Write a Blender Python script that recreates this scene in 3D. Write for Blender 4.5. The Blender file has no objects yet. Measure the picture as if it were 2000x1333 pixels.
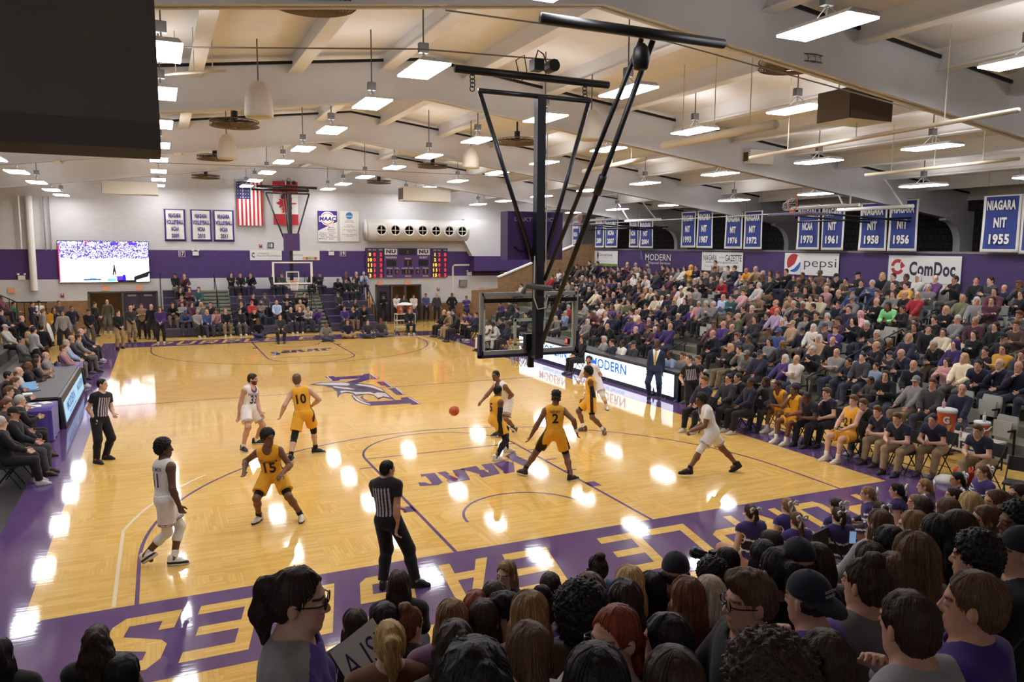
import bpy, math, random, mathutils
import numpy as np
from mathutils import Vector as V, Matrix as MX
S = bpy.context.scene
COL = S.collection
PI = math.pi
# ---------------------------------------------------------------- camera, world, exposure
cam = bpy.data.cameras.new('camera'); camo = bpy.data.objects.new('camera', cam); COL.objects.link(camo)
CAMP = (-5.87624391, -10.9284, 4.73825657)
camo.location = CAMP; camo.rotation_euler = (1.4503152, -0.00730070057, -0.427057665)
cam.sensor_width = 36; cam.lens = 36 * 1512.386 / 2000; cam.clip_start = .05; cam.clip_end = 200
S.camera = camo
w = bpy.data.worlds.new('world'); S.world = w; w.use_nodes = True
w.node_tree.nodes['Background'].inputs[0].default_value = (.75, .8, 1, 1)
w.node_tree.nodes['Background'].inputs[1].default_value = .02
S.view_settings.view_transform = 'Standard'; S.view_settings.look = 'None'
S.view_settings.gamma = 1; S.view_settings.use_curve_mapping = False
S.view_settings.exposure = EXPO = 0.0
LAMP = 30.0            # fixture radiance
S.cycles.max_bounces = 6; S.cycles.diffuse_bounces = 4; S.cycles.glossy_bounces = 3
S.cycles.transmission_bounces = 4; S.cycles.transparent_max_bounces = 6
S.cycles.caustics_reflective = False; S.cycles.caustics_refractive = False
S.cycles.sample_clamp_indirect = 6
random.seed(7); RNG = np.random.default_rng(7)

# ---------------------------------------------------------------- photo rays (a pixel of the 2000x1333 photo on a plane of the place)
CM = np.array(camo.rotation_euler.to_matrix()); CC = np.array(CAMP)
def ray(u, v):
    return CM @ np.array([(u - 1000) / 1512.386, -(v - 666.5) / 1512.386, -1.0])
def on(u, v, ax, val):
    d = ray(u, v); t = (val - CC[ax]) / d[ax]
    return CC + t * d
def dep(u, v, t):
    return CC + t * ray(u, v)

# ---------------------------------------------------------------- materials
MATS = {}
def srgb(r, g, b):
    f = lambda c: (c / 255 / 12.92) if c / 255 <= .04045 else ((c / 255 + .055) / 1.055) ** 2.4
    return (f(r), f(g), f(b), 1)
def mat(name, col, rough=.6, metal=0, noise=.0, scale=8, bump=0, emit=0, spec=.5, objcol=False, trans=0, sheen=0, coat=0):
    if name in MATS: return MATS[name]
    m = bpy.data.materials.new(name); m.use_nodes = True; nt = m.node_tree; N = nt.nodes; L = nt.links
    b = N['Principled BSDF']; MATS[name] = m
    if len(col) == 3: col = srgb(*col)
    b.inputs['Base Color'].default_value = col; b.inputs['Roughness'].default_value = rough
    b.inputs['Metallic'].default_value = metal; b.inputs['Specular IOR Level'].default_value = spec
    if sheen: b.inputs['Sheen Weight'].default_value = sheen
    if coat: b.inputs['Coat Weight'].default_value = coat; b.inputs['Coat Roughness'].default_value = .05
    if trans: b.inputs['Transmission Weight'].default_value = trans
    if emit:
        b.inputs['Emission Color'].default_value = col; b.inputs['Emission Strength'].default_value = emit
    src = None
    if objcol:
        oi = N.new('ShaderNodeObjectInfo'); src = oi.outputs['Color']
    if noise or bump:
        tc = N.new('ShaderNodeTexCoord'); nz = N.new('ShaderNodeTexNoise'); nz.inputs['Scale'].default_value = scale
        nz.inputs['Detail'].default_value = 4
        L.new(tc.outputs['Object'], nz.inputs['Vector'])
        if noise:
            hsv = N.new('ShaderNodeHueSaturation'); mr = N.new('ShaderNodeMapRange')
            mr.inputs['From Min'].default_value = .25; mr.inputs['From Max'].default_value = .75
            mr.inputs['To Min'].default_value = 1 - noise; mr.inputs['To Max'].default_value = 1 + noise
            L.new(nz.outputs['Fac'], mr.inputs['Value']); L.new(mr.outputs[0], hsv.inputs['Value'])
            if src: L.new(src, hsv.inputs['Color'])
            else: hsv.inputs['Color'].default_value = col
            src = hsv.outputs[0]
        if bump:
            bp = N.new('ShaderNodeBump'); bp.inputs['Strength'].default_value = bump; bp.inputs['Distance'].default_value = .02
            L.new(nz.outputs['Fac'], bp.inputs['Height']); L.new(bp.outputs[0], b.inputs['Normal'])
    if src: L.new(src, b.inputs['Base Color'])
    return m
def brick_mat(name, c1, c2, mortar, bw, bh, ms=.01, rough=.8, bump=.3, axis='xz', coords='Object'):
    if name in MATS: return MATS[name]
    m = mat(name, c1, rough); nt = m.node_tree; N = nt.nodes; L = nt.links; b = N['Principled BSDF']
    tc = N.new('ShaderNodeTexCoord'); mp = N.new('ShaderNodeSeparateXYZ'); cb = N.new('ShaderNodeCombineXYZ')
    L.new(tc.outputs[coords], mp.inputs[0])
    L.new(mp.outputs['xyz'.index(axis[0])], cb.inputs[0]); L.new(mp.outputs['xyz'.index(axis[1])], cb.inputs[1])
    br = N.new('ShaderNodeTexBrick'); L.new(cb.outputs[0], br.inputs['Vector'])
    br.inputs['Color1'].default_value = srgb(*c1); br.inputs['Color2'].default_value = srgb(*c2); br.inputs['Mortar'].default_value = srgb(*mortar)
    br.inputs['Scale'].default_value = 1; br.inputs['Brick Width'].default_value = bw; br.inputs['Row Height'].default_value = bh
    br.inputs['Mortar Size'].default_value = ms; br.inputs['Mortar Smooth'].default_value = .3
    L.new(br.outputs['Color'], b.inputs['Base Color'])
    bp = N.new('ShaderNodeBump'); bp.inputs['Strength'].default_value = bump; bp.inputs['Distance'].default_value = -.01
    L.new(br.outputs['Fac'], bp.inputs['Height']); L.new(bp.outputs[0], b.inputs['Normal'])
    return m

# ---------------------------------------------------------------- mesh builder
class MB:
    def __init__(s): s.v = []; s.f = []; s.m = []; s.c = 0
    def add(s, vs, fs, mi=0):
        o = s.c; s.v.extend([tuple(p) for p in vs]); s.c += len(vs)
        s.f.extend([tuple(i + o for i in f) for f in fs]); s.m.extend([mi] * len(fs)); return s
    def box(s, x0, x1, y0, y1, z0, z1, mi=0):
        vs = [(x, y, z) for z in (z0, z1) for y in (y0, y1) for x in (x0, x1)]
        return s.add(vs, [(0, 2, 3, 1), (4, 5, 7, 6), (0, 1, 5, 4), (2, 6, 7, 3), (0, 4, 6, 2), (1, 3, 7, 5)], mi)
    def obox(s, c, size, ang=0, mi=0, ax='Z'):
        R = MX.Rotation(ang, 3, ax); sx, sy, sz = [q / 2 for q in size]
        vs = [V(c) + R @ V((x, y, z)) for z in (-sz, sz) for y in (-sy, sy) for x in (-sx, sx)]
        return s.add(vs, [(0, 2, 3, 1), (4, 5, 7, 6), (0, 1, 5, 4), (2, 6, 7, 3), (0, 4, 6, 2), (1, 3, 7, 5)], mi)
    def bar(s, p, q, w, h=None, mi=0):
        p, q = V(p), V(q); d = (q - p).normalized(); h = h or w
        a = d.cross(V((0, 0, 1)));  a = a.normalized() if a.length > 1e-4 else V((1, 0, 0)); b = a.cross(d)
        vs = [P + a * i * w / 2 + b * j * h / 2 for P in (p, q) for i, j in ((-1, -1), (1, -1), (1, 1), (-1, 1))]
        return s.add(vs, [(3, 2, 1, 0), (4, 5, 6, 7), (0, 1, 5, 4), (1, 2, 6, 5), (2, 3, 7, 6), (3, 0, 4, 7)], mi)
    def tube(s, pts, r, n=8, mi=0, cap=True, closed=False):
        pts = [V(p) for p in pts]; rs = r if isinstance(r, (list, tuple)) else [r] * len(pts)
        vs = []; fs = []; k = len(pts); pa = None
        for i, p in enumerate(pts):
            d = (pts[(i + 1) % k] - pts[i - 1]) if closed else (pts[min(i + 1, k - 1)] - pts[max(i - 1, 0)])
            d = d.normalized() if d.length > 1e-9 else V((0, 0, 1))
            if pa is None:
                a = d.cross(V((0, 0, 1))); a = a if a.length > .05 else d.cross(V((1, 0, 0)))
            else: a = pa - d * pa.dot(d)
            a = a.normalized(); pa = a; b = d.cross(a)
            for j in range(n):
                t = 2 * PI * j / n; vs.append(p + (a * math.cos(t) + b * math.sin(t)) * rs[i])
        for i in range(k if closed else k - 1):
            for j in range(n):
                i2 = (i + 1) % k
                fs.append((i * n + j, i * n + (j + 1) % n, i2 * n + (j + 1) % n, i2 * n + j))
        if cap and not closed: fs += [tuple(range(n))[::-1], tuple(range((k - 1) * n, k * n))]
        return s.add(vs, fs, mi)
    def lathe(s, prof, c=(0, 0, 0), n=20, mi=0, M=None):
        vs = []; fs = []; M = M or MX.Identity(3)
        for r, z in prof:
            for j in range(n):
                t = 2 * PI * j / n; vs.append(V(c) + M @ V((r * math.cos(t), r * math.sin(t), z)))
        for i in range(len(prof) - 1):
            for j in range(n): fs.append((i * n + j, i * n + (j + 1) % n, (i + 1) * n + (j + 1) % n, (i + 1) * n + j))
        if prof[0][0] > 1e-6: fs.append(tuple(range(n))[::-1])
        if prof[-1][0] > 1e-6: fs.append(tuple(range((len(prof) - 1) * n, len(prof) * n)))
        return s.add(vs, fs, mi)
    def prism(s, pts, o, ux, uy, th, mi=0):
        """2-D outline on the plane (o, ux, uy), thickened by th along ux x uy."""
        o, ux, uy = V(o), V(ux), V(uy); nn = ux.cross(uy).normalized() * th; k = len(pts)
        a = [o + ux * p[0] + uy * p[1] for p in pts]
        vs = a + [p + nn for p in a]
        fs = [tuple(range(k))[::-1], tuple(range(k, 2 * k))] + [(i, (i + 1) % k, k + (i + 1) % k, k + i) for i in range(k)]
        return s.add(vs, fs, mi)
    def flat(s, pts, o, ux, uy, mi=0):
        o, ux, uy = V(o), V(ux), V(uy)
        return s.add([o + ux * p[0] + uy * p[1] for p in pts], [tuple(range(len(pts)))], mi)
    def text(s, txt, o, ux, uy, w, h, mi=0, bold=.0, shear=0, off=(0, 0), align='c', lift=0, maxsx=None):
        """lettering that fills a w x h box whose centre is o + off"""
        vs, fs = glyphs(txt, bold); o, ux, uy = V(o), V(ux).normalized(), V(uy).normalized(); nn = ux.cross(uy) * lift
        x0 = min(p[0] for p in vs); x1 = max(p[0] for p in vs); y0 = min(p[1] for p in vs); y1 = max(p[1] for p in vs)
        sx = w / (x1 - x0); sy = h / (y1 - y0)
        if maxsx: sx = min(sx, sy * maxsx)
        out = []
        for x, y in vs:
            X = (x - (x0 + x1) / 2) * sx + off[0]; Y = (y - (y0 + y1) / 2) * sy + off[1]
            out.append(o + ux * (X + shear * (y - y0) * sy) + uy * Y + nn)
        return s.add(out, fs, mi)
    def build(s, name, mats, parent=None, smooth=False, loc=None, kind=None):
        me = bpy.data.meshes.new(name); me.from_pydata(s.v, [], s.f)
        for m in (mats if isinstance(mats, (list, tuple)) else [mats]): me.materials.append(m)
        if any(s.m): me.polygons.foreach_set('material_index', s.m)
        if smooth: me.polygons.foreach_set('use_smooth', [True] * len(s.f))
        me.update(); o = bpy.data.objects.new(name, me); COL.objects.link(o)
        if parent is not None: o.parent = parent
        if loc is not None: o.location = loc
        if kind: o['kind'] = kind
        return o
GL = {}
def glyphs(txt, bold=0):
    k = (txt, bold)
    if k not in GL:
        c = bpy.data.curves.new('t', 'FONT'); c.body = txt; c.size = 1; c.offset = bold; c.resolution_u = 3; c.space_character = 1 + bold * 2
        o = bpy.data.objects.new('t', c); COL.objects.link(o)
        me = bpy.data.meshes.new_from_object(o.evaluated_get(bpy.context.evaluated_depsgraph_get()))
        vs = [(q.co.x, q.co.y) for q in me.vertices]; fs = [tuple(p.vertices) for p in me.polygons]
        bpy.data.objects.remove(o); bpy.data.curves.remove(c); bpy.data.meshes.remove(me)
        GL[k] = (vs, fs)
    return GL[k]
def thing(name, label, cat, loc=(0, 0, 0), rz=0, group=None):
    o = bpy.data.objects.new(name, None); COL.objects.link(o); o.empty_display_size = .1
    o.location = loc; o.rotation_euler = (0, 0, rz); return tag(o, label, cat, group)
def tag(o, label, cat, group=None, kind=None):
    o['label'] = label; o['category'] = cat
    if group: o['group'] = group
    if kind: o['kind'] = kind
    return o
def copy_tree(root, loc=None, rz=None, label=None, group=None):
    r = root.copy(); COL.objects.link(r)
    if loc is not None: r.location = loc
    if rz is not None: r.rotation_euler = (0, 0, rz)
    if label: r['label'] = label
    if group: r['group'] = group
    def rec(src, dst):
        for ch in src.children:
            c = ch.copy(); COL.objects.link(c); c.parent = dst; c.matrix_parent_inverse = ch.matrix_parent_inverse.copy(); rec(ch, c)
    rec(root, r)
    return r
ORD = ['first', 'second', 'third', 'fourth', 'fifth', 'sixth', 'seventh', 'eighth', 'ninth', 'tenth', 'eleventh', 'twelfth', 'thirteenth', 'fourteenth',
       'fifteenth', 'sixteenth', 'seventeenth', 'eighteenth', 'nineteenth', 'twentieth'] + ['%dth' % i if i % 10 not in (1, 2, 3) else '%d%s' % (i, {1: 'st', 2: 'nd', 3: 'rd'}[i % 10]) for i in range(21, 80)]
# ================================================================= THE ROOM
LC = 28.65; YW = 36.8; XR = 20.2; XL = -21.0; XO = 23.6; YN = -16.0
black = mat('black_metal', (22, 22, 24), .45, .3, .1)
purple_p = mat('purple_paint', (76, 54, 112), .6, 0, .06, 3)
white_p = mat('white_paint', (226, 224, 218), .7, 0, .03, 2)
beam_m = mat('beam_paint', (218, 217, 219), .7, 0, .03, 2)
# ---- floor: parquet maple with painted border, letters and lines in one mesh
def wood():
    m = mat('maple_parquet', (218, 172, 98), .12); nt = m.node_tree; N = nt.nodes; L = nt.links; b = N['Principled BSDF']
    tc = N.new('ShaderNodeTexCoord'); cols = []
    for rot in (0, PI / 2):
        mp = N.new('ShaderNodeMapping'); mp.inputs['Rotation'].default_value = (0, 0, rot); L.new(tc.outputs['Object'], mp.inputs[0])
        br = N.new('ShaderNodeTexBrick'); L.new(mp.outputs[0], br.inputs['Vector']); br.inputs['Scale'].default_value = 1
        br.inputs['Brick Width'].default_value = .62; br.inputs['Row Height'].default_value = .058; br.inputs['Mortar Size'].default_value = .0012
        br.inputs['Color1'].default_value = srgb(233, 194, 112); br.inputs['Color2'].default_value = srgb(219, 174, 92); br.inputs['Mortar'].default_value = srgb(176, 130, 66)
        br.offset = .37; br.squash_frequency = 3; cols.append(br.outputs['Color'])
    ck = N.new('ShaderNodeTexChecker'); ck.inputs['Scale'].default_value = 1 / 1.24; L.new(tc.outputs['Object'], ck.inputs['Vector'])
    nz = N.new('ShaderNodeTexNoise'); nz.inputs['Scale'].default_value = .55; L.new(tc.outputs['Object'], nz.inputs['Vector'])
    th = N.new('ShaderNodeMath'); th.operation = 'GREATER_THAN'; L.new(nz.outputs['Fac'], th.inputs[0]); th.inputs[1].default_value = .53
    mu = N.new('ShaderNodeMath'); mu.operation = 'MULTIPLY'; L.new(ck.outputs['Fac'], mu.inputs[0]); L.new(th.outputs[0], mu.inputs[1])
    mx = N.new('ShaderNodeMix'); mx.data_type = 'RGBA'; L.new(mu.outputs[0], mx.inputs['Factor']); L.new(cols[0], mx.inputs['A']); L.new(cols[1], mx.inputs['B'])
    gr = N.new('ShaderNodeTexNoise'); gr.inputs['Scale'].default_value = 3; gm = N.new('ShaderNodeMapping'); gm.inputs['Scale'].default_value = (1.5, 14, 1)
    L.new(tc.outputs['Object'], gm.inputs[0]); L.new(gm.outputs[0], gr.inputs['Vector'])
    hs = N.new('ShaderNodeHueSaturation'); mr = N.new('ShaderNodeMapRange'); mr.inputs['To Min'].default_value = .88; mr.inputs['To Max'].default_value = 1.1
    L.new(gr.outputs['Fac'], mr.inputs[0]); L.new(mr.outputs[0], hs.inputs['Value']); L.new(mx.outputs['Result'], hs.inputs['Color'])
    L.new(hs.outputs[0], b.inputs['Base Color'])
    floor_gloss(m)
    return m
def floor_gloss(m):
    nt = m.node_tree; N = nt.nodes; L = nt.links; b = N['Principled BSDF']
    tc = N.new('ShaderNodeTexCoord'); mp = N.new('ShaderNodeMapping'); mp.inputs['Scale'].default_value = (1.6, 17, 1); L.new(tc.outputs['Object'], mp.inputs[0])
    n1 = N.new('ShaderNodeTexNoise'); n1.inputs['Scale'].default_value = 1; n1.inputs['Detail'].default_value = 3; L.new(mp.outputs[0], n1.inputs['Vector'])
    bp = N.new('ShaderNodeBump'); bp.inputs['Strength'].default_value = .1; bp.inputs['Distance'].default_value = .004
    L.new(n1.outputs['Fac'], bp.inputs['Height']); L.new(bp.outputs[0], b.inputs['Normal'])
    b.inputs['Roughness'].default_value = .06; b.inputs['Specular IOR Level'].default_value = .5
wood_m = wood()
court_p = mat('court_purple', (94, 70, 116), .14, 0, .07, 2); floor_gloss(court_p)
line_w = mat('court_faint_line', (216, 200, 160), .3)
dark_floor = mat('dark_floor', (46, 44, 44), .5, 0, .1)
FZ = [0]
def floor():
    f = MB(); f.flat([(XL, YN), (XO, YN), (XO, YW), (XL, YW)], (0, 0, 0), (1, 0, 0), (0, 1, 0), 0)
    Z1, Z2, Z3 = .002, .004, .006
    rect = lambda x0, x1, y0, y1, z, mi: f.flat([(x0, y0), (x1, y0), (x1, y1), (x0, y1)], (0, 0, z), (1, 0, 0), (0, 1, 0), mi)
    bx, rx, by = 8.42, 8.85, 2.09
    rect(-bx, rx, -by, 0, Z1, 1); rect(-bx, rx, LC, LC + by, Z1, 1); rect(-bx, -7.62, 0, LC, Z1, 1); rect(7.62, rx, 0, LC, Z1, 1)
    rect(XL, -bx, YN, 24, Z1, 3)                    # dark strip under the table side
    # block letters, italic, read from mid-court
    LT = {'P': [[(0, 0), (.22, 0), (.22, .34), (.8, .34), (1, .44), (1, .9), (.9, 1), (0, 1)], [(.22, .52), (.22, .82), (.76, .82), (.76, .52)]],
          'U': [[(0, 1), (0, .14), (.14, 0), (.86, 0), (1, .14), (1, 1), (.77, 1), (.77, .18), (.23, .18), (.23, 1)]],
          'R': [[(0, 0), (.22, 0), (.22, .36), (.45, .36), (.76, 0), (1, 0), (.72, .36), (.9, .38), (1, .48), (1, .9), (.9, 1), (0, 1)], [(.22, .54), (.22, .82), (.76, .82), (.76, .54)]],
          'L': [[(0, 0), (1, 0), (1, .17), (.24, .17), (.24, 1), (0, 1)]],
          'E': [[(0, 0), (1, 0), (1, .17), (.24, .17), (.24, .42), (.9, .42), (.9, .58), (.24, .58), (.24, .83), (1, .83), (1, 1), (0, 1)]],
          'A': [[(-.05, 0), (.2, 0), (.31, .26), (.72, .26), (.76, 0), (1, 0), (.82, 1), (.44, 1)], [(.38, .43), (.55, .8), (.64, .8), (.7, .43)]],
          'G': [[(.12, 0), (.88, 0), (1, .1), (1, .56), (.5, .56), (.5, .4), (.77, .4), (.77, .18), (.23, .18), (.23, .82), (1, .82), (1, 1), (.12, 1), (0, .9), (0, .1)]],
          'S': [[(0, 0), (.86, 0), (1, .14), (1, .46), (.9, .55), (.26, .7), (.26, .83), (.76, .83), (.76, .68), (1, .68), (1, 1), (.14, 1), (0, .86), (0, .62), (.12, .53), (.74, .36), (.74, .17), (.24, .17), (.24, .34), (0, .34)]]}
    for sgn, y0 in ((1, -.39), (-1, LC + .39)):
        for ch, xb in zip('PURPLEEAGLES', (6.35, 5.3, 4.27, 3.25, 2.21, 1.24, -.45, -1.5, -2.68, -3.8, -4.79, -5.78)):
            pl = LT[ch]; wd = .76
            for k, p in enumerate(pl):
                pts = [(sgn * (xb - (gx * wd) - gy * 1.41 * .22), y0 - sgn * gy * 1.41) for gx, gy in p]
                f.flat(pts, (0, 0, Z2 if k == 0 else Z3), (1, 0, 0), (0, 1, 0), 0 if k == 0 else 1)
    def line(pts, wd=.05, mi=1, z=Z1):
        for (a, b), (c, d) in zip(pts, pts[1:]):
            p, q = V((a, b)), V((c, d)); n = (q - p); n = V((-n.y, n.x)).normalized() * wd / 2
            f.flat([p - n, q - n, q + n, p + n], (0, 0, z), (1, 0, 0), (0, 1, 0), mi)
    def arc(cx, cy, r, a0, a1, n=40): return [(cx + r * math.cos(math.radians(a0 + (a1 - a0) * i / n)), cy + r * math.sin(math.radians(a0 + (a1 - a0) * i / n))) for i in range(n + 1)]
    line([(-7.62, LC / 2), (7.62, LC / 2)])
    for s_, o_ in ((1, 0), (-1, LC)):
        T = lambda ps: [(s_ * x, o_ + s_ * y) for x, y in ps]
        line(T([(-6.325, 0), (-6.325, 1.575)] + arc(0, 1.575, 6.325, 180, 0, 60) + [(6.325, 1.575), (6.325, 0)]), .055)
        line(T([(-1.83, 0), (-1.83, 5.79)]), .06); line(T([(1.83, 0), (1.83, 5.79)]), .06); line(T([(-1.83, 5.79), (1.83, 5.79)]), .05)
        line(T(arc(0, 5.79, 1.83, 180, 0, 40)), .055); line(T(arc(0, 1.15, 1.18, 180, 0, 30)), .05)
        for sx in (-1, 1):
            f.flat(T([(sx * 1.83, 2.05), (sx * 2.05, 2.05), (sx * 2.05, 2.35), (sx * 1.83, 2.35)]), (0, 0, Z1), (1, 0, 0), (0, 1, 0), 1)
            for yy in (3.26, 4.17, 5.09): line(T([(sx * 1.86, yy), (sx * 2.14, yy)]), .05)
        line(T([(-6.6, .05), (-6.6, 1.575)] + arc(0, 1.575, 6.75, 167.5, 140, 12)), .05, 2, Z1)
    # centre mark and the lane lettering, outlines measured on the court
    def U(ps, z, mi, ox=595, oy=720, k=240 / 1345, far=0):
        q = [on(ox + u * k, oy + v * k, 2, 0) for u, v in ps]; f.flat([(-p[0], LC - p[1]) if far else (p[0], p[1]) for p in q], (0, 0, z), (1, 0, 0), (0, 1, 0), mi)
    for ps, z, mi in (([(220, 90), (320, 85), (332, 97), (640, 76), (650, 62), (722, 55), (822, 115), (700, 125), (580, 162), (440, 155), (610, 110), (390, 122), (375, 135), (300, 142)], Z2, 1), ([(785, 150), (880, 143), (970, 203), (900, 210), (880, 188), (845, 190)], Z2, 1), ([(910, 222), (1000, 213), (1105, 287), (1010, 292), (980, 275), (960, 250)], Z2, 1),
                      ([(510, 295), (545, 290), (600, 340), (680, 368), (1060, 345), (1050, 322), (1145, 312), (1280, 390), (1180, 402), (1150, 385), (720, 410), (620, 385), (545, 350)], Z2, 1), ([(605, 320), (640, 298), (645, 330), (705, 360), (660, 358)], Z2, 1),
                      ([(50, 180), (180, 152), (420, 148), (620, 165), (740, 180), (850, 225), (880, 260), (1010, 360), (960, 340), (860, 320), (805, 342), (760, 300), (680, 285), (600, 300), (560, 302), (520, 278), (450, 268), (395, 280), (360, 325), (355, 260), (300, 215), (210, 190)], Z3, 5),
                      ([(100, 175), (190, 160), (420, 155), (480, 165), (498, 180), (470, 190), (380, 188), (250, 184)], Z3 + .002, 4), ([(600, 172), (740, 188), (840, 228), (868, 255), (840, 250), (760, 220), (690, 203), (600, 190), (550, 180)], Z3 + .002, 4),
                      ([(400, 272), (460, 258), (530, 268), (560, 290), (600, 285), (700, 280), (760, 292), (805, 326), (860, 308), (940, 322), (880, 272), (800, 265), (760, 278), (720, 262), (560, 262), (500, 250), (440, 246), (385, 250)], Z3 + .002, 4), ([(300, 195), (480, 213), (560, 235), (430, 227), (330, 212)], Z3 + .002, 4), ([(560, 212), (640, 205), (680, 218), (600, 222)], Z3 + .002, 1),
                      ([(236, 90), (254, 89), (310, 139), (292, 140)], Z3, 4), ([(708, 59), (726, 57), (810, 113), (792, 114)], Z3, 4), ([(864, 147), (880, 146), (962, 202), (944, 203)], Z3, 4), ([(992, 218), (1008, 217), (1095, 285), (1077, 286)], Z3, 4), ([(1126, 318), (1142, 317), (1270, 390), (1252, 391)], Z3, 4),
                      ([(524, 300), (540, 298), (600, 348), (680, 382), (722, 393), (716, 401), (640, 385), (570, 350)], Z3, 4)): U(ps, z, mi)
    for far in (0, 1):
        for k_, ps in enumerate(([(110, 348), (255, 334), (335, 430), (292, 456), (105, 467), (85, 432), (150, 428), (205, 445), (225, 440), (160, 365), (118, 372)], [(275, 330), (362, 318), (408, 345), (385, 352), (470, 372), (455, 345), (430, 308), (545, 288), (615, 402), (400, 435), (375, 415), (390, 405), (330, 360)],
                   [(500, 296), (670, 263), (712, 297), (692, 302), (770, 302), (745, 272), (720, 250), (835, 235), (915, 340), (730, 382), (702, 360), (715, 350), (620, 320)], [(840, 238), (955, 212), (1050, 228), (1000, 185), (962, 165), (1045, 120), (1085, 143), (1072, 155), (1262, 243), (1170, 272), (1050, 215), (1062, 322), (965, 343), (940, 325), (952, 318), (875, 262)],
                   [(425, 372), (475, 365), (492, 392)], [(755, 310), (790, 302), (802, 335)])): U(ps, Z2 if k_ < 4 else Z3, 1 if k_ < 4 else 0, 800, 860, 260 / 1345, far)
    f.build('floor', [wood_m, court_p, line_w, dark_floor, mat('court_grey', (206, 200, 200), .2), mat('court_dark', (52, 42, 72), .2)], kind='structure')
floor()
# ---- walls
cmu = brick_mat('white_block', (204, 203, 203), (200, 199, 200), (190, 189, 190), .41, .205, .005, .75, .15)
cmu_p = brick_mat('purple_block', (74, 50, 110), (70, 47, 105), (56, 38, 88), .41, .205, .006, .65, .25)
tan_b = brick_mat('tan_brick', (158, 122, 84), (138, 104, 70), (112, 90, 66), .21, .07, .008, .85, .4)
tan_y = brick_mat('tan_brick_side', (158, 122, 84), (138, 104, 70), (112, 90, 66), .21, .07, .008, .85, .4, 'yz')
def far_wall():
    f = MB()
    def piece(x0, x1, z0, z1):
        for a, b, mi in ((0, 1.7 if x1 <= -6 else 1.12, 2), (1.7 if x1 <= -6 else 1.12, 2.86, 0), (2.86, 4.45, 1), (4.45, 10.2, 0)):
            lo, hi = max(a, z0), min(b, z1)
            if hi > lo: f.box(x0, x1, YW, YW + .3, lo, hi, mi)
    piece(XL, -9.36, 0, 10.2); piece(-9.36, -6, 2.1, 10.2); piece(-6, 6.5, 0, 10.2); piece(6.5, 9.4, 2.27, 10.2); piece(9.4, XO, 0, 10.2)
    f.build('wall_far', [cmu, cmu_p, tan_b], kind='structure')
    g = MB()                                       # brick corridors behind the two openings
    for x0, x1, h in ((-9.9, -5.5, 2.5), (6.2, 9.8, 2.6)):
        g.box(x0, x1, YW + 3.2, YW + 3.3, 0, h, 0); g.box(x0 - .1, x0, YW + .3, YW + 3.3, 0, h, 1); g.box(x1, x1 + .1, YW + .3, YW + 3.3, 0, h, 1)
        g.box(x0, x1, YW + .3, YW + 3.3, h, h + .1, 2); g.box(x0, x1, YW, YW + 3.3, -.05, .0, 3)
    g.build('wall_corridor', [tan_b, tan_y, white_p, mat('corridor_floor', (150, 130, 100), .5)], kind='structure')
    for x0 in (-8.5, 7.9):
        t = thing('corridor_lamp', 'small ceiling lamp in the brick corridor behind the %s doorway' % ('left' if x0 < 0 else 'right'), 'lamp', (x0, YW + 1.6, 2.42 if x0 < 0 else 2.52)); MB().box(-.3, .3, -.3, .3, .03, .08).build('housing', white_p, t); MB().box(-.28, .28, -.28, .28, 0, .03).build('diffuser', mat('corridor_light', (255, 244, 226), .5, emit=7), t)
    fr = mat('door_frame', (84, 76, 70), .5); dp = mat('door_purple', (58, 48, 66), .45)
    for n, (x0, x1, h, ms) in enumerate(((-9.36, -6, 2.1, (-7.72,)), (6.5, 9.4, 2.27, (7.5, 8.4)))):
        m = MB()
        for x in (x0, x1) + ms: m.box(x - .05, x + .05, YW - .06, YW + .3, 0, h + .06)
        m.box(x0 - .05, x1 + .05, YW - .06, YW + .3, h, h + .08); m.build('trim_%d' % (n + 1), fr, kind='structure')
    for n, (x0, x1, y) in enumerate(((-7.67, -6.88, .08), (-6.86, -6.05, .08))):
        d = MB().box(x0, x1, YW + y, YW + y + .05, .02, 2.07).build('door_%d' % (n + 1), dp, kind='structure')
        MB().box(x0 + .2, x0 + .62, YW + y - .012, YW + y, 1.88, 1.98).build('door_sign', mat('plate', (150, 150, 150), .4), d)
        MB().tube([(x0 + .08, YW + y - .05, 1), (x0 + .7, YW + y - .05, 1)], .02).build('push_bar', mat('steel', (150, 150, 150), .3, .9), d)
    d = MB().box(6.56, 7.42, YW + .08, YW + .13, .02, 2.2).box(6.75, 7.2, YW + .07, YW + .08, 1.1, 1.9, 1)
    d.build('door_3', [dp, mat('dark_glass', (40, 44, 46), .1)], kind='structure')
far_wall()
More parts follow.
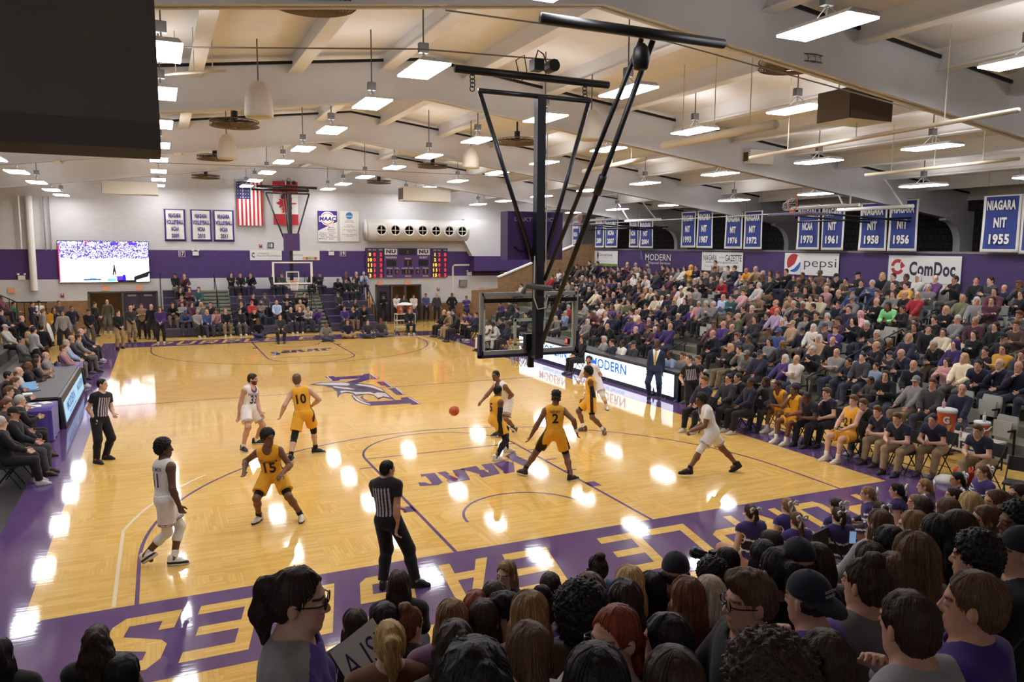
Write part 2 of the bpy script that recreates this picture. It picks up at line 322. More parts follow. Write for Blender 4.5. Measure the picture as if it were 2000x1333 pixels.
def shell():
    MB().box(XL - .3, XL, YN, YW + .3, 0, 7.4).build('wall_left', brick_mat('white_block_side', (204, 203, 203), (200, 199, 200), (190, 189, 190), .41, .205, .005, .75, .15, 'yz'), kind='structure')
    MB().box(XL, XO, YN - .3, YN, 0, 10.2).build('wall_near', cmu, kind='structure')
    f = MB(); f.box(XR, XR + .25, -16, 33.3, 0, 4.62, 0); f.box(XR - .04, XR + .3, -16, 33.3, 4.62, 4.7, 1)
    f.build('wall_right', [brick_mat('purple_side', (66, 44, 96), (62, 41, 92), (52, 36, 80), .41, .205, .006, .6, .25, 'yz'), mat('wall_cap', (120, 116, 118), .6)], kind='structure')
    dk = brick_mat('dark_net_wall', (58, 54, 50), (54, 50, 46), (34, 32, 30), .3, .3, .03, .9, .3, 'yz')
    MB().box(XO, XO + .3, YN, YW, 0, 7.4).build('wall_outer', dk, kind='structure')
    # sloped brick wall of the far stair and white bulkhead above it
    f = MB(); f.prism([(11.6, 0), (20.2, 0), (20.2, 5.0), (18.6, 4.86), (13.36, 2.86), (13.36, 2.2), (11.6, 2.1)], (0, 33.2, 0), (1, 0, 0), (0, 0, 1), -.25, 0)
    f.bar((13.3, 33.3, 2.9), (18.6, 33.3, 4.9), .34, .08, 1); f.build('wall_stair', [tan_b, white_p], kind='structure')
    f = MB(); f.prism([(12.2, 5.1), (12.75, 4.16), (15.9, 4.16), (21, 4.3), (21, 6.5), (12.2, 6.5)], (0, 36.2, 0), (1, 0, 0), (0, 0, 1), -.6, 0)
    f.box(12.75, 19, 35.9, 36.78, 3.2, 4.16, 1); f.build('wall_bulkhead', [cmu, cmu_p], kind='structure')
shell()
# ---- roof: deck, frames, purlins
RX = 1.0
deck_z = lambda x: 9.95 - .125 * abs(x - RX)
def roof():
    dm = mat('roof_deck', (226, 222, 216), .8, 0, .04, 1.5); nt = dm.node_tree; N = nt.nodes; L = nt.links; b = N['Principled BSDF']
    tc = N.new('ShaderNodeTexCoord'); sp = N.new('ShaderNodeSeparateXYZ'); L.new(tc.outputs['Object'], sp.inputs[0])
    md = N.new('ShaderNodeMath'); md.operation = 'PINGPONG'; md.inputs[1].default_value = .6; L.new(sp.outputs[1], md.inputs[0])
    lt = N.new('ShaderNodeMath'); lt.operation = 'GREATER_THAN'; lt.inputs[1].default_value = .012; L.new(md.outputs[0], lt.inputs[0])
    bp = N.new('ShaderNodeBump'); bp.inputs['Strength'].default_value = 1; bp.inputs['Distance'].default_value = .03; L.new(lt.outputs[0], bp.inputs['Height']); L.new(bp.outputs[0], b.inputs['Normal'])
    f = MB()
    for x0, x1 in ((XL - .3, RX), (RX, XO + .3)):
        f.add([(x0, YN - .3, deck_z(x0)), (x1, YN - .3, deck_z(x1)), (x1, YW + .3, deck_z(x1)), (x0, YW + .3, deck_z(x0)),
               (x0, YN - .3, deck_z(x0) + .3), (x1, YN - .3, deck_z(x1) + .3), (x1, YW + .3, deck_z(x1) + .3), (x0, YW + .3, deck_z(x0) + .3)],
              [(0, 3, 2, 1), (4, 5, 6, 7), (0, 1, 5, 4), (2, 3, 7, 6), (0, 4, 7, 3), (1, 2, 6, 5)])
    f.build('ceiling', dm, kind='structure')
    bz = lambda x: 8.72 - .13 * abs(x - RX)
    for y in (-8.45, .7, 9.85, 19.0, 28.15):
        f = MB()
        xs = [XL + .2, RX, XO - .3]
        for x0, x1 in zip(xs, xs[1:]):
            t0, t1 = deck_z(x0) - .16, deck_z(x1) - .16
            f.prism([(x0, bz(x0)), (x1, bz(x1)), (x1, t1), (x0, t0)], (0, y + .05, 0), (1, 0, 0), (0, 0, 1), .1, 0)
            f.prism([(x0, bz(x0)), (x1, bz(x1)), (x1, bz(x1) + .035), (x0, bz(x0) + .035)], (0, y + .14, 0), (1, 0, 0), (0, 0, 1), .28, 0)
            f.prism([(x0, t0 - .05), (x1, t1 - .05), (x1, t1 + .02), (x0, t0 + .02)], (0, y + .1, 0), (1, 0, 0), (0, 0, 1), .2, 1)  # black strip stands in for the shaded gap between beam and deck
        # haunch and column at the right
        xe = XO - .75
        arcp = [(xe - .9 * (1 - math.sin(a)), bz(xe) - .9 * (1 - math.cos(a)) if 0 else bz(xe) + .02 - .9 * (1 - math.cos(a))) for a in [PI / 2 * i / 8 for i in range(9)]]
        f.prism([(xe - .9, bz(xe) + .13)] + arcp[0:] + [(xe, 0), (XO - .02, 0), (XO - .02, bz(xe) + .4), (xe, bz(xe) + .4)], (0, y + .15, 0), (1, 0, 0), (0, 0, 1), .3, 0)
        f.prism([(XL + .02, 0), (XL + .7, 0), (XL + .7, bz(XL) + .6), (XL + .02, bz(XL) + .6)], (0, y + .15, 0), (1, 0, 0), (0, 0, 1), .3, 0)
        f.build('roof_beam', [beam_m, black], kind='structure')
    f = MB()
    for i in range(-9, 10):
        x = RX + (i + .5) * 2.35 if i < 0 else RX + (i + .5) * 2.35
        if not XL < x < XO: continue
        z = deck_z(x)
        f.box(x - .16, x + .16, YN, YW, z - .46, z - .42, 0); f.box(x - .05, x + .05, YN, YW, z - .44, z + .01, 0)
    f.build('roof_purlin', mat('purlin_paint', (222, 219, 214), .75), kind='structure')
roof()
# ================================================================= LAMPS
def lamps():
    lm = mat('lamp_diffuser', (250, 250, 255), .5, emit=LAMP); wm = mat('lamp_housing', (225, 225, 225), .5); gm = mat('lamp_bracket', (92, 88, 84), .5, .5)
    n = 0; first = None
    rowname = {-10.2: 'far left row', -5.67: 'left row', -1.2: 'row left of the ridge', 3.3: 'row right of the ridge', 8.0: 'row over the right sideline', 12.7: 'row over the right seats', 17.4: 'rightmost row'}
    ys = (-13.5, -1.95, 3.4, 7.25, 11.85, 16.6, 21.2, 26.2, 31.0, 35.1)
    for x, z in ((-10.2, 7.2), (-5.67, 7.85), (-1.2, 8), (3.3, 8), (8.0, 8), (12.7, 7.4), (17.4, 6.85)):
        for i, y in enumerate(ys):
            if y < -5 and x not in (-10.2, 12.7): continue  # unseen pair behind the camera, added to light the near end
            h = deck_z(x) - z
            lab = 'bright hanging ceiling light, %s from the near end in the %s' % (ORD[i - (x not in (-10.2, 12.7))], rowname[x])
            if first is None or h not in first:
                first = first or {}
                t = thing('ceiling_light', lab, 'light', (x, y, z), 0, 'hanging ceiling lights')
                f = MB(); f.prism([(-.31, 0), (.31, 0), (.24, .07), (-.24, .07)], (0, .7, .03), (1, 0, 0), (0, 0, 1), 1.4); f.build('housing', wm, t)
                MB().box(-.2, .2, -.6, .6, .1, .104).build('added_uplight', mat('added_uplight_glow', (250, 250, 255), .5, emit=LAMP * .34), t)  # glowing plate added on the housing to brighten the roof
                MB().box(-.3, .3, -.69, .69, 0, .028).build('diffuser', lm, t)
                f = MB(); f.tube([(0, 0, .1), (0, 0, h)], .015, 6); f.box(-.09, .09, -.06, .06, .32, .5); f.bar((0, -.3, .1), (0, 0, .33), .012); f.bar((0, .3, .1), (0, 0, .33), .012)
                f.build('hanger', gm, t); first[h] = t
            else: copy_tree(first[h], (x, y, z), 0, lab)
lamps()
# ================================================================= STANDS
conc = mat('stand_tread', (112, 112, 98), .75, 0, .12, 4); conc_d = mat('stand_riser', (66, 66, 64), .8)
RXX = lambda r: 11.6 + .78 * r
RZZ = lambda r: .05 + .26 * r
AISLES = (5.9, 12.7, 19.6, 26.6)
def stands():
    f = MB()
    for r in range(10):
        x1 = RXX(r) + .33 if r < 9 else XR
        f.box(RXX(r) - .45, x1, -8.5, 33.0, -.02, RZZ(r), 0)
    for r in range(9):
        for a in AISLES: f.box(RXX(r) + .05, RXX(r) + .34, a - .5, a + .5, RZZ(r), RZZ(r) + .13, 0)
    f.build('grandstand_right', [conc], kind='structure')
    n = 0
    where = ['near', 'second', 'third', 'far']
    for k, a in enumerate(AISLES):
        for r in (0, 2, 4, 6, 8):
            t = thing('stair_rail', 'black loop handrail in the %s aisle of the right stand, %s from the floor' % (where[k], ORD[r // 2]), 'handrail', (RXX(r), a, RZZ(r)), 0, 'aisle handrails of the right stand')
            MB().tube([(-.25, 0, 0), (-.25, 0, .86)], .022).build('post', black, t); MB().tube([(.45, 0, .26), (.45, 0, 1.12)], .022).build('post', black, t)
            MB().tube([(-.25, 0, .84), (-.3, 0, .93), (-.22, 0, .97), (.45, 0, 1.2), (.52, 0, 1.14), (.45, 0, 1.08)], .022).build('handrail', black, t)
stands()
def seat_proto():
    sm = mat('seat_plastic', (168, 169, 160), .5, 0, .04); t = thing('stadium_seat', '', 'seat')
    f = MB()
    f.prism([(-.23, .38), (.23, .38), (.245, .8), (.22, .9), (-.22, .9), (-.245, .8)], (.16, 0, 0), (0, 1, 0), (.12, 0, 1), .05)
    f.build('backrest', sm, t)
    MB().prism([(-.2, 0), (.2, 0), (.22, .38), (-.22, .38)], (.06, 0, .4), (0, 1, 0), (.1, 0, 1), .045).build('seat', sm, t)
    MB().box(-.02, .2, -.1, .1, .83, .85, 0).build('slot', mat('slot', (60, 60, 58), .7), t) if 0 else None
    for s in (-1, 1):
        MB().box(-.08, .2, s * .25 - .015, s * .25 + .015, .58, .62).bar((.17, s * .25, 0), (.17, s * .25, .6), .03, .04).build('armrest', black, t)
    return t
SEAT = seat_proto(); SEAT_USED = [0]; SEATS = {}
def stadium_seat(x, y, z, lab):
    if not SEAT_USED[0]:
        SEAT.location = (x, y, z); SEAT.rotation_euler = (0, 0, 0); SEAT['label'] = lab; SEAT['group'] = 'grey seats of the right stand'; SEAT_USED[0] = 1; return SEAT
    return copy_tree(SEAT, (x, y, z), 0, lab)
# ---- far bleachers
BX = [(-5.7, -3.75), (-2.25, 1.3), (2.75, 5.4)]; BAIS = [(-3.7, -2.3), (1.35, 2.7)]
BY = lambda i: 32.45 + .7 * i
BZ = lambda i: .45 + .36 * i
def bleachers():
    pb = mat('bleacher_purple', (82, 74, 104), .5, 0, .08); rb = mat('bleacher_riser', (62, 56, 80), .6); st = mat('aisle_step', (128, 134, 108), .6, 0, .1)
    for k, (x0, x1) in enumerate(BX):
        t = thing('bleachers', 'purple %s section of the bleachers under the far wall' % ('left', 'middle', 'right')[k], 'bleachers', ((x0 + x1) / 2, 32.2, 0), 0, 'far bleacher sections'); hw = (x1 - x0) / 2
        for i in range(6):
            MB().box(-hw, hw, BY(i) - .15 - 32.2, BY(i) + .15 - 32.2, BZ(i) - .06, BZ(i)).build('bench', pb, t)
            MB().box(-hw, hw, BY(i) + .15 - 32.2, BY(i) + .55 - 32.2, BZ(i) - .14, BZ(i) - .1).box(-hw, hw, BY(i) - .12 - 32.2, BY(i) - .09 - 32.2, BZ(i) - .42, BZ(i) - .06).build('footboard', rb, t)
        MB().box(-hw, hw, .9, 4.5, 0, .2).build('frame', rb, t)
    for k, (x0, x1) in enumerate(BAIS):
        t = thing('bleacher_aisle', 'green-grey aisle steps between the %s bleacher sections' % ('left and middle', 'middle and right')[k], 'stairs', ((x0 + x1) / 2, 32.2, 0), 0, 'far bleacher aisles'); hw = (x1 - x0) / 2
        for i in range(12):
            MB().box(-hw, hw, .1 + .35 * i, .1 + .35 * (i + 1.2), .1 + .18 * i, .2 + .18 * i).box(-hw, hw, .12 + .35 * i, .16 + .35 * i, .03 + .18 * i, .12 + .18 * i, 1).build('step', [st, rb], t)
        f = MB()
        for a, b in ((.6, 1.9), (2.4, 4.0)): f.tube([(0, a, .2 + .5 * a), (0, a, 1.1 + .5 * a), (0, b, 1.1 + .5 * b), (0, b, .2 + .5 * b)], .022)
        f.build('handrail', black, t)
    for k, (x, a) in enumerate(((-5.8, 'left'), (5.5, 'right'))):
        t = thing('end_railing', 'dark %s end railing of the far bleachers' % a, 'railing', (x, 32.6, 0)); f = MB()
        for j in range(7): f.tube([(0, .62 * j, .0), (0, .62 * j, 1.0 + .36 * j)], .02, 6)
        f.build('post', black, t); MB().tube([(0, 0, 1.0), (0, 3.72, 3.16)], .03).build('handrail', black, t)
bleachers()
def left_bleachers():
    gb = mat('bleacher_grey', (96, 92, 90), .6, 0, .1)
    t = thing('bleachers', 'grey plank bleachers behind the tables on the left side of the court', 'bleachers', (-10.6, 24, 0))
    for i in range(5):
        MB().box(-.15 - .75 * i, .15 - .75 * i, -14, 3, .4 + .3 * i, .45 + .3 * i).build('bench', gb, t)
        MB().box(-.65 - .75 * i, -.15 - .75 * i, -14, 3, .25 + .3 * i, .3 + .3 * i).box(.1 - .75 * i, .13 - .75 * i, -14, 3, .02, .4 + .3 * i).build('footboard', mat('plank_dark', (70, 66, 64), .7), t)
left_bleachers()
def near_bleachers():
    gb = mat('bleacher_dark', (70, 68, 70), .7, 0, .1)
    t = thing('bleachers', 'dark plank bleachers under the student crowd at the near end', 'bleachers', (0, -4.2, 0))
    for i in range(9):
        MB().box(-9, 12, -.15 - .72 * i, .15 - .72 * i, .54 + .3 * i, .59 + .3 * i).build('bench', gb, t)
        MB().box(-9, 12, -.6 - .72 * i, -.15 - .72 * i, .4 + .3 * i, .45 + .3 * i).build('footboard', gb, t)
    MB().box(-9, 12, .15, .65, .08, .15).build('footboard', gb, t)
near_bleachers()
# ================================================================= HOOPS
glass = bpy.data.materials.new('board_glass'); glass.use_nodes = True
def _g():
    nt = glass.node_tree; N = nt.nodes; L = nt.links; N.remove(N['Principled BSDF'])
    tr = N.new('ShaderNodeBsdfTransparent'); gl = N.new('ShaderNodeBsdfGlossy'); gl.inputs['Roughness'].default_value = .02; tr.inputs[0].default_value = (.86, .9, .89, 1)
    mx = N.new('ShaderNodeMixShader'); fr = N.new('ShaderNodeFresnel'); fr.inputs[0].default_value = 1.45
    L.new(fr.outputs[0], mx.inputs[0]); L.new(tr.outputs[0], mx.inputs[1]); L.new(gl.outputs[0], mx.inputs[2]); L.new(mx.outputs[0], N['Material Output'].inputs[0])
_g()
orange_m = mat('rim_orange', (214, 74, 32), .4); net_m = mat('net_white', (232, 230, 226), .8); navy_pad = mat('board_padding', (40, 38, 66), .5); gunm = mat('mast_steel', (58, 60, 66), .3, .6)
def rim_net(t, c, r=.2286, fwd=1, droop=.43):
    cx, cy, cz = c
    MB().tube([(cx + r * math.cos(a), cy + r * math.sin(a), cz) for a in [2 * PI * i / 28 for i in range(28)]], .011, 6, closed=True).box(cx - .07, cx + .07, min(cy - fwd * r, cy - fwd * (r + .15)), max(cy - fwd * r, cy - fwd * (r + .15)), cz - .012, cz + .012)\
        .bar((cx - .1, cy - fwd * .3, cz), (cx - .1, cy - fwd * .38, cz - .12), .03).bar((cx + .1, cy - fwd * .3, cz), (cx + .1, cy - fwd * .38, cz - .12), .03).build('rim', orange_m, t, True)
    f = MB(); k = 12; rows = 5
    P = lambda i, j: (cx + (r - .085 * (j / rows) ** .7) * math.cos(2 * PI * (i + .5 * (j % 2)) / k), cy + (r - .085 * (j / rows) ** .7) * math.sin(2 * PI * (i + .5 * (j % 2)) / k), cz - droop * j / rows)
    for j in range(rows):
        for i in range(k):
            q = i if j % 2 == 0 else i + 1
            f.tube([P(i, j), P(q, j + 1)], .0055, 4, cap=False); f.tube([P(i, j), P(q - 1, j + 1)], .0055, 4, cap=False)
    f.build('net', net_m, t)
def hoop(near):
    s = 1 if near else -1; oy = 0 if near else LC
    Y = lambda y: oy + s * y
    t = thing('basketball_hoop', 'ceiling-hung basketball hoop %s' % ('at the near end, seen from behind its glass backboard' if near else 'at the far end, facing the camera below the flags'), 'basketball hoop', (0, Y(.9), 0))
    t2 = lambda p: (p[0] * s if 0 else p[0], Y(p[1]) - Y(.9), p[2])
    tube = lambda n, pts, r, m=gunm: MB().tube([t2(p) for p in pts], r, 10).build(n, m, t, True)
    tube('ceiling_pipe', [(-1.5, .9, 7.52), (1.3, .9, 7.52)], .062, black)
    MB().box(-.075, .075, t2((0, .825, 0))[1] if near else t2((0, .975, 0))[1], t2((0, .975, 0))[1] if near else t2((0, .825, 0))[1], 2.85, 7.22).build('mast', gunm, t)
    tube('top_bar', [(-1.1, .9, 7.22), (.95, .9, 7.22)], .04)
    tube('side_strut', [(-1.08, .9, 7.2), (-.1, .9, 4.5)], .038); tube('side_strut', [(.92, .9, 7.2), (.1, .9, 4.5)], .038)
    for x in (-1.2, .85):
        f = MB()
        for k in range(5): f.tube([t2((x + .04 * math.cos(a), .9 + .02 * k % .03, 7.48 - .06 * k + .04 * math.sin(a))) for a in [2 * PI * i / 8 for i in range(8)]], .009, 5, closed=True)
        f.build('hanger_chain', black, t)
    tube('rear_pipe', [(-1.42, -1.95, 7.57), (1.42, -1.95, 7.57)], .066, black)
    tube('rear_brace', [(.1, -1.9, 7.5), (.05, .75, 4.2)], .034, black); tube('rear_brace', [(.28, -1.9, 7.5), (.02, .75, 3.15)], .04, black)
    p, q = V((.28, -1.9, 7.5)), V((.02, .75, 3.15)); m_ = p.lerp(q, .42)
    tube('brace_joint', [tuple(m_ + (p - q) * .03), tuple(m_ - (p - q) * .03)], .062, black)
    f = MB(); f.lathe([(.0, -.2), (.09, -.19), (.12, -.05), (.1, .08), (.05, .14), (0, .14)], t2((.1, -1.9, 7.3)), 10); f.build('pulley_block', black, t, True)
    f = MB(); f.box(-.16, .02, -.1, .1, 7.62, 7.8).lathe([(0, -.12), (.1, -.12), (.1, .12), (0, .12)], (.2, 0, 7.72), 12, M=MX.Rotation(PI / 2, 3, 'X')); f.tube([(-.1, 0, 7.8), (-.05, 0, 7.95), (.05, 0, 7.9), (.1, 0, 7.78)], .012)
    f.tube([(-.4, 0, 7.56), (-.45, 0, 7.75), (-.3, 0, 7.85), (-.25, 0, 7.6), (-.35, 0, 7.42), (-.5, 0, 7.45)], .01); f.build('winch', black, t)
    # backboard
    bx, z0, z1 = .915, 2.9, 3.97; b0, b1 = sorted((t2((0, 1.2, 0))[1], t2((0, 1.24, 0))[1]))
    f = MB(); fm = mat('backboard_frame', (168, 172, 168), .45, .4) if near else mat('backboard_frame_white', (226, 226, 222), .5)
    for x in (-bx, bx): f.box(x - .03, x + .03, b0 - .02, b1, z0, z1)
    f.box(-bx, bx, b0 - .02, b1, z1 - .06, z1).box(-bx, bx, b0 - .02, b1, z0, z0 + .07); f.build('backboard_frame', fm, t)
    g = MB().flat([(-bx, z0), (bx, z0), (bx, z1), (-bx, z1)], (0, (b0 + b1) / 2, 0), (1, 0, 0), (0, 0, 1)).build('backboard_glass', glass, t)
    f = MB()
    for x in (-.28, .28): f.box(x - .025, x + .025, b0 + .012, b1 - .012, 3.05, 3.5)
    f.box(-.3, .3, b0 + .012, b1 - .012, 3.46, 3.51).box(-.3, .3, b0 + .012, b1 - .012, 3.03, 3.08)
    for x in (-bx + .05, bx - .05): f.box(x - .02, x + .02, b0 + .012, b1 - .012, z0 + .07, z1 - .06)
    f.build('target_square', mat('target_white', (216, 226, 204), .6), t)
    f = MB(); pm = navy_pad
    f.box(-bx - .05, bx + .05, b0 - .03, b1 + .03, z0 - .05, z0 + .0)
    for x in (-bx - .05, bx): f.box(x, x + .05, b0 - .03, b1 + .03, z0 - .05, z0 + .36)
    f.build('padding', pm, t)
    if near:
        MB().box(-bx + .03, bx - .03, b0 - .08, b0 - .02, 3.8, 3.87).build('light_bar', black, t)
        f = MB(); f.box(-.14, .06, b0 - .14, b0 - .02, 2.98, 3.25).box(-.06, .06, b0 - .3, b0 - .02, 2.86, 3.02).tube([(-.02, b0 - .08, 2.9), (-.02, b0 - .08, 2.66)], .06); f.build('rim_mount', black, t)
        f = MB(); f.tube([(-.3, -.04, 3.98), (-.28, -.1, 4.1), (.2, -.1, 4.05)], .05); f.build('camera_arm', mat('cable_grey', (96, 94, 92), .5), t)
        f = MB(); f.tube([(-.12, -.1, 4.6), (-.13, -.1, 3.9), (-.05, -.1, 3.7), (.1, -.1, 3.72), (.13, -.1, 3.9)], .012); f.tube([(.1, -.09, 7.1), (.09, -.09, 3.3)], .01); f.build('cable', mat('cable_white', (190, 188, 180), .5), t)
    c0, c1 = sorted((t2((0, 1.02, 0))[1], t2((0, 1.32, 0))[1])); h0, h1, hw = (4.53, 5.34, .52) if near else (4.5, 5.32, .36)
    bxm = mat('clock_purple', (70, 44, 96), .5)
    b = MB().box(-hw, hw, c0, c1, h0, h1).build('shot_clock', bxm, t)
    if near:
        MB().text('DAKTRONICS', (0, c0 - .003, h1 - .13), (1, 0, 0), (0, 0, 1), .8, .07, 0, .03).build('lettering', mat('letter_grey', (170, 160, 180), .6), b)
        f = MB(); f.tube([(-.4, c0 - .01, 4.75), (-.3, c0 - .02, 4.68), (-.1, c0 - .02, 4.72), (.02, c0 - .02, 4.8)], .008); f.build('cable', black, b)
    rim_net(t, t2((0, 1.22 + .02 + .15 + .2286, 3.05)), fwd=s)
hoop(True); hoop(False)
# ================================================================= SCREENS, BOARDS, SIGNS
def emat(name, col, e): return mat(name, col, .5, emit=e)
def video_screen():
    m = emat('screen_picture', (255, 255, 255), 1); nt = m.node_tree; N = nt.nodes; L = nt.links; b = N['Principled BSDF']; b.inputs['Base Color'].default_value = (.02, .02, .02, 1)
    tc = N.new('ShaderNodeTexCoord'); sp = N.new('ShaderNodeSeparateXYZ'); L.new(tc.outputs['Object'], sp.inputs[0])
    vo = N.new('ShaderNodeTexVoronoi'); vo.inputs['Scale'].default_value = 24; L.new(tc.outputs['Object'], vo.inputs['Vector'])
    cr = N.new('ShaderNodeValToRGB'); e = cr.color_ramp.elements; cr.color_ramp.interpolation = 'CONSTANT'
    e[0].color = (.05, .04, .22, 1); e[1].position = .45; e[1].color = (.75, .75, .95, 1)
    for p_, c_ in ((.62, (.02, .02, .08, 1)), (.75, (.3, .25, .7, 1)), (.86, (1, 1, 1, 1))): q = e.new(p_); q.color = c_
    sx = N.new('ShaderNodeSeparateColor'); L.new(vo.outputs['Color'], sx.inputs[0]); L.new(sx.outputs[0], cr.inputs[0])
    nz = N.new('ShaderNodeTexNoise'); nz.inputs['Scale'].default_value = 3; L.new(tc.outputs['Object'], nz.inputs['Vector'])
    ad = N.new('ShaderNodeMath'); ad.operation = 'MULTIPLY_ADD'; ad.inputs[1].default_value = .35; L.new(nz.outputs['Fac'], ad.inputs[0]); L.new(sp.outputs[2], ad.inputs[2])
    gt = N.new('ShaderNodeMath'); gt.operation = 'GREATER_THAN'; gt.inputs[1].default_value = 1.48; L.new(ad.outputs[0], gt.inputs[0])
    mx = N.new('ShaderNodeMix'); mx.data_type = 'RGBA'; L.new(gt.outputs[0], mx.inputs['Factor']); mx.inputs['A'].default_value = (1, 1, 1, 1); L.new(cr.outputs[0], mx.inputs['B'])
    L.new(mx.outputs['Result'], b.inputs['Emission Color']); b.inputs['Emission Strength'].default_value = 3.2
    t = thing('video_screen', 'large bright video screen on the far wall showing the game', 'screen', (-8.5, YW, 2.68))
    MB().box(-2.2, 2.2, -.16, -.02, 0, 2.24).build('casing', black, t)
    d = MB().flat([(-2.17, .03), (2.17, .03), (2.17, 2.21), (-2.17, 2.21)], (0, -.165, 0), (1, 0, 0), (0, 0, 1)).build('display', m, t)
    f = MB(); F = lambda x0, x1, z0, z1, mi: f.flat([(x0, z0), (x1, z0), (x1, z1), (x0, z1)], (0, -.168, 0), (1, 0, 0), (0, 0, 1), mi)
    F(-1.05, -.2, .12, .2, 0); F(-.75, -.45, .2, .26, 1); F(.1, .5, .05, .22, 1); F(.55, 1.0, .05, .34, 2); F(.85, .98, .08, .42, 3); F(-2.17, -2.12, .05, 2.0, 4); F(.6, 1.5, .03, .12, 5)
    f.prism([(.35, .4), (.42, .4), (.45, .6), (.5, .4), (.55, .42), (.5, .75), (.48, .95), (.42, .95), (.4, .75)], (0, -.168, 0), (1, 0, 0), (0, 0, 1), .001, 5)
    f.prism([(1.4, .08), (2.1, .3), (2.17, .5), (2.17, .6), (1.4, .3)], (0, -.168, 0), (1, 0, 0), (0, 0, 1), .001, 5)
    for i in range(5): F(1.55 + .13 * i, 1.63 + .13 * i, .22 + .05 * i, .3 + .05 * i, 6)
    for x in (-1.7, -.8, .3, 1.2): F(x, x + .42, 2.02, 2.18, 6 if x < 0 else 2)
    F(-.9, -.4, 2.08, 2.18, 4)
    f.build('picture_detail', [emat('scr_blue', (40, 90, 160), .8), emat('scr_cyan', (120, 190, 220), 1), emat('scr_violet', (90, 50, 190), .9), emat('scr_deep', (30, 40, 220), .8), emat('scr_red', (230, 30, 90), 1), emat('scr_dark', (20, 18, 40), .2), emat('scr_white', (250, 250, 255), 3)], d)
video_screen()
ledw = emat('led_white', (236, 244, 255), 1.7); ledb = emat('led_blue', (40, 110, 205), .7); ledg = emat('led_pale', (150, 185, 225), .9)
def led_right():
    t = thing('scorers_table', 'long scorers table with a bright white advertising board facing the court', 'scorers table', (8.6, 8.4, 0)); y1 = 11.6
    MB().box(.03, .75, 0, y1, .86, .93).box(.02, .1, 0, y1, 0, .9).box(.03, .7, 0, .06, 0, .9).build('table_body', mat('table_black', (40, 42, 48), .4), t)
    f = MB(); f.box(-.02, .03, 0, y1, 0, .12).box(-.02, .03, 0, y1, .84, .93).box(-.02, .03, 0, .2, .1, .86); f.build('board_frame', mat('led_frame', (44, 48, 66), .35), t)
    d = MB().flat([(.22, .13), (y1, .13), (y1, .83), (.22, .83)], (-.005, 0, 0), (0, 1, 0), (0, 0, 1)).build('display', ledw, t)
    f = MB()
    for yc in (4.1, 8.4): f.text('MODERN', (-.012, yc, .57), (0, -1, 0), (0, 0, 1), 2.35, .36, 0, .025); f.text('Disposal Services', (-.012, yc - .15, .25), (0, -1, 0), (0, 0, 1), 1.9, .17, 1, .01)
    f.build('lettering', [ledb, ledg], d)
led_right()
cloth_p = mat('table_cloth', (70, 54, 140), .75, 0, .06, 6, sheen=.3)
def led_left():
    t = thing('scorers_table', 'press table on the left with a dark top and a pale blue advertising board', 'scorers table', (-8.9, 11.6, 0)); y1 = 5.6
    MB().box(-.35, .55, 0, y1, .8, .86).box(-.35, -.3, 0, y1, .55, .8).build('table_top', mat('table_dark', (66, 64, 66), .5, 0, .1), t)
    MB().box(-.3, .45, .05, .1, 0, .8).box(-.3, .45, y1 - .1, y1 - .05, 0, .8).build('leg', black, t)
    f = MB(); f.prism([(.6, 0), (.7, .02), (.62, .84), (.55, .84)], (0, y1, 0), (1, 0, 0), (0, 0, 1), y1); f.build('board_frame', mat('led_frame2', (52, 52, 58), .4), t)
    d = MB().flat([(.15, .14), (y1 - .15, .14), (y1 - .15, .66), (.15, .66)], (.712, 0, .0), (0, 1, 0), (-.1, 0, 1)).build('display', emat('led_sky', (150, 190, 215), .75), t)
    f = MB(); o = (.684, 2.0, .41); f.text('MODERN', (o[0], 1.7, .47), (0, 1, 0), (-.1, 0, 1), 2.0, .26, 0, .02); f.text('Disposal Services', (o[0] + .02, 1.9, .24), (0, 1, 0), (-.1, 0, 1), 1.8, .12, 0)
    f.text('MODERN', (o[0], 4.4, .47), (0, 1, 0), (-.1, 0, 1), 1.7, .22, 0, .02)
    f.build('lettering', emat('led_navy', (60, 100, 160), .35), d)
    for y0, y2, n in ((10.25, 11.55, 'nearer'), (17.25, 18.9, 'farther')):
        L_ = y2 - y0
        t = thing('folding_table', 'table under a purple floor-length cloth at the %s end of the press table' % n, 'table', (-8.75, y0, 0))
        f = MB(); n_ = 40; per = []
        pts = [(-.4, 0), (.4, 0), (.4, L_), (-.4, L_)]
        out = []
        for i in range(4):
            a, b = V(pts[i]), V(pts[(i + 1) % 4])
            for k in range(n_ // 2): out.append(a.lerp(b, k / (n_ // 2)))
        m_ = len(out); c = V((0, L_ / 2)); vs = []
        for j, z in enumerate((.77, .76, .5, .25, .02)):
            for i, p in enumerate(out):
                d_ = (p - c); w_ = 1 + (0 if j < 2 else (.02 + .03 * math.sin(i * .9)) * j / 4); q = c + d_ * w_; vs.append((q.x, q.y, z))
        fs = [tuple(range(m_))] + [(j * m_ + i, j * m_ + m_ + i, j * m_ + m_ + (i + 1) % m_, j * m_ + (i + 1) % m_) for j in range(4) for i in range(m_)]
        f.add(vs, fs); f.build('tablecloth', cloth_p, t, True)
        MB().box(-.35, .35, .05, L_ - .05, .7, .75).build('table_top', mat('table_dark', (66, 64, 66), .5), t)
led_left()
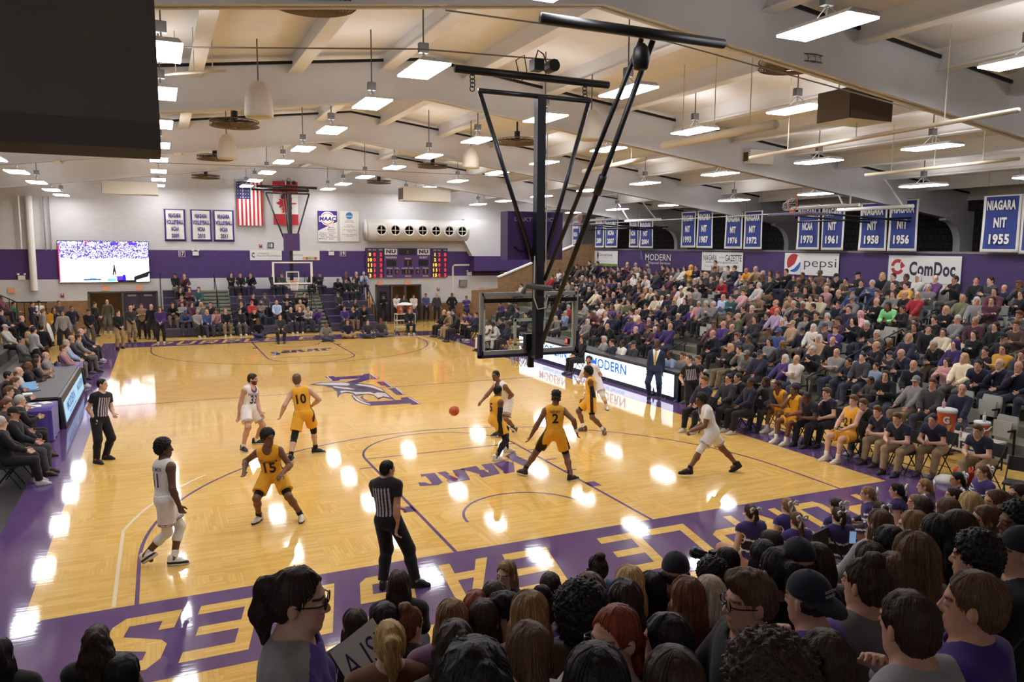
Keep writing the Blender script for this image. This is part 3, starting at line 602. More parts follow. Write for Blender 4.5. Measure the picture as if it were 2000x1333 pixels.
def papers():
    pm = mat('paper', (232, 230, 224), .8)
    for i, (x, y, r) in enumerate(((-9.0, 10.5, .3), (-8.75, 10.9, .1), (-8.95, 11.25, -.3), (-8.6, 11.3, .6), (-9.1, 12.3, .2), (-9.1, 13.2, -.1), (-9.05, 14.6, .3), (-9.05, 16.2, .1), (-8.7, 18.2, .2), (-8.9, 10.8, 1.2))):
        z = .775 if y < 11.56 or y > 17.2 else .862
        o = MB().obox((0, 0, .004), (.22, .3, .008), r).build('paper_sheet', pm, None, loc=(x, y, z)); tag(o, 'white sheet of paper on the press tables, %s counted from the near end' % ORD[sorted([10.5, 10.9, 11.25, 11.3, 12.3, 13.2, 14.6, 16.2, 18.2, 10.8]).index(y)], 'paper', 'papers on the press tables')
    t = thing('laptop', 'open laptop with a pale blue screen on the press table', 'laptop', (-9.05, 12.75, .86), .5)
    MB().box(-.16, .16, -.11, .11, 0, .015).build('keyboard', mat('laptop_grey', (70, 70, 74), .4), t)
    MB().prism([(-.16, 0), (.16, 0), (.16, .21), (-.16, .21)], (0, .12, .015), (1, 0, 0), (0, .2, 1), .01).build('screen', emat('laptop_screen', (110, 150, 190), .6), t)
papers()
def text_banner(name, label, cat, x, y, z0, z1, w_, facing, lines, cm, bm, tm, group=None, bold=.045, wave=.03):
    """cloth banner hanging flat to a wall; facing 'y' = faces -y, 'x' = faces -x"""
    ux = V((1, 0, 0)) if facing == 'y' else V((0, -1, 0)); nn = V((0, -1, 0)) if facing == 'y' else V((-1, 0, 0))
    t = thing(name, label, cat, (x, y, z0), 0, group); h = z1 - z0
    rnd = random.Random(int(x * 31 + y * 17)); ph = rnd.random() * 6
    f = MB(); nx, nz = 14, 8; vs = []; fs = []; mi = []
    wv = lambda a, b: wave * math.sin(a * 9 + ph + b * 1.5) * (1.1 - b)
    bw = .09
    xs = [0, bw / w_] + [i / nx for i in range(1, nx) if bw / w_ < i / nx < 1 - bw / w_] + [1 - bw / w_, 1]; zs = [0, bw / h * 1.2] + [i / nz for i in range(1, nz) if .14 < i / nz < .9] + [1 - bw / h * .6, 1]
    for b in zs:
        for a in xs:
            p = ux * (a - .5) * w_ * (1 - .02 * math.sin(b * 3)) + V((0, 0, 1)) * b * h + nn * (.03 + wv(a, b)); vs.append(p)
    k = len(xs)
    for j in range(len(zs) - 1):
        for i in range(k - 1):
            fs.append((j * k + i, j * k + i + 1, (j + 1) * k + i + 1, (j + 1) * k + i)); f.m.append(1 if i in (0, k - 2) or j in (0, len(zs) - 2) else 0)
    m_ = f.m; f.m = []; f.add(vs, fs); f.m = m_
    c = f.build('cloth', [cm, bm], t, True)
    sol = c.modifiers.new('s', 'SOLIDIFY'); sol.thickness = .012
    g = MB()
    for s_, zc, hh, mw in lines: g.text(s_, tuple(nn * (.045 + wave) + V((0, 0, zc * h))), ux, (0, 0, 1), w_ * mw, hh * h, 0, bold)
    g.build('lettering', tm, t)
    f = MB().tube([tuple(ux * (-w_ / 2 - .03) + V((0, 0, h)) + nn * .03), tuple(ux * (w_ / 2 + .03) + V((0, 0, h)) + nn * .03)], .012, 6)
    for q in (-.4, .4): f.bar(tuple(ux * q * w_ + V((0, 0, h)) + nn * .03), tuple(ux * q * w_ + (V((0, 0, deck_z(x) - z0)) + nn * .03 if facing == 'x' else V((0, 0, h)) - nn * .06)), .008)
    f.build('rod', mat('rod_grey', (120, 118, 116), .4), t)
    return t
bblue = mat('banner_blue', (46, 62, 128), .8, 0, .06, 4); bwhite = mat('banner_white', (224, 222, 214), .85, 0, .03); bpurp = mat('banner_purple', (64, 48, 130), .8)
def banners():
    for u0, u1, vt, vb, l2, yr in ((1123, 1133, 434, 484, 'NCAA', '2013'), (1163, 1180, 425, 484, 'NIT', '2009'), (1182, 1207, 428, 484, 'NCAA', '2007'), (1229, 1247, 430, 484, 'NCAA', '2005'), (1249, 1275, 430, 485, 'NIT', '2004'),
                                   (1330, 1358, 414, 484, 'NIT', '1993'), (1361, 1391, 411, 485, 'NIT', '1987'), (1416, 1449, 415, 486, 'NIT', '1976'), (1452, 1488, 412, 487, 'NIT', '1972'), (1556, 1599, 400, 488, 'NCAA', '1970'),
                                   (1603, 1648, 398, 489, 'NIT', '1961'), (1677, 1730, 396, 490, 'NIT', '1958'), (1733, 1790, 390, 491, 'NIT', '1956'), (1915, 1989, 381, 493, 'NIT', '1955'), (1989, 2075, 376, 496, 'NIT', '1953')):
        p, q = on(u0, vb, 0, 19.9), on(u1, vb, 0, 19.9); zt = on((u0 + u1) / 2, vt, 0, 19.9)[2]
        if u0 == 1123: p = p + np.array([0, .35, 0])
        text_banner('championship_banner', 'blue hanging banner with white border reading NIAGARA %s %s' % (l2, yr), 'banner', 19.9, (p[1] + q[1]) / 2, p[2], zt, abs(p[1] - q[1]), 'x',
                    [('NIAGARA', .82, .17, .76), (l2, .52, .175, .48 if l2 == 'NCAA' else .34), (yr, .23, .18, .54)], bblue, bwhite, bwhite, 'blue championship banners')
    for x0, x1, yr in ((-5.46, -4.36, '2009'), (-4.1, -2.99, '2010'), (-2.9, -1.78, '2011')):
        text_banner('championship_banner', 'white banner with purple border reading NIAGARA VOLLEYBALL NCAA %s' % yr, 'banner', (x0 + x1) / 2, YW - .05, 4.95, 6.72, x1 - x0, 'y',
                    [('NIAGARA', .8, .14, .58), ('VOLLEYBALL', .595, .14, .8), ('NCAA', .385, .14, .36), (yr, .17, .14, .34)], bwhite, bpurp, bpurp, 'white volleyball banners')
banners()
def flags():
    red = mat('flag_red', (176, 40, 48), .8); wh = mat('flag_white', (224, 220, 216), .8); bl = mat('flag_blue', (44, 50, 92), .8)
    t = thing('flag', 'American flag hanging by its short side on the far wall', 'flag', (-.9, YW - .3, 5.88)); f = MB(); w_, h = 1.42, 2.5
    wv = lambda x, z: .05 * math.sin(x * 9 + z)
    def panel(f, x0, x1, z0, z1, mi, n=4, off=0):
        for i in range(n):
            for j in range(6):
                a, b = x0 + (x1 - x0) * i / n, x0 + (x1 - x0) * (i + 1) / n; c, d = z0 + (z1 - z0) * j / 6, z0 + (z1 - z0) * (j + 1) / 6
                f.add([(a, wv(a, c) - off, c), (b, wv(b, c) - off, c), (b, wv(b, d) - off, d), (a, wv(a, d) - off, d)], [(0, 1, 2, 3)], mi)
    for i in range(13): panel(f, -w_ / 2 + w_ * i / 13, -w_ / 2 + w_ * (i + 1) / 13, 0, h, i % 2, 1)
    f.m = [1 - m for m in f.m]; f.tube([(-w_ / 2, 0, h), (w_ / 2, 0, h)], .015).bar((-.5, 0, h), (-.5, .3, h), .02).bar((.5, 0, h), (.5, .3, h), .02); c = f.build('stripes', [wh, red], t)
    f = MB(); panel(f, -w_ / 2, -w_ / 2 + w_ * 7 / 13, h * .6, h, 0, 6, .006)
    for i in range(5):
        for j in range(5):
            x, z = -w_ / 2 + .08 + .14 * i, h * .6 + .1 + .19 * j
            f.flat([(.035 * (1 if k % 2 == 0 else .4) * math.sin(PI * k / 5), .035 * (1 if k % 2 == 0 else .4) * math.cos(PI * k / 5)) for k in range(10)], (x, wv(x, z) - .012, z), (1, 0, 0), (0, 0, 1), 1)
    f.build('star_field', [bl, wh], t)
    t = thing('flag', 'Canadian flag hanging sideways behind the far hoop', 'flag', (1.1, YW - .3, 5.95)); w_, h = 1.42, 2.5; f = MB()
    panel(f, -w_ / 2, w_ / 2, 0, h * .25, 0, 8); panel(f, -w_ / 2, w_ / 2, h * .25, h * .75, 1, 8); panel(f, -w_ / 2, w_ / 2, h * .75, h, 0, 8); f.tube([(-w_ / 2, 0, h), (w_ / 2, 0, h)], .015).bar((-.5, 0, h), (-.5, .3, h), .02).bar((.5, 0, h), (.5, .3, h), .02).build('cloth', [red, wh], t)
    lf = [(0, 1), (.2, .62), (.42, .74), (.32, .28), (.56, .5), (.62, .38), (.92, .42), (.82, .16), (.95, .06), (.48, -.3), (.55, -.5), (.06, -.42), (.05, -.9)]
    lf = lf + [(-x, y) for x, y in lf[::-1]]
    f = MB(); f.prism([(x * .62, y * .62) for x, y in lf], (.05, -.09, h * .5), (0, 0, 1), (-1, 0, 0), .01); f.build('maple_leaf', red, t)
    # conference and association banners
    t = thing('conference_banner', 'white banner with a slanted purple corner and MAAC emblem on the far wall', 'banner', (3.56, YW - .06, 5.0)); w_, h = 1.16, 1.84
    MB().box(-w_ / 2, w_ / 2, -.01, .01, 0, h).build('cloth', bwhite, t)
    f = MB(); f.flat([(-w_ / 2, .65), (w_ / 2, 1.2), (w_ / 2, h), (-w_ / 2, h)], (0, -.012, 0), (1, 0, 0), (0, 0, 1), 0)
    f.flat([(.42 * math.cos(2 * PI * i / 30), .42 * math.sin(2 * PI * i / 30)) for i in range(30)], (0, -.015, 1.38), (1, 0, 0), (0, 0, 1), 1)
    f.flat([(.36 * math.cos(2 * PI * i / 30), .36 * math.sin(2 * PI * i / 30)) for i in range(30)], (0, -.018, 1.38), (1, 0, 0), (0, 0, 1), 2)
    f.flat([(.31 * math.cos(2 * PI * i / 30), .31 * math.sin(2 * PI * i / 30)) for i in range(30)], (0, -.021, 1.38), (1, 0, 0), (0, 0, 1), 1)
    f.prism([(-.52, -.2), (.5, -.1), (.54, .2), (-.5, .14)], (0, -.024, 1.38), (1, 0, 0), (0, 0, 1), .001, 1)
    f.text('MAAC', (0, -.03, 1.37), (1, 0, 0), (0, 0, 1), .96, .25, 0, .05, .1)
    for i, s_ in enumerate(('Marist', 'Monmouth', 'Niagara', 'Quinnipiac', 'Rider', "Saint Peter's", 'Siena')): f.text(s_, (.22, -.012, .86 - .115 * i), (1, 0, 0), (0, 0, 1), .1 * len(s_) * .55, .075, 0, .01)
    for i, s_ in enumerate(('Canisius', 'Fairfield', 'Iona', 'Manhattan')): f.text(s_, (-.3, -.012, .52 - .115 * i), (1, 0, 0), (0, 0, 1), .1 * len(s_) * .5, .075, 0, .01)
    f.build('emblem', [bpurp, mat('emblem_white', (236, 234, 230), .8), mat('emblem_orange', (206, 120, 80), .8)], t)
    t = thing('association_banner', 'white banner with a blue NCAA disc and lines of grey text', 'banner', (4.88, YW - .06, 5.02)); MB().box(-.58, .58, -.01, .01, 0, 1.84).build('cloth', bwhite, t)
    f = MB(); f.flat([(.21 * math.cos(2 * PI * i / 30), .21 * math.sin(2 * PI * i / 30)) for i in range(30)], (0, -.012, 1.56), (1, 0, 0), (0, 0, 1), 0); f.text('NCAA', (0, -.016, 1.53), (1, 0, 0), (0, 0, 1), .36, .1, 1, .04)
    for i, s_ in enumerate(('LET THE', 'CROWD CHEER', '', 'LET THE', 'PLAYERS PLAY', '', 'LET THE COACHES', 'COACH', '', 'LET THE OFFICIALS', 'OFFICIATE')):
        if s_: f.text(s_, (0, -.012, 1.27 - .095 * i), (1, 0, 0), (0, 0, 1), .055 * len(s_), .06, 2, .02)
    f.build('emblem', [mat('ncaa_blue', (40, 120, 190), .7), bwhite, mat('text_grey', (120, 120, 124), .8)], t)
flags()
def scoreboard():
    t = thing('scoreboard', 'purple electronic scoreboard with red and amber digits on the far wall', 'scoreboard', (5.84, YW, 2.78)); Y = -.17
    sp = mat('score_purple', (84, 58, 116), .5); dk = mat('score_black', (24, 18, 24), .4)
    MB().box(1.15, 4.22, -.16, -.02, 0, 1.86).build('center_panel', sp, t)
    for x0, n in ((0, 'player_panel'), (4.24, 'player_panel')): MB().box(x0, x0 + 1.12, -.17, -.02, .02, 1.86).build(n, mat('score_panel', (64, 40, 76), .5), t)
    f = MB(); B = lambda x0, x1, z0, z1, mi=0: f.flat([(x0, z0), (x1, z0), (x1, z1), (x0, z1)], (0, Y, 0), (1, 0, 0), (0, 0, 1), mi)
    B(2.1, 3.25, 1.42, 1.82); B(1.3, 1.95, .72, 1.12); B(3.4, 4.05, .72, 1.12); B(2.45, 2.95, .72, 1.12)
    for x0, x1 in ((1.3, 1.68), (1.85, 2.1), (2.3, 3.05), (3.22, 3.48), (3.68, 4.05)): B(x0, x1, .22, .52)
    B(1.2, 2.0, 1.44, 1.82, 1); B(3.33, 4.15, 1.44, 1.82, 1); f.build('digit_window', [dk, bwhite], t)
    f = MB(); T = lambda s_, x, z, w_, h, mi, b=.0: f.text(s_, (x, Y - .006, z), (1, 0, 0), (0, 0, 1), w_, h, mi, b)
    for x, s_ in ((1.62, 'NIAGARA'), (3.73, 'GUEST')): T(s_, x, 1.28, .72 if s_[0] == 'N' else .55, .14, 0, .02)
    T('PERIOD', 2.7, 1.2, .4, .1, 0, .02)
    for x, s_, w_ in ((1.5, 'FOULS', .36), (1.98, 'T.O.L.', .28), (2.68, 'PLAYER - FOUL', .75), (3.34, 'T.O.L.', .28), (3.86, 'FOULS', .36)): T(s_, x, .6, w_, .09, 0, .02)
    for x, s_ in ((1.5, 'SCORE'), (2.7, 'MATCH'), (3.86, 'SCORE')): T(s_, x, .1, .36, .09, 0, .02)
    for x, s_ in ((1.6, 'NU'), (3.74, 'NU')): T(s_, x, 1.64, .62, .24, 2, .06)
    f.build('lettering', [mat('score_text', (222, 214, 226), .6), dk, mat('score_navy', (44, 36, 66), .5)], t)
    f = MB(); am, rd = 0, 1; T2 = lambda s_, x, z, mi, h=.21: f.text(s_, (x, Y - .008, z), (1, 0, 0), (0, 0, 1), .13 * len(s_) if '1' != s_ else .05, h, mi, .03)
    for x0, rows in ((0, (('0', '0', '2'), ('10', '0', '0'), ('11', '0', '3'), ('15', '1', '4'), ('3', '0', '3'))), (4.24, (('1', '2', '0'), ('2', '0', '0'), ('10', '0', '1'), ('11', '1', '0'), ('15', '0', '5')))):
        for i, (a, b, c) in enumerate(rows):
            z = 1.46 - .33 * i; T2(a, x0 + .26, z, 0); T2(b, x0 + .55, z, 1); T2(c, x0 + .95, z, 1)
    T2(':', 2.68, 1.62, 2, .18); T2('1', 2.7, .92, 2, .3)
    for x, s_ in ((1.5, '2'), (1.98, '4'), (2.68, '11'), (3.35, '4'), (3.86, '5')): T2(s_, x, .37, 2, .24)
    f.build('digits', [emat('digit_amber', (255, 190, 60), 1.6), emat('digit_red', (255, 40, 60), 1.6), emat('digit_dim', (150, 90, 80), .25)], t)
    f = MB()
    for x0 in (0, 4.24):
        for x, s_ in ((.26, 'PLYR'), (.55, 'FLS'), (.95, 'PTS')): f.text(s_, (x0 + x, Y - .006, 1.74), (1, 0, 0), (0, 0, 1), .2, .09, 0, .02)
    f.build('column_heading', mat('score_text', (222, 214, 226), .6), t)
scoreboard()
def wall_signs():
    sw = mat('sign_white', (216, 214, 210), .5); X = XR - .04
    def sign(name, label, u0, u1, vt, vb, um=None):
        um = um or (u0 + u1) / 2; y0, y1 = on(u0, vt, 0, X)[1], on(u1, vt, 0, X)[1]; zt, zb = on(um, vt, 0, X)[2], on(um, vb, 0, X)[2]
        t = thing(name, label, 'sign', (X, (y0 + y1) / 2, zb)); return t, y0 - y1, zt - zb
    O = lambda y, z: (-.022, -y, z); ux, uy = (0, -1, 0), (0, 0, 1)
    ell = lambda rx, rz, n=28, a0=0, a1=360: [(rx * math.cos(math.radians(a0 + (a1 - a0) * i / n)), rz * math.sin(math.radians(a0 + (a1 - a0) * i / n))) for i in range(n + (a1 - a0 < 360))]
    ink = mat('sign_ink', (44, 42, 60), .6); gry = mat('sign_grey', (130, 130, 134), .6)
    t, w_, h = sign('wall_sign', 'white Cornerstone sign with a green lower edge at the far end of the right wall', 1157, 1207, 490, 520)
    MB().box(-.02, 0, -w_ / 2, w_ / 2, 0, h).build('panel', sw, t); f = MB(); f.text('Cornerstone', O(.15, h * .74), ux, uy, w_ * .5, .18, 0, .01); f.text('Community Federal Credit Union', O(.2, h * .55), ux, uy, w_ * .5, .07, 1)
    f.text('CornerstoneCFCU.com', O(0, h * .33), ux, uy, w_ * .8, .14, 2); f.flat([(0, .3), (.12, 0), (0, -.3), (-.12, 0)], O(-w_ * .26, h * .7), ux, uy, 0); f.flat([(-w_ / 2, 0), (w_ / 2, 0), (w_ / 2, .16), (-w_ / 2, .16)], O(0, 0), ux, uy, 3)
    f.build('lettering', [ink, gry, mat('sign_pale', (190, 188, 184), .6), mat('sign_green', (110, 130, 70), .6)], t)
    t, w_, h = sign('wall_lettering', 'white MODERN Disposal Services lettering on the purple right wall', 1250, 1312, 495, 518)
    f = MB(); f.text('MODERN', (-.005, -.25, h * .66), ux, uy, w_ * .8, h * .55, 0, .01); f.text('Disposal Services', (-.005, -.4, h * .16), ux, uy, w_ * .68, h * .28)
    f.prism([(0, 0), (.28, 0), (.1, .5), (-.1, .5)], (-.005, w_ * .5 - .1, h * .45), ux, uy, .002, 1); f.build('lettering', [sw, mat('sign_violet', (90, 74, 130), .6)], t)
    t, w_, h = sign('wall_sign', 'white NIAGARA GAZETTE sign behind a standing man on the right wall', 1372, 1452, 493, 530)
    MB().box(-.02, 0, -w_ / 2, w_ / 2, 0, h).build('panel', sw, t); f = MB(); f.text('NIAGARA', O(-w_ * .29, h * .7), ux, uy, w_ * .34, .3, 0, .01); f.text('GAZETTE', O(w_ * .28, h * .7), ux, uy, w_ * .38, .32, 0, .01); f.text('Sunday', O(-.0, h * .72), ux, uy, w_ * .13, .1, 0)
    f.text('www.niagara-gazette.com', O(0, h * .45), ux, uy, w_ * .8, .16, 0); f.text('Your hometown news since 1854', O(0, h * .25), ux, uy, w_ * .85, .12, 1); f.build('lettering', [ink, gry], t)
    t, w_, h = sign('wall_sign', 'white pepsi sign with a red, white and blue globe on the right wall', 1534, 1640, 495, 538)
    MB().box(-.02, 0, -w_ / 2, w_ / 2, 0, h).build('panel', sw, t); f = MB(); c = O(-w_ * .32, h * .54); R_ = h * .43
    f.flat(ell(R_ * 1.0, R_), c, ux, uy, 0)
    c2 = (c[0] - .003, c[1], c[2])
    f.flat([(R_ * math.cos(math.radians(a)), R_ * math.sin(math.radians(a))) for a in range(55, 221, 6)] + [(-R_ * .35, -R_ * .42), (R_ * .15, -R_ * .1), (R_ * .42, R_ * .4)], c2, ux, uy, 1)
    f.flat([(R_ * math.cos(math.radians(a)), R_ * math.sin(math.radians(a))) for a in range(-122, 16, 6)] + [(R_ * .6, -R_ * .2), (R_ * .1, -R_ * .62)], c2, ux, uy, 2)
    f.text('pepsi', O(w_ * .17, h * .5), ux, uy, w_ * .58, h * .5, 3, -.005); f.build('lettering', [mat('logo_white', (228, 228, 230), .5), mat('logo_red', (170, 40, 44), .5), mat('logo_blue', (36, 96, 164), .5), ink], t)
    t, w_, h = sign('wall_sign', 'white ComDoc sign with a broken red ring on the right wall', 1737, 1880, 500, 585)
    MB().box(-.02, 0, -w_ / 2, w_ / 2, 0, h).build('panel', sw, t); f = MB(); f.text('ComDoc', O(w_ * .12, h * .7), ux, uy, w_ * .62, h * .33, 0, .035)
    for a0, a1 in ((60, 175), (195, 330)):
        o_ = ell(.3, .3, 14, a0, a1); i_ = ell(.16, .16, 14, a0, a1); f.flat(o_ + i_[::-1], O(-w_ * .36, h * .73), ux, uy, 1)
    f.flat([(0, 0), (.18, .12), (0, .3), (-.05, .15)], O(-w_ * .31, h * .68), ux, uy, 1)
    f.flat([(-w_ * .45, 0), (w_ * .45, 0), (w_ * .45, .02), (-w_ * .45, .02)], O(0, h * .36), ux, uy, 2); f.text('A Xerox Company', O(0, h * .2), ux, uy, w_ * .5, .16, 2)
    f.build('lettering', [ink, mat('logo_red', (170, 40, 44), .5), gry], t)
    # far wall panels
    for x0, x1, n in ((-.96, .84, 0), (1.3, 3.05, 1)):
        t = thing('wall_sign', ('white hospital sign', 'pale sign with coloured dots')[n] + ' on the purple stripe of the far wall', 'sign', ((x0 + x1) / 2, YW, 3.88)); w_ = x1 - x0
        MB().box(-w_ / 2, w_ / 2, -.03, 0, 0, .58).build('panel', sw, t); f = MB()
        if n == 0:
            f.text("Mount St. Mary's Hospital", (.17, -.034, .25), (1, 0, 0), uy, 1.35, .15, 0); f.text('CATHOLIC HEALTH', (-.15, -.034, .4), (1, 0, 0), uy, .6, .07, 0); f.text('C', (-.72, -.034, .3), (1, 0, 0), uy, .16, .3, 1, .04)
        else:
            f.text('Dermavis', (-.45, -.034, .33), (1, 0, 0), uy, .65, .14, 0)
            for k in range(5): f.flat([(.09 * math.cos(a), .09 * math.sin(a)) for a in [2 * PI * i / 16 for i in range(16)]], (-.05 + .17 * k, -.034, .11), (1, 0, 0), uy, 2 + k % 3)
        f.build('lettering', [gry, ink, mat('dot_gold', (206, 176, 90), .6), mat('dot_red', (200, 84, 70), .6), mat('dot_green', (130, 170, 120), .6)], t)
    for n, x, z, wh in ((17, -4.62, 4.25, 'left of the flags, below the volleyball banners'), (18, .22, 4.75, 'above the white hospital sign'), (19, 4.46, 4.3, 'below the conference banner')):
        t = thing('section_sign', 'small section sign reading %d %s' % (n, wh), 'sign', (x, YW, z)); MB().box(-.17, .17, -.03, 0, -.17, .17).build('plate', bwhite if n != 18 else ink, t)
        MB().box(-.15, .15, -.034, -.03, -.15, .15).build('field', mat('sign_field', (66, 46, 100), .5), t) if n == 19 or n == 17 else None
        MB().text(str(n), (0, -.038, 0), (1, 0, 0), uy, .22, .24, 0, .03).build('lettering', bwhite, t)
    for i, (x, z, w) in enumerate(((-12.9, 2.3, 'over the brick at the far left'), (-8.52, 2.35, 'left above the left doors'), (-6.87, 2.35, 'right above the left doors'), (6.75, 2.47, 'left above the right doors'), (8.52, 2.47, 'right above the right doors'), (13.6, 1.9, 'beside the brick stair wall'))):
        t = thing('exit_sign', 'EXIT sign %s' % w, 'exit sign', (x, YW, z)); MB().box(-.16, .16, -.06, 0, -.15, .15).build('case', mat('exit_case', (206, 176, 140), .5), t); MB().text('EXIT', (0, -.064, 0), (1, 0, 0), uy, .26, .14, 0, .02).build('lettering', emat('exit_red', (226, 90, 60), .7), t)
    for i, (x, z, w) in enumerate(((-3.9, 4.27, 'right of section sign 17'), (3.75, 4.3, 'left of section sign 19'), (-12.4, 2.98, 'left of the video screen'), (12.75, 3.0, 'above the grey box by the stair'))):
        t = thing('emergency_light', 'white twin-head emergency light %s' % w, 'emergency light', (x, YW, z)); MB().box(-.16, .16, -.1, 0, -.12, .1).build('case', bwhite, t)
        for s_ in (-1, 1): MB().lathe([(0, 0), (.07, .02), (.05, .09), (0, .09)], (s_ * .15, -.08, .13), 10).build('lamp_head', bwhite, t)
    for x, z, w in ((-.35, 4.72, 'left of section sign 18'), (-10.6, 2.0, 'left of the left doors'), (10.6, 2.0, 'right of the right doors')):
        t = thing('fire_alarm', 'red fire alarm box %s' % w, 'fire alarm', (x, YW, z)); MB().box(-.08, .08, -.07, 0, -.1, .1).build('case', mat('alarm_red', (150, 44, 44), .5), t); MB().box(-.04, .04, -.075, -.07, .02, .08).build('strobe', bwhite, t)
    t = thing('control_box', 'grey electrical box on the far wall beside the stair wall', 'electrical box', (12.3, YW, 2.15)); MB().box(-.26, .26, -.18, 0, 0, .45).build('case', mat('box_grey', (120, 118, 112), .6), t); MB().box(-.2, .2, -.19, -.18, .05, .4).build('door', mat('box_grey2', (132, 130, 124), .5), t)
    t = thing('conduit', 'white pipe bending above the electrical box on the far wall', 'pipe', (11.3, YW - .05, 1.5)); MB().tube([(.3, 0, 0), (.3, 0, 1.95), (.4, 0, 2.05), (4.6, 0, 2.1)], .06).build('pipe', white_p, t)
    t = thing('wall_lamp', 'small lit dome lamp on the far wall beside the stair wall', 'lamp', (14.9, 35.6, 2.95)); MB().lathe([(.0, .16), (.1, .14), (.16, .02), (.15, 0), (0, .02)], (0, 0, 0), 14).build('shade', white_p, t); MB().lathe([(0, -.03), (.06, -.02), (.08, .01), (0, .02)], (0, 0, 0), 10).build('bulb', emat('bulb_warm', (255, 220, 150), 25), t)
    MB().bar((0, 0, .14), (0, 1.1, .14), .03).build('arm', white_p, t)
    # duct with round port windows, riser pipes
    t = thing('air_duct', 'big white round air duct with seven round grilles along the far wall', 'air duct', (5.75, YW - .7, 5.72))
    f = MB(); f.tube([(0, 0, 0), (6.5, 0, .06)], .66, 28); f.build('duct', mat('duct_white', (218, 214, 206), .5), t, True)
    MB().lathe([(0, 0), (.62, 0), (.66, .04)], (-.03, 0, 0), 28, M=MX.Rotation(-PI / 2, 3, 'Y')).build('end_cap', bwhite, t, True)
    for i in range(7):
        x = .78 + .87 * i; c = (x, -.66, -.0)
        g = MB().lathe([(0, 0), (.28, 0)], c, 24, M=MX.Rotation(PI / 2, 3, 'X')).build('grille', mat('grille_dark', (120, 112, 104), .6), t)
        f = MB(); f.tube([(c[0] + .31 * math.cos(a), c[1] - .02, c[2] + .31 * math.sin(a)) for a in [2 * PI * k / 24 for k in range(24)]], .05, 8, closed=True)
        f.box(c[0] - .025, c[0] + .025, c[1] - .03, c[1] - .01, -.28, .28).box(c[0] - .28, c[0] + .28, c[1] - .03, c[1] - .01, -.025, .025); f.build('collar', bwhite, g, True)
    for x, r_, z0, w in ((-11.85, .17, 2.3, 'thick white'), (-12.3, .05, 4.5, 'thin white'), (-11.2, .03, 4.4, 'thin grey'), (-10.95, .03, 4.4, 'slim grey')):
        t = thing('riser_pipe', '%s vertical pipe on the far wall left of the screen%s' % (w, '' if x != -12.3 else ', leftmost'), 'pipe', (x, YW - .2, z0)); MB().tube([(0, 0, 0), (0, 0, 7.2 - z0)], r_, 12).box(-.02, .02, 0, .2, .3, .34).box(-.02, .02, 0, .2, 1.8, 1.84).build('pipe', white_p if 'white' in w else gry, t)
wall_signs()
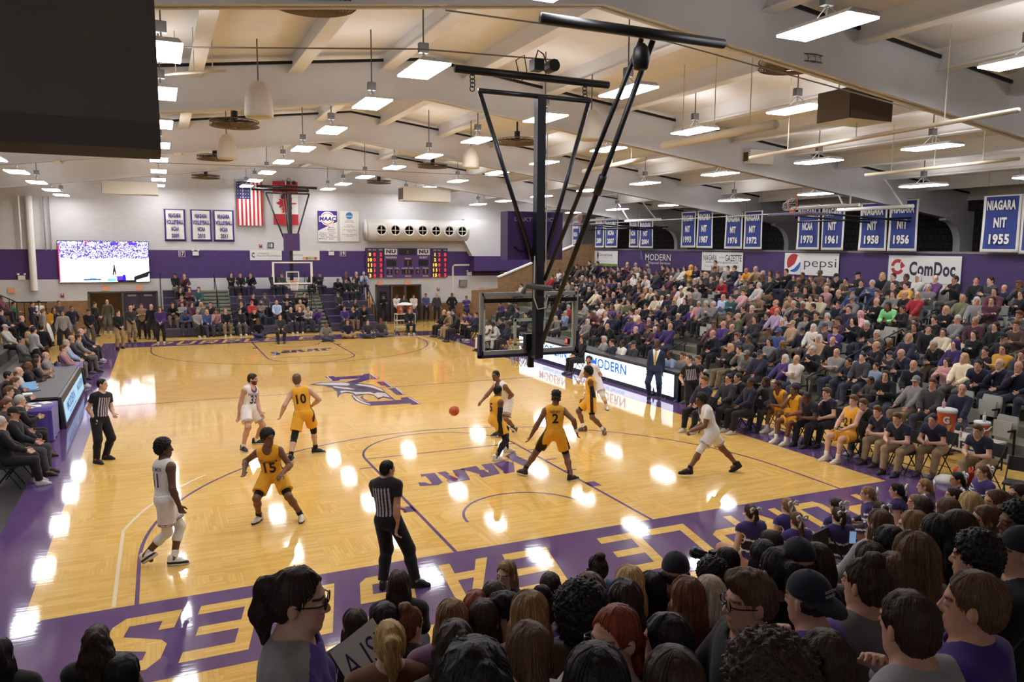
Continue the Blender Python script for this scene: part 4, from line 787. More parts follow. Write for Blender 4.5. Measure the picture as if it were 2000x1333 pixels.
# ================================================================= CEILING HARDWARE
def ceiling_stuff():
    fg = mat('fan_cage', (112, 98, 80), .5, .4); first = None
    for i, (u, v, z, w) in enumerate(((458, 243, 7.9, 'largest, upper left beside a white bag speaker'), (420, 309, 7.9, 'below the white bag speaker on the left'), (402, 346, 7.9, 'small, above the volleyball banners'), (612, 2, 8.3, 'cut by the top edge of the picture'), (845, 325, 8.1, 'small, right of the third lamp row'),
                                 (740, 356, 8.1, 'smallest, above the MAAC banner'), (1010, 278, 8.1, 'left of the near hoop mast'), (1545, 128, 8.35, 'partly behind the big roof beam at the right'))):
        p = on(u, v, 2, z)
        if not first:
            t = thing('ceiling_fan', '', 'fan', p, 0, 'caged ceiling fans'); f = MB()
            for k in range(12): f.tube([(.62 * (1 - .075 * k) * math.cos(a), .62 * (1 - .075 * k) * math.sin(a), -.05 - .004 * k) for a in [2 * PI * j / 24 for j in range(24)]], .012, 5, closed=True)
            for k in range(24): a = 2 * PI * k / 24; f.tube([(.1 * math.cos(a), .1 * math.sin(a), .1), (.62 * math.cos(a), .62 * math.sin(a), .05), (.63 * math.cos(a), .63 * math.sin(a), -.05), (.1 * math.cos(a), .1 * math.sin(a), -.1)], .008, 4)
            f.tube([(.62 * math.cos(a), .62 * math.sin(a), .08) for a in [2 * PI * j / 24 for j in range(24)]], .014, 5, closed=True); f.build('cage', fg, t)
            f = MB()
            for k in range(3): f.prism([(.08, -.08), (.52, -.26), (.58, .2), (.08, .08)], (0, 0, -.01), (math.cos(2.1 * k), math.sin(2.1 * k), 0), (-math.sin(2.1 * k), math.cos(2.1 * k), .12), .01)
            f.build('blades', mat('fan_blade', (96, 84, 66), .5), t); MB().tube([(0, 0, -.05), (0, 0, .34)], .09, 10).tube([(0, 0, .3), (0, 0, 1.1)], .03).build('motor', black, t); first = t; t['label'] = 'round caged ceiling fan, ' + w
        else: copy_tree(first, tuple(p), 0, 'round caged ceiling fan, ' + w)
    first = None
    for u, v, z, w in ((505, 195, 7.7, 'largest, at the upper left'), (443, 287, 7.7, 'beside the left caged fan'), (920, 308, 7.7, 'left of the near hoop mast'), (1155, 245, 7.7, 'right of the near hoop mast')):
        p = on(u, v, 2, z)
        if not first:
            t = first = thing('bag_speaker', '', 'speaker', p, 0, 'white hanging bag speakers'); MB().lathe([(0, -.36), (.27, -.36), (.29, -.3), (.27, 0), (.2, .24), (.1, .36), (0, .38)], (0, 0, 0), 18).build('cover', mat('bag_white', (206, 196, 180), .8), t, True)
            MB().tube([(0, 0, .36), (0, 0, 1.2)], .015, 6).build('chain', fg, t); t['label'] = 'white bullet-shaped hanging speaker, ' + w
        else: copy_tree(first, tuple(p), 0, 'white bullet-shaped hanging speaker, ' + w)
    hv = mat('heater_white', (224, 220, 208), .6); br = mat('heater_brown', (84, 66, 46), .6)
    for lab, x0, x1, y0, y1, z0, z1, side in (('white box heater under the roof at the right of the far wall', 5.9, 8.5, 28.6, 29.6, 7.12, 7.85, -1), ('long white box heater under the roof at the far left', -8.0, -5.72, 28.5, 29.5, 7.0, 7.55, -1), ('brown fronted box heater beside the big beam at the right', 7.75, 9.0, 1.6, 2.5, 7.55, 8.2, -1), ('small white box heater over the right seats', 12.0, 13.0, 9.5, 10.6, 7.55, 8.0, -1)):
        t = thing('box_heater', lab, 'heater', ((x0 + x1) / 2, (y0 + y1) / 2, z0)); hx, hy = (x1 - x0) / 2, (y1 - y0) / 2; h = z1 - z0
        MB().box(-hx, hx, -hy, hy, 0, h).build('case', hv, t)
        if 'brown' in lab: MB().box(-hx, hx, -hy - .02, -hy, .0, h).box(-hx - .02, -hx, -hy, hy, 0, h).build('grille', br, t)
        else: MB().box(-hx - .02, -hx, -hy + .1, hy - .1, .08, h - .08).build('grille', br, t)
        f = MB(); 
        for s_ in (-1, 1): f.tube([(s_ * hx * .8, 0, h), (s_ * hx * .8, 0, deck_z((x0 + x1) / 2 + s_ * hx) - z0 - .35)], .015, 6)
        f.build('hanger', white_p, t)
    pp = mat('pipe_paint', (204, 190, 166), .6)
    for i, (a, b, r_, w) in enumerate((((1295, 285, 7.4), (1515, 243, 7.4), .1, 'thick cream pipe under the right roof slope'), ((1465, 308, 7.2), (1990, 215, 7.2), .045, 'long thin cream pipe over the right seats'), ((1140, 335, 7.6), (1260, 310, 7.6), .08, 'short thick cream pipe right of the near hoop'), ((1690, 342, 7.0), (1990, 310, 7.0), .045, 'lower thin cream pipe over the right seats'), ((320, 145, 8.3), (440, 138, 8.3), .03, 'thin cream conduit beside the dark box'))):
        p, q = on(*a[:2], 2, a[2]), on(*b[:2], 2, b[2]); t = thing('ceiling_pipe', w, 'pipe', p); d = V(q - p)
        MB().tube([(0, 0, 0), d], r_, 10).build('pipe', pp, t, True); f = MB()
        for k in (.2, .5, .8): P = d * k; f.tube([P, (P.x, P.y, deck_z(p[0] + P.x) - p[2])], .012, 5)
        f.build('hanger', pp, t)
    cb = mat('wire_grey', (150, 140, 126), .5)
    for pts, w in ((((310, 92, 8.0), (820, 96, 8.0), (1090, 118, 8.0)), 'thin steel cable across the roof above the centre lamps'), (((870, 20, 8.3), (1300, 80, 8.3), (1790, 215, 7.5)), 'thin steel cable slanting over the near hoop to the right'), (((300, 318, 7.9), (640, 330, 8.1), (1000, 345, 7.9)), 'thin steel cable across the far roof')):
        P = [on(u, v, 2, z) for u, v, z in pts]; t = thing('ceiling_cable', w, 'cable', P[0]); MB().tube([p - P[0] for p in P], .014, 5).build('wire', cb, t)
    # big dark box hung near the camera at the left
    t = thing('hanging_speaker', 'big dark grey box hanging close at the upper left', 'speaker', (-6.7, -6.6, 5.17)); dm = mat('box_charcoal', (120, 114, 108), .85, 0, .12, 3)
    MB().box(-1.2, .86, -.35, .1, .0, 1.75).build('case', dm, t); MB().box(-1.2, .86, -.37, -.35, .0, .12).build('lower_rail', mat('box_charcoal2', (104, 98, 94), .8), t)
    MB().tube([(-.8, -.1, 1.7), (-.8, -.1, 3.6)], .02).tube([(.5, -.1, 1.7), (.5, -.1, 3.7)], .02).build('hanger', black, t)
    # folded practice hoops high at the right
    st = mat('tube_white', (196, 194, 188), .5)
    for k, (ox, oy, oz, sc, lab) in enumerate(((15.3, 10.6, 6.05, 1.0, 'folded white-framed practice hoop in front of the 1970 to 1956 banners'), (14.8, 25.2, 6.0, .95, 'folded practice hoop with an orange rim in front of the 2009 to 2004 banners'))):
        t = thing('practice_hoop', lab, 'basketball hoop', (ox, oy, oz), 0, 'folded practice hoops')
        f = MB(); f.box(-.55, .55, -.9, .9, -.03, .0); f.build('backboard', mat('board_grey', (120, 116, 118), .5), t); MB().box(-.58, .58, -.93, .93, -.09, -.03).build('padding', mat('pad_violet', (84, 66, 100), .5), t)
        f = MB(); f.tube([(.6, -.8, -.05), (4.3, -1.2, -.25)], .035).tube([(.6, .8, -.05), (4.3, .6, -.25)], .035).tube([(.6, -.6, -.3), (4.6, -1.0, -.1)], .03, mi=0).tube([(.6, .6, -.3), (4.4, .5, -.1)], .03); f.build('arm', black, t)
        f = MB(); f.tube([(1.2, -1.6, .25), (1.2, 1.6, .25)], .06).tube([(3.4, -2.0, .25), (3.4, 1.4, .25)], .07).tube([(1.2, -1.2, .25), (1.2, -1.2, 1.0)], .03).tube([(3.4, 1.0, .25), (2.6, 1.0, 1.3)], .035).tube([(3.4, -1.6, .25), (2.6, -1.4, 1.2)], .035); f.build('support_pipe', st, t)
        g = t; c = (-.3, 0, .22); f = MB(); f.tube([(-.3 + .0 + .03 * math.cos(a), .2286 * math.sin(a), .3 + .2286 * math.cos(a)) for a in [2 * PI * i / 20 for i in range(20)]], .014, 6, closed=True); f.box(-.36, -.24, -.08, .08, 0, .1); f.build('rim', orange_m, t)
        f = MB()
        for i in range(12):
            for d_ in (.5, -.5):
                a = 2 * PI * i / 12; pts = []
                for j in range(4): r_ = .2286 - .03 * j; b_ = a + d_ * j * .52; pts.append((-.3 - .12 * j, r_ * math.sin(b_), .3 + r_ * math.cos(b_) - .03 * j))
                f.tube(pts, .006, 4)
        f.build('net', net_m, t)
    t = thing('conduit', 'long white tube running along the right stand to the practice hoop', 'pipe', (14.5, 26.5, 5.95)); MB().tube([(0, 0, 0), (.6, -15.5, .1)], .016).build('pipe', st, t)
ceiling_stuff()
# ================================================================= BENCH SIDE THINGS
def folding_chair_proto():
    t = thing('folding_chair', '', 'chair')          # faces -x
    pad = mat('chair_pad', (34, 32, 38), .6)
    MB().box(-.2, .2, -.21, .21, .43, .47).build('seat', pad, t)
    b = MB().prism([(-.21, .62), (.21, .62), (.21, .88), (-.21, .88)], (.2, 0, 0), (0, 1, 0), (.12, 0, 1), .03).build('backrest', pad, t)
    for s in (-1, 1):
        MB().tube([(-.24, s * .2, 0), (.3, s * .2, .88)], .013, 6).build('front_leg', black, t); MB().tube([(.24, s * .19, 0), (-.12, s * .19, .46)], .013, 6).build('rear_leg', black, t)
    MB().tube([(-.17, -.2, .12), (-.17, .2, .12)], .01, 5).tube([(.17, -.19, .14), (.17, .19, .14)], .01, 5).build('crossbar', black, t)
    return t
CHAIR = folding_chair_proto(); CH_USED = [0]
def folding_chair(x, y, rz, lab, z=0):
    g = 'black folding chairs beside the court'
    if not CH_USED[0]:
        CH_USED[0] = 1; CHAIR.location = (x, y, z); CHAIR.rotation_euler = (0, 0, rz); CHAIR['label'] = lab; CHAIR['group'] = g; return CHAIR
    return copy_tree(CHAIR, (x, y, z), rz, lab, g)
def coolers():
    om = mat('cooler_orange', (206, 84, 36), .45); wm = mat('cooler_lid', (206, 210, 214), .5); g1 = mat('cooler_gold', (190, 150, 90), .5)
    def cooler(lab, loc, s, face, handle=False):
        t = thing('drinks_cooler', lab, 'cooler', loc, face, 'orange drinks coolers')
        MB().lathe([(0, 0), (.17 * s, 0), (.2 * s, .44 * s), (.205 * s, .46 * s), (0, .46 * s)], n=24).build('barrel', om, t, True); MB().lathe([(.21 * s, .45 * s), (.215 * s, .5 * s), (.2 * s, .53 * s), (0, .54 * s)], n=24).build('lid', wm, t, True)
        f = MB(); f.text('G', (-.2 * s, .02 * s, .3 * s), (0, -1, 0), (.07, 0, 1), .13 * s, .17 * s, 0, .05); f.prism([(.0, 0), (.1 * s, .0), (.02 * s, -.2 * s), (-.04 * s, -.2 * s)], (-.2 * s, .0, .2 * s), (0, -1, 0), (.07, 0, 1), .002, 1); f.build('emblem', [wm, g1], t)
        if handle: MB().tube([(-.1 * s, .22 * s, .42 * s), (-.24 * s, .12 * s, .34 * s), (-.27 * s, 0, .3 * s), (-.24 * s, -.12 * s, .34 * s), (-.1 * s, -.22 * s, .42 * s)], .014).build('handle', wm, t)
        MB().tube([(-.18 * s, 0, .06 * s), (-.24 * s, 0, .05 * s)], .02 * s).build('spigot', wm, t)
    t = thing('supply_table', 'small white-fronted table behind the bench carrying two orange coolers', 'table', (10.35, .35, 0))
    MB().box(-.3, .3, -.85, .75, .6, .64).build('table_top', mat('table_pale', (196, 190, 178), .6), t); MB().box(-.31, -.29, -.85, .75, .36, .62).build('banner_front', bwhite, t)
    MB().text('TRIPLE', (-.315, -.2, .5), (0, -1, 0), (0, 0, 1), 1.0, .17, 0, .03).build('lettering', mat('sign_ink', (44, 42, 60), .6), t)
    for x in (-.26, .26):
        for y in (-.8, .7): MB().tube([(x, y, 0), (x, y, .6)], .018).build('leg', black, t)
    cooler('large orange G cooler with a white lid on the table behind the right bench', (10.32, .7, .64), 1.0, .7); cooler('smaller orange G cooler with a white handle on the table behind the right bench', (10.3, -.15, .64), .78, .7, True)
    for i, (x, y, z, c, lab) in enumerate(((10.3, .78, 1.18, (222, 160, 170), 'pink-tinted bottle standing on the lid of the large cooler'), (10.28, -.2, 1.06, (226, 226, 226), 'white squeeze bottle on the lid of the smaller cooler'), (10.12, .2, .64, (210, 200, 190), 'clear bottle standing between the two coolers'))):
        t = thing('bottle', lab, 'bottle', (x, y, z)); MB().lathe([(0, 0), (.032, 0), (.034, .12), (.015, .15), (0, .15)], n=12).build('body', mat('bottle_%d' % i, c, .3), t, True); MB().lathe([(.014, .15), (.012, .18), (.005, .21), (0, .21)], n=10).build('cap', wm, t, True)
    t = thing('cart', 'white wheeled cart with two shelves under the far orange coolers', 'cart', (6.6, 30.9, 0)); wc = mat('cart_white', (214, 208, 198), .5)
    for z in (.25, .62, .98): MB().box(-.55, .55, -.25, .25, z, z + .03).build('shelf', wc, t)
    for x in (-.53, .53):
        for y in (-.23, .23): MB().tube([(x, y, .06), (x, y, 1.02)], .02).build('post', wc, t); MB().lathe([(0, -.02), (.05, -.02), (.05, .02), (0, .02)], (x, y, .05), 10, M=MX.Rotation(PI / 2, 3, 'Y')).build('wheel', black, t)
    cooler('left orange cooler on the white cart at the far end', (6.33, 30.9, 1.01), .95, PI / 2); cooler('right orange G cooler on the white cart at the far end', (6.87, 30.9, 1.01), .95, PI / 2)
    t = thing('towel_pile', 'crumpled white towels lying on the far coolers', 'towel', (6.6, 30.9, 1.5)); vs = [];
    MB().lathe([(0, .13), (.2, .12), (.4, .05), (.45, .0), (0, .03)], n=14).build('cloth', bwhite, t, True)
    t = thing('trash_bin', 'wastebasket lined with a black bag behind the right bench', 'bin', (10.6, -1.4, 0)); MB().lathe([(0, 0), (.26, 0), (.3, .62), (.28, .62), (.25, .04), (0, .04)], n=20).build('barrel', mat('bin_grey', (120, 112, 100), .6), t, True)
    MB().lathe([(.305, .3), (.32, .4), (.31, .55), (.325, .66), (.3, .68), (.24, .6), (0, .5)], n=20).build('bag', mat('bag_black', (26, 26, 28), .35), t, True)
    t = thing('sports_bag', 'open red-orange bag on the floor by the last man of the right bench', 'bag', (9.0, -.75, 0)); MB().lathe([(0, 0), (.2, 0), (.25, .12), (.22, .25), (.19, .3), (.15, .2), (0, .15)], n=16).build('body', mat('bag_red', (196, 62, 36), .6, 0, .15), t, True)
    MB().tube([(-.18, 0, .27), (-.1, 0, .42), (.1, 0, .42), (.18, 0, .27)], .012).build('handle', mat('bag_red', (196, 62, 36), .6), t)
    t = thing('towel_pile', 'white crumpled towel on the purple floor beside the red bag', 'towel', (8.68, -.55, 0)); MB().lathe([(.22, 0), (.2, .08), (.1, .15), (0, .16)], n=11).build('cloth', bwhite, t, True)
coolers()
def misc():
    p = on(887, 803, 1, 6.2); b = MB(); r = .121; n = 20
    b.lathe([(r * math.sin(PI * i / n), -r * math.cos(PI * i / n)) for i in range(n + 1)], n=32)
    t = thing('basketball', 'orange basketball in flight in front of the player in yellow with black sleeve', 'basketball', tuple(p)); b.build('ball', mat('ball_orange', (196, 84, 44), .5, 0, .06, 60, .3), t, True)
    f = MB()
    for M in (MX.Rotation(.5, 3, 'X'), MX.Rotation(.5 + PI / 2, 3, 'X'), MX.Rotation(PI / 2, 3, 'Y')): f.tube([M @ V((r * 1.003 * math.cos(a), r * 1.003 * math.sin(a), 0)) for a in [2 * PI * i / 32 for i in range(32)]], .003, 4, closed=True)
    f.build('seams', black, t)
    for i, (pts, lab) in enumerate(((((0, 575), (20, 578), (20, 608)), 'x'),)): pass
    t = thing('stair_rail', 'black stair railing before the brick at the far left', 'handrail', (-13.5, 35.6, 0)); f = MB()
    for k in range(8): f.tube([(k * .32, 0, .9 - .1 * k if k < 4 else .6), (k * .32, 0, 2.3 - .18 * k if k < 4 else 1.75)], .02, 6)
    f.build('post', black, t); MB().tube([(-.3, 0, 2.45), (.96, 0, 1.76), (2.3, 0, 1.72)], .028).build('handrail', black, t)
    t = thing('bass_drum', 'bass drum with a white rim beside the man in yellow at the far left', 'drum', (-10.6, 29.0, .75), 0)
    MB().lathe([(0, -.2), (.4, -.2), (.4, .2), (0, .2)], (0, 0, 0), 24, M=MX.Rotation(1.35, 3, 'Y')).build('shell', mat('drum_brown', (110, 76, 50), .5), t, True)
    MB().lathe([(.39, .18), (.43, .18), (.43, .25), (.39, .25)], (0, 0, 0), 24, M=MX.Rotation(1.35, 3, 'Y')).build('hoop', bwhite, t, True); MB().lathe([(0, .215), (.39, .215)], (0, 0, 0), 24, M=MX.Rotation(1.35, 3, 'Y')).build('drum_head', mat('drum_head', (90, 70, 58), .5), t)
    for s in (-1, 1): MB().tube([(.1, s * .3, -.2), (.15, s * .35, -.75)], .02).build('leg', black, t)
misc()
# ================================================================= FIGURES: smooth-blended solids polygonised on a grid
A = lambda *p: np.array(p, float)
un = lambda v: v / (np.linalg.norm(v) + 1e-9)
def rot(v, ax, ang):
    ax = un(ax); c, s = math.cos(ang), math.sin(ang); return v * c + np.cross(ax, v) * s + ax * np.dot(ax, v) * (1 - c)
# primitives: ('c', a, b, ra, rb, k, clips) round cone; ('e', centre, radii, frame rows, k, clips) ellipsoid; a leading '-' subtracts
def _d(pr, X, Y, Z):
    if pr[0][-1] == 'c':
        a, b, ra, rb = pr[1:5]; ba = b - a; l2 = float(ba @ ba) + 1e-9
        px, py, pz = X - a[0], Y - a[1], Z - a[2]
        t = np.clip((px * ba[0] + py * ba[1] + pz * ba[2]) / l2, 0, 1)
        return np.sqrt((px - t * ba[0]) ** 2 + (py - t * ba[1]) ** 2 + (pz - t * ba[2]) ** 2) - (ra + (rb - ra) * t)
    c, r, F = pr[1:4]; px, py, pz = X - c[0], Y - c[1], Z - c[2]
    q = [px * F[i][0] + py * F[i][1] + pz * F[i][2] for i in range(3)]
    k0 = np.sqrt(sum((q[i] / r[i]) ** 2 for i in range(3))); k1 = np.sqrt(sum((q[i] / r[i] ** 2) ** 2 for i in range(3))) + 1e-9
    return k0 * (k0 - 1) / k1
def _bb(pr, m):
    if pr[0][-1] == 'c': a, b, ra, rb = pr[1:5]; r = max(ra, rb) + m; return np.minimum(a, b) - r, np.maximum(a, b) + r
    r = max(pr[2]) + m; return pr[1] - r, pr[1] + r
def field(prims, h, noise=None, pad=3):
    kk = max(p[-2] for p in prims); lo = np.min([_bb(p, h * pad)[0] for p in prims if p[0][0] != '-'], 0); hi = np.max([_bb(p, h * pad)[1] for p in prims if p[0][0] != '-'], 0)
    n = np.ceil((hi - lo) / h).astype(int) + 1; D = np.full(n, .08, np.float32)
    ax = [lo[i] + h * np.arange(n[i]) for i in range(3)]
    for p in prims:
        k = p[-2]; a, b = _bb(p, .06 + k); i0 = np.clip(np.floor((a - lo) / h).astype(int), 0, n); i1 = np.clip(np.ceil((b - lo) / h).astype(int) + 1, 0, n)
        if (i1 <= i0).any(): continue
        sl = tuple(slice(i0[i], i1[i]) for i in range(3)); X, Y, Z = np.meshgrid(*[ax[i][sl[i]] for i in range(3)], indexing='ij', sparse=True)
        d = _d(p, X, Y, Z)
        for pt, nn in (p[-1] or ()): d = np.maximum(d, (X - pt[0]) * nn[0] + (Y - pt[1]) * nn[1] + (Z - pt[2]) * nn[2])
        o = D[sl]
        if p[0][0] == '-':
            d = -d
            if k > 0: q = np.maximum(k - np.abs(o - d), 0) / k; D[sl] = np.maximum(o, d) + q * q * k / 4
            else: D[sl] = np.maximum(o, d)
        elif k > 0: q = np.maximum(k - np.abs(o - d), 0) / k; D[sl] = np.minimum(o, d) - q * q * k / 4
        else: D[sl] = np.minimum(o, d)
    if noise is not None:
        X, Y, Z = np.meshgrid(*ax, indexing='ij', sparse=True); D = D + noise(X, Y, Z).astype(np.float32)
    return D, lo
def nets(D, lo, h):
    S_ = D < 0; c = [S_[i:D.shape[0] - 1 + i, j:D.shape[1] - 1 + j, k:D.shape[2] - 1 + k] for i in (0, 1) for j in (0, 1) for k in (0, 1)]
    cnt = sum(q.astype(np.int8) for q in c); M = (cnt > 0) & (cnt < 8); I = np.argwhere(M); idx = np.full(M.shape, -1, np.int64); idx[M] = np.arange(len(I))
    cor = [(i, j, k) for i in (0, 1) for j in (0, 1) for k in (0, 1)]
    val = np.stack([D[I[:, 0] + a, I[:, 1] + b, I[:, 2] + q] for a, b, q in cor], 1); P = np.zeros((len(I), 3)); W = np.zeros(len(I))
    for m in range(8):
        for b in range(3):
            if cor[m][b]: continue
            n = m + (4, 2, 1)[b]; d0, d1 = val[:, m], val[:, n]; x = (d0 < 0) != (d1 < 0); t = np.where(x, d0 / np.where(x, d0 - d1, 1), 0)
            p = np.repeat(np.array([cor[m]], float), len(I), 0); p[:, b] += t; P[x] += p[x]; W += x
    V_ = lo + (I + P / W[:, None]) * h; F = []
    for ax in range(3):
        a1, a2 = (ax + 1) % 3, (ax + 2) % 3
        s0 = [slice(None)] * 3; s1 = [slice(None)] * 3; s0[ax] = slice(0, -1); s1[ax] = slice(1, None)
        e = S_[tuple(s0)] != S_[tuple(s1)]; E = np.argwhere(e); E = E[(E[:, a1] > 0) & (E[:, a2] > 0) & (E[:, a1] < D.shape[a1] - 1) & (E[:, a2] < D.shape[a2] - 1)]
        flip = S_[E[:, 0], E[:, 1], E[:, 2]]; q = []
        for o1, o2 in ((-1, -1), (0, -1), (0, 0), (-1, 0)):
            G = E.copy(); G[:, a1] += o1; G[:, a2] += o2; q.append(idx[G[:, 0], G[:, 1], G[:, 2]])
        q = np.stack(q, 1); q[~flip] = q[~flip][:, ::-1]; F.append(q)
    F = np.concatenate(F); F = F[(F >= 0).all(1)]
    return V_, F
def solid(prims, h, noise=None):
    D, lo = field(prims, h, noise); return nets(D, lo, h)
def join(parts):
    vs, fs, o = [], [], 0
    for v, f in parts: vs.append(v); fs.append(f + o); o += len(v)
    return np.concatenate(vs), np.concatenate(fs)
def npmesh(name, v, f, m, tint=None, mats=None, mi=None):
    me = bpy.data.meshes.new(name); me.vertices.add(len(v)); me.vertices.foreach_set('co', np.asarray(v, np.float32).ravel())
    k = f.shape[1]; me.loops.add(len(f) * k); me.loops.foreach_set('vertex_index', f.astype(np.int32).ravel()); me.polygons.add(len(f))
    me.polygons.foreach_set('loop_start', np.arange(0, len(f) * k, k, dtype=np.int32)); me.polygons.foreach_set('use_smooth', np.ones(len(f), bool))
    for q in (mats or [m]): me.materials.append(q)
    if mi is not None: me.polygons.foreach_set('material_index', mi.astype(np.int32))
    at = me.color_attributes.new('tint', 'FLOAT_COLOR', 'POINT'); c = np.ones((len(v), 4), np.float32)
    if tint is not None: c[:, :3] = tint
    at.data.foreach_set('color', c.ravel()); me.update(calc_edges=True); me.validate(); return me
def mobj(name, me, parent=None, color=None, loc=None):
    o = bpy.data.objects.new(name, me); COL.objects.link(o)
    if parent is not None: o.parent = parent
    if color is not None: o.color = color
    if loc is not None: o.location = loc
    return o
def tint_mat(name, rough, spec=.4, noise=.06, scale=25, bump=0, sheen=0, sss=0):
    m = mat(name, (255, 255, 255), rough, 0, noise, scale, bump, spec=spec, objcol=True, sheen=sheen); nt = m.node_tree; N = nt.nodes; L = nt.links; b = N['Principled BSDF']
    src = b.inputs['Base Color'].links[0].from_socket; at = N.new('ShaderNodeVertexColor'); at.layer_name = 'tint'
    mx = N.new('ShaderNodeMix'); mx.data_type = 'RGBA'; mx.blend_type = 'MULTIPLY'; mx.inputs['Factor'].default_value = 1
    L.new(src, mx.inputs['A']); L.new(at.outputs[0], mx.inputs['B']); L.new(mx.outputs['Result'], b.inputs['Base Color']); return m
skin_m = tint_mat('skin', .5, .35, .04, 30); cloth_m = tint_mat('clothing', .85, .2, .07, 14, .25, .15); hair_m = tint_mat('hair', .5, .35, .15, 60, .3); shoe_m = tint_mat('shoe_leather', .5, .4, .05, 30)
# ---------------------------------------------------------------- skeleton
def ik(a, b, l1, l2, pole):
    d = b - a; L = np.linalg.norm(d)
    if L > (l1 + l2) * .998: b = a + d / L * (l1 + l2) * .998; d = b - a; L = np.linalg.norm(d)
    x = (l1 * l1 - l2 * l2 + L * L) / (2 * L); y = math.sqrt(max(l1 * l1 - x * x, 0)); n = pole - d * (pole @ d) / (L * L)
    return a + d / L * x + un(n) * y, b
def skeleton(pel, nk, fwd, hd=None, hf=None, hu=None, wL=None, wR=None, aL=None, aR=None, s=1., elb=(0, 0), kneeout=.25, toeL=None, toeR=None, knee=None, tw=None):
    """joints of a person; fwd = where the chest faces, hf = where the face points"""
    J = {'s': s}; up = un(nk - pel); fwd = un(fwd - up * (fwd @ up)); rt = np.cross(fwd, up); pf = un(tw - up * (tw @ up)) if tw is not None else fwd; prt = np.cross(pf, up)
    J.update(pel=pel, nk=nk, up=up, fwd=fwd, rt=rt, prt=prt, pf=pf)
    hf = un(hf) if hf is not None else fwd; J['hd'] = hd if hd is not None else nk + (up * .6 + A(0, 0, .4)) * .17 * s + fwd * .025 * s
    hu = un(hu if hu is not None else (J['hd'] - nk) * .3 / .17 + A(0, 0, 1)); hf = un(hf - hu * (hf @ hu)); J.update(hf=hf, hu=hu, hr=np.cross(hf, hu))
    for sg, n, w, a, toe in ((-1, 'L', wL, aL, toeL), (1, 'R', wR, aR, toeR)):
        sh = nk - up * .055 * s + rt * sg * .172 * s; J['s' + n] = sh
        if w is None: w = sh + A(0, 0, -.5) * s + rt * sg * .08 * s + fwd * .05 * s
        pole = -fwd * .8 + rt * sg * .5 - A(0, 0, .3) if not elb[(sg + 1) // 2] is None and np.isscalar(elb[(sg + 1) // 2]) else elb[(sg + 1) // 2]
        J['e' + n], J['w' + n] = ik(sh, w, .29 * s, .255 * s, pole)
        hip = pel + prt * sg * .092 * s - up * .02 * s; J['h' + n] = hip
        kp = (knee[(sg + 1) // 2] if knee else pf + prt * sg * kneeout)
        J['k' + n], J['a' + n] = ik(hip, a, .44 * s, .43 * s, kp); J['t' + n] = un(toe if toe is not None else pf)
    return J
def torso_prims(J, g=0., k=.06, clips=None, belly=0, bust=0):
    s, pel, up, fw, rt = J['s'], J['pel'], J['up'], J['fwd'], J['rt']; F = (rt, fw, up); F2 = (J['prt'], J['pf'], up); T = np.linalg.norm(J['nk'] - pel) / .55; P = lambda z, y=0: pel + up * z * T + fw * y * s
    r = lambda *q: tuple(x * s + g for x in q)
    out = [('e', P(.4), r(.168, .112, .19), F, k, clips), ('e', P(.19, belly * .4), r(.142, .1 + belly, .2), F, k, clips), ('e', pel + up * .0, r(.162, .118, .135), F2, k, clips),
           ('c', P(.49) - rt * .1 * s, P(.49) + rt * .1 * s, .075 * s + g, .075 * s + g, k, clips)]
    if bust: out += [('e', P(.37, .085) + rt * q * .07 * s, r(.065, .06, .062), F, .03, clips) for q in (-1, 1)]
    return out
def arm_prims(J, n, g=0., upto=2., k=.03, clip=True):
    s = J['s']; sh, el, wr = J['s' + n], J['e' + n], J['w' + n]; out = []
    def lim(a, b, t): p = a + (b - a) * t; return [(p, un(b - a))]
    u = min(upto, 1); out.append(('c', sh, el, .058 * s + g, .044 * s + g, k, lim(sh, el, u) if upto < 1 else None))
    if upto > 1:
        m = el + (wr - el) * .3; t = upto - 1; cl = lim(el, wr, t) if upto < 2 else None
        out += [('c', el, m, .044 * s + g, .045 * s + g, k, None), ('c', m, wr, .045 * s + g, .03 * s + g, k, cl)]
    return out
def leg_prims(J, n, g=0., k=.04, frm=0, upto=2., flare=0.):
    s = J['s']; h, kn, an = J['h' + n], J['k' + n], J['a' + n]; out = []
    lim = lambda a, b, t: [(a + (b - a) * t, un(b - a))]
    bk = un(np.cross(np.cross(an - kn, J['pf']), an - kn)); m = kn + (an - kn) * .35 - bk * .012 * s
    if frm < 1: out.append(('c', h, kn, .092 * s + g, .06 * s + g + flare, k, lim(h, kn, upto) if upto < 1 else None))
    if upto > 1:
        cl = lim(kn, an, upto - 1) if upto < 2 else None; st = [(kn + (an - kn) * (frm - 1), un(kn - an))] if frm > 1 else None; c2 = (cl or []) + (st or []) or None
        out += [('c', kn, m, .057 * s + g, .057 * s + g, k, c2), ('c', m, an, .056 * s + g, .037 * s + g + flare, k, c2)]
    return out
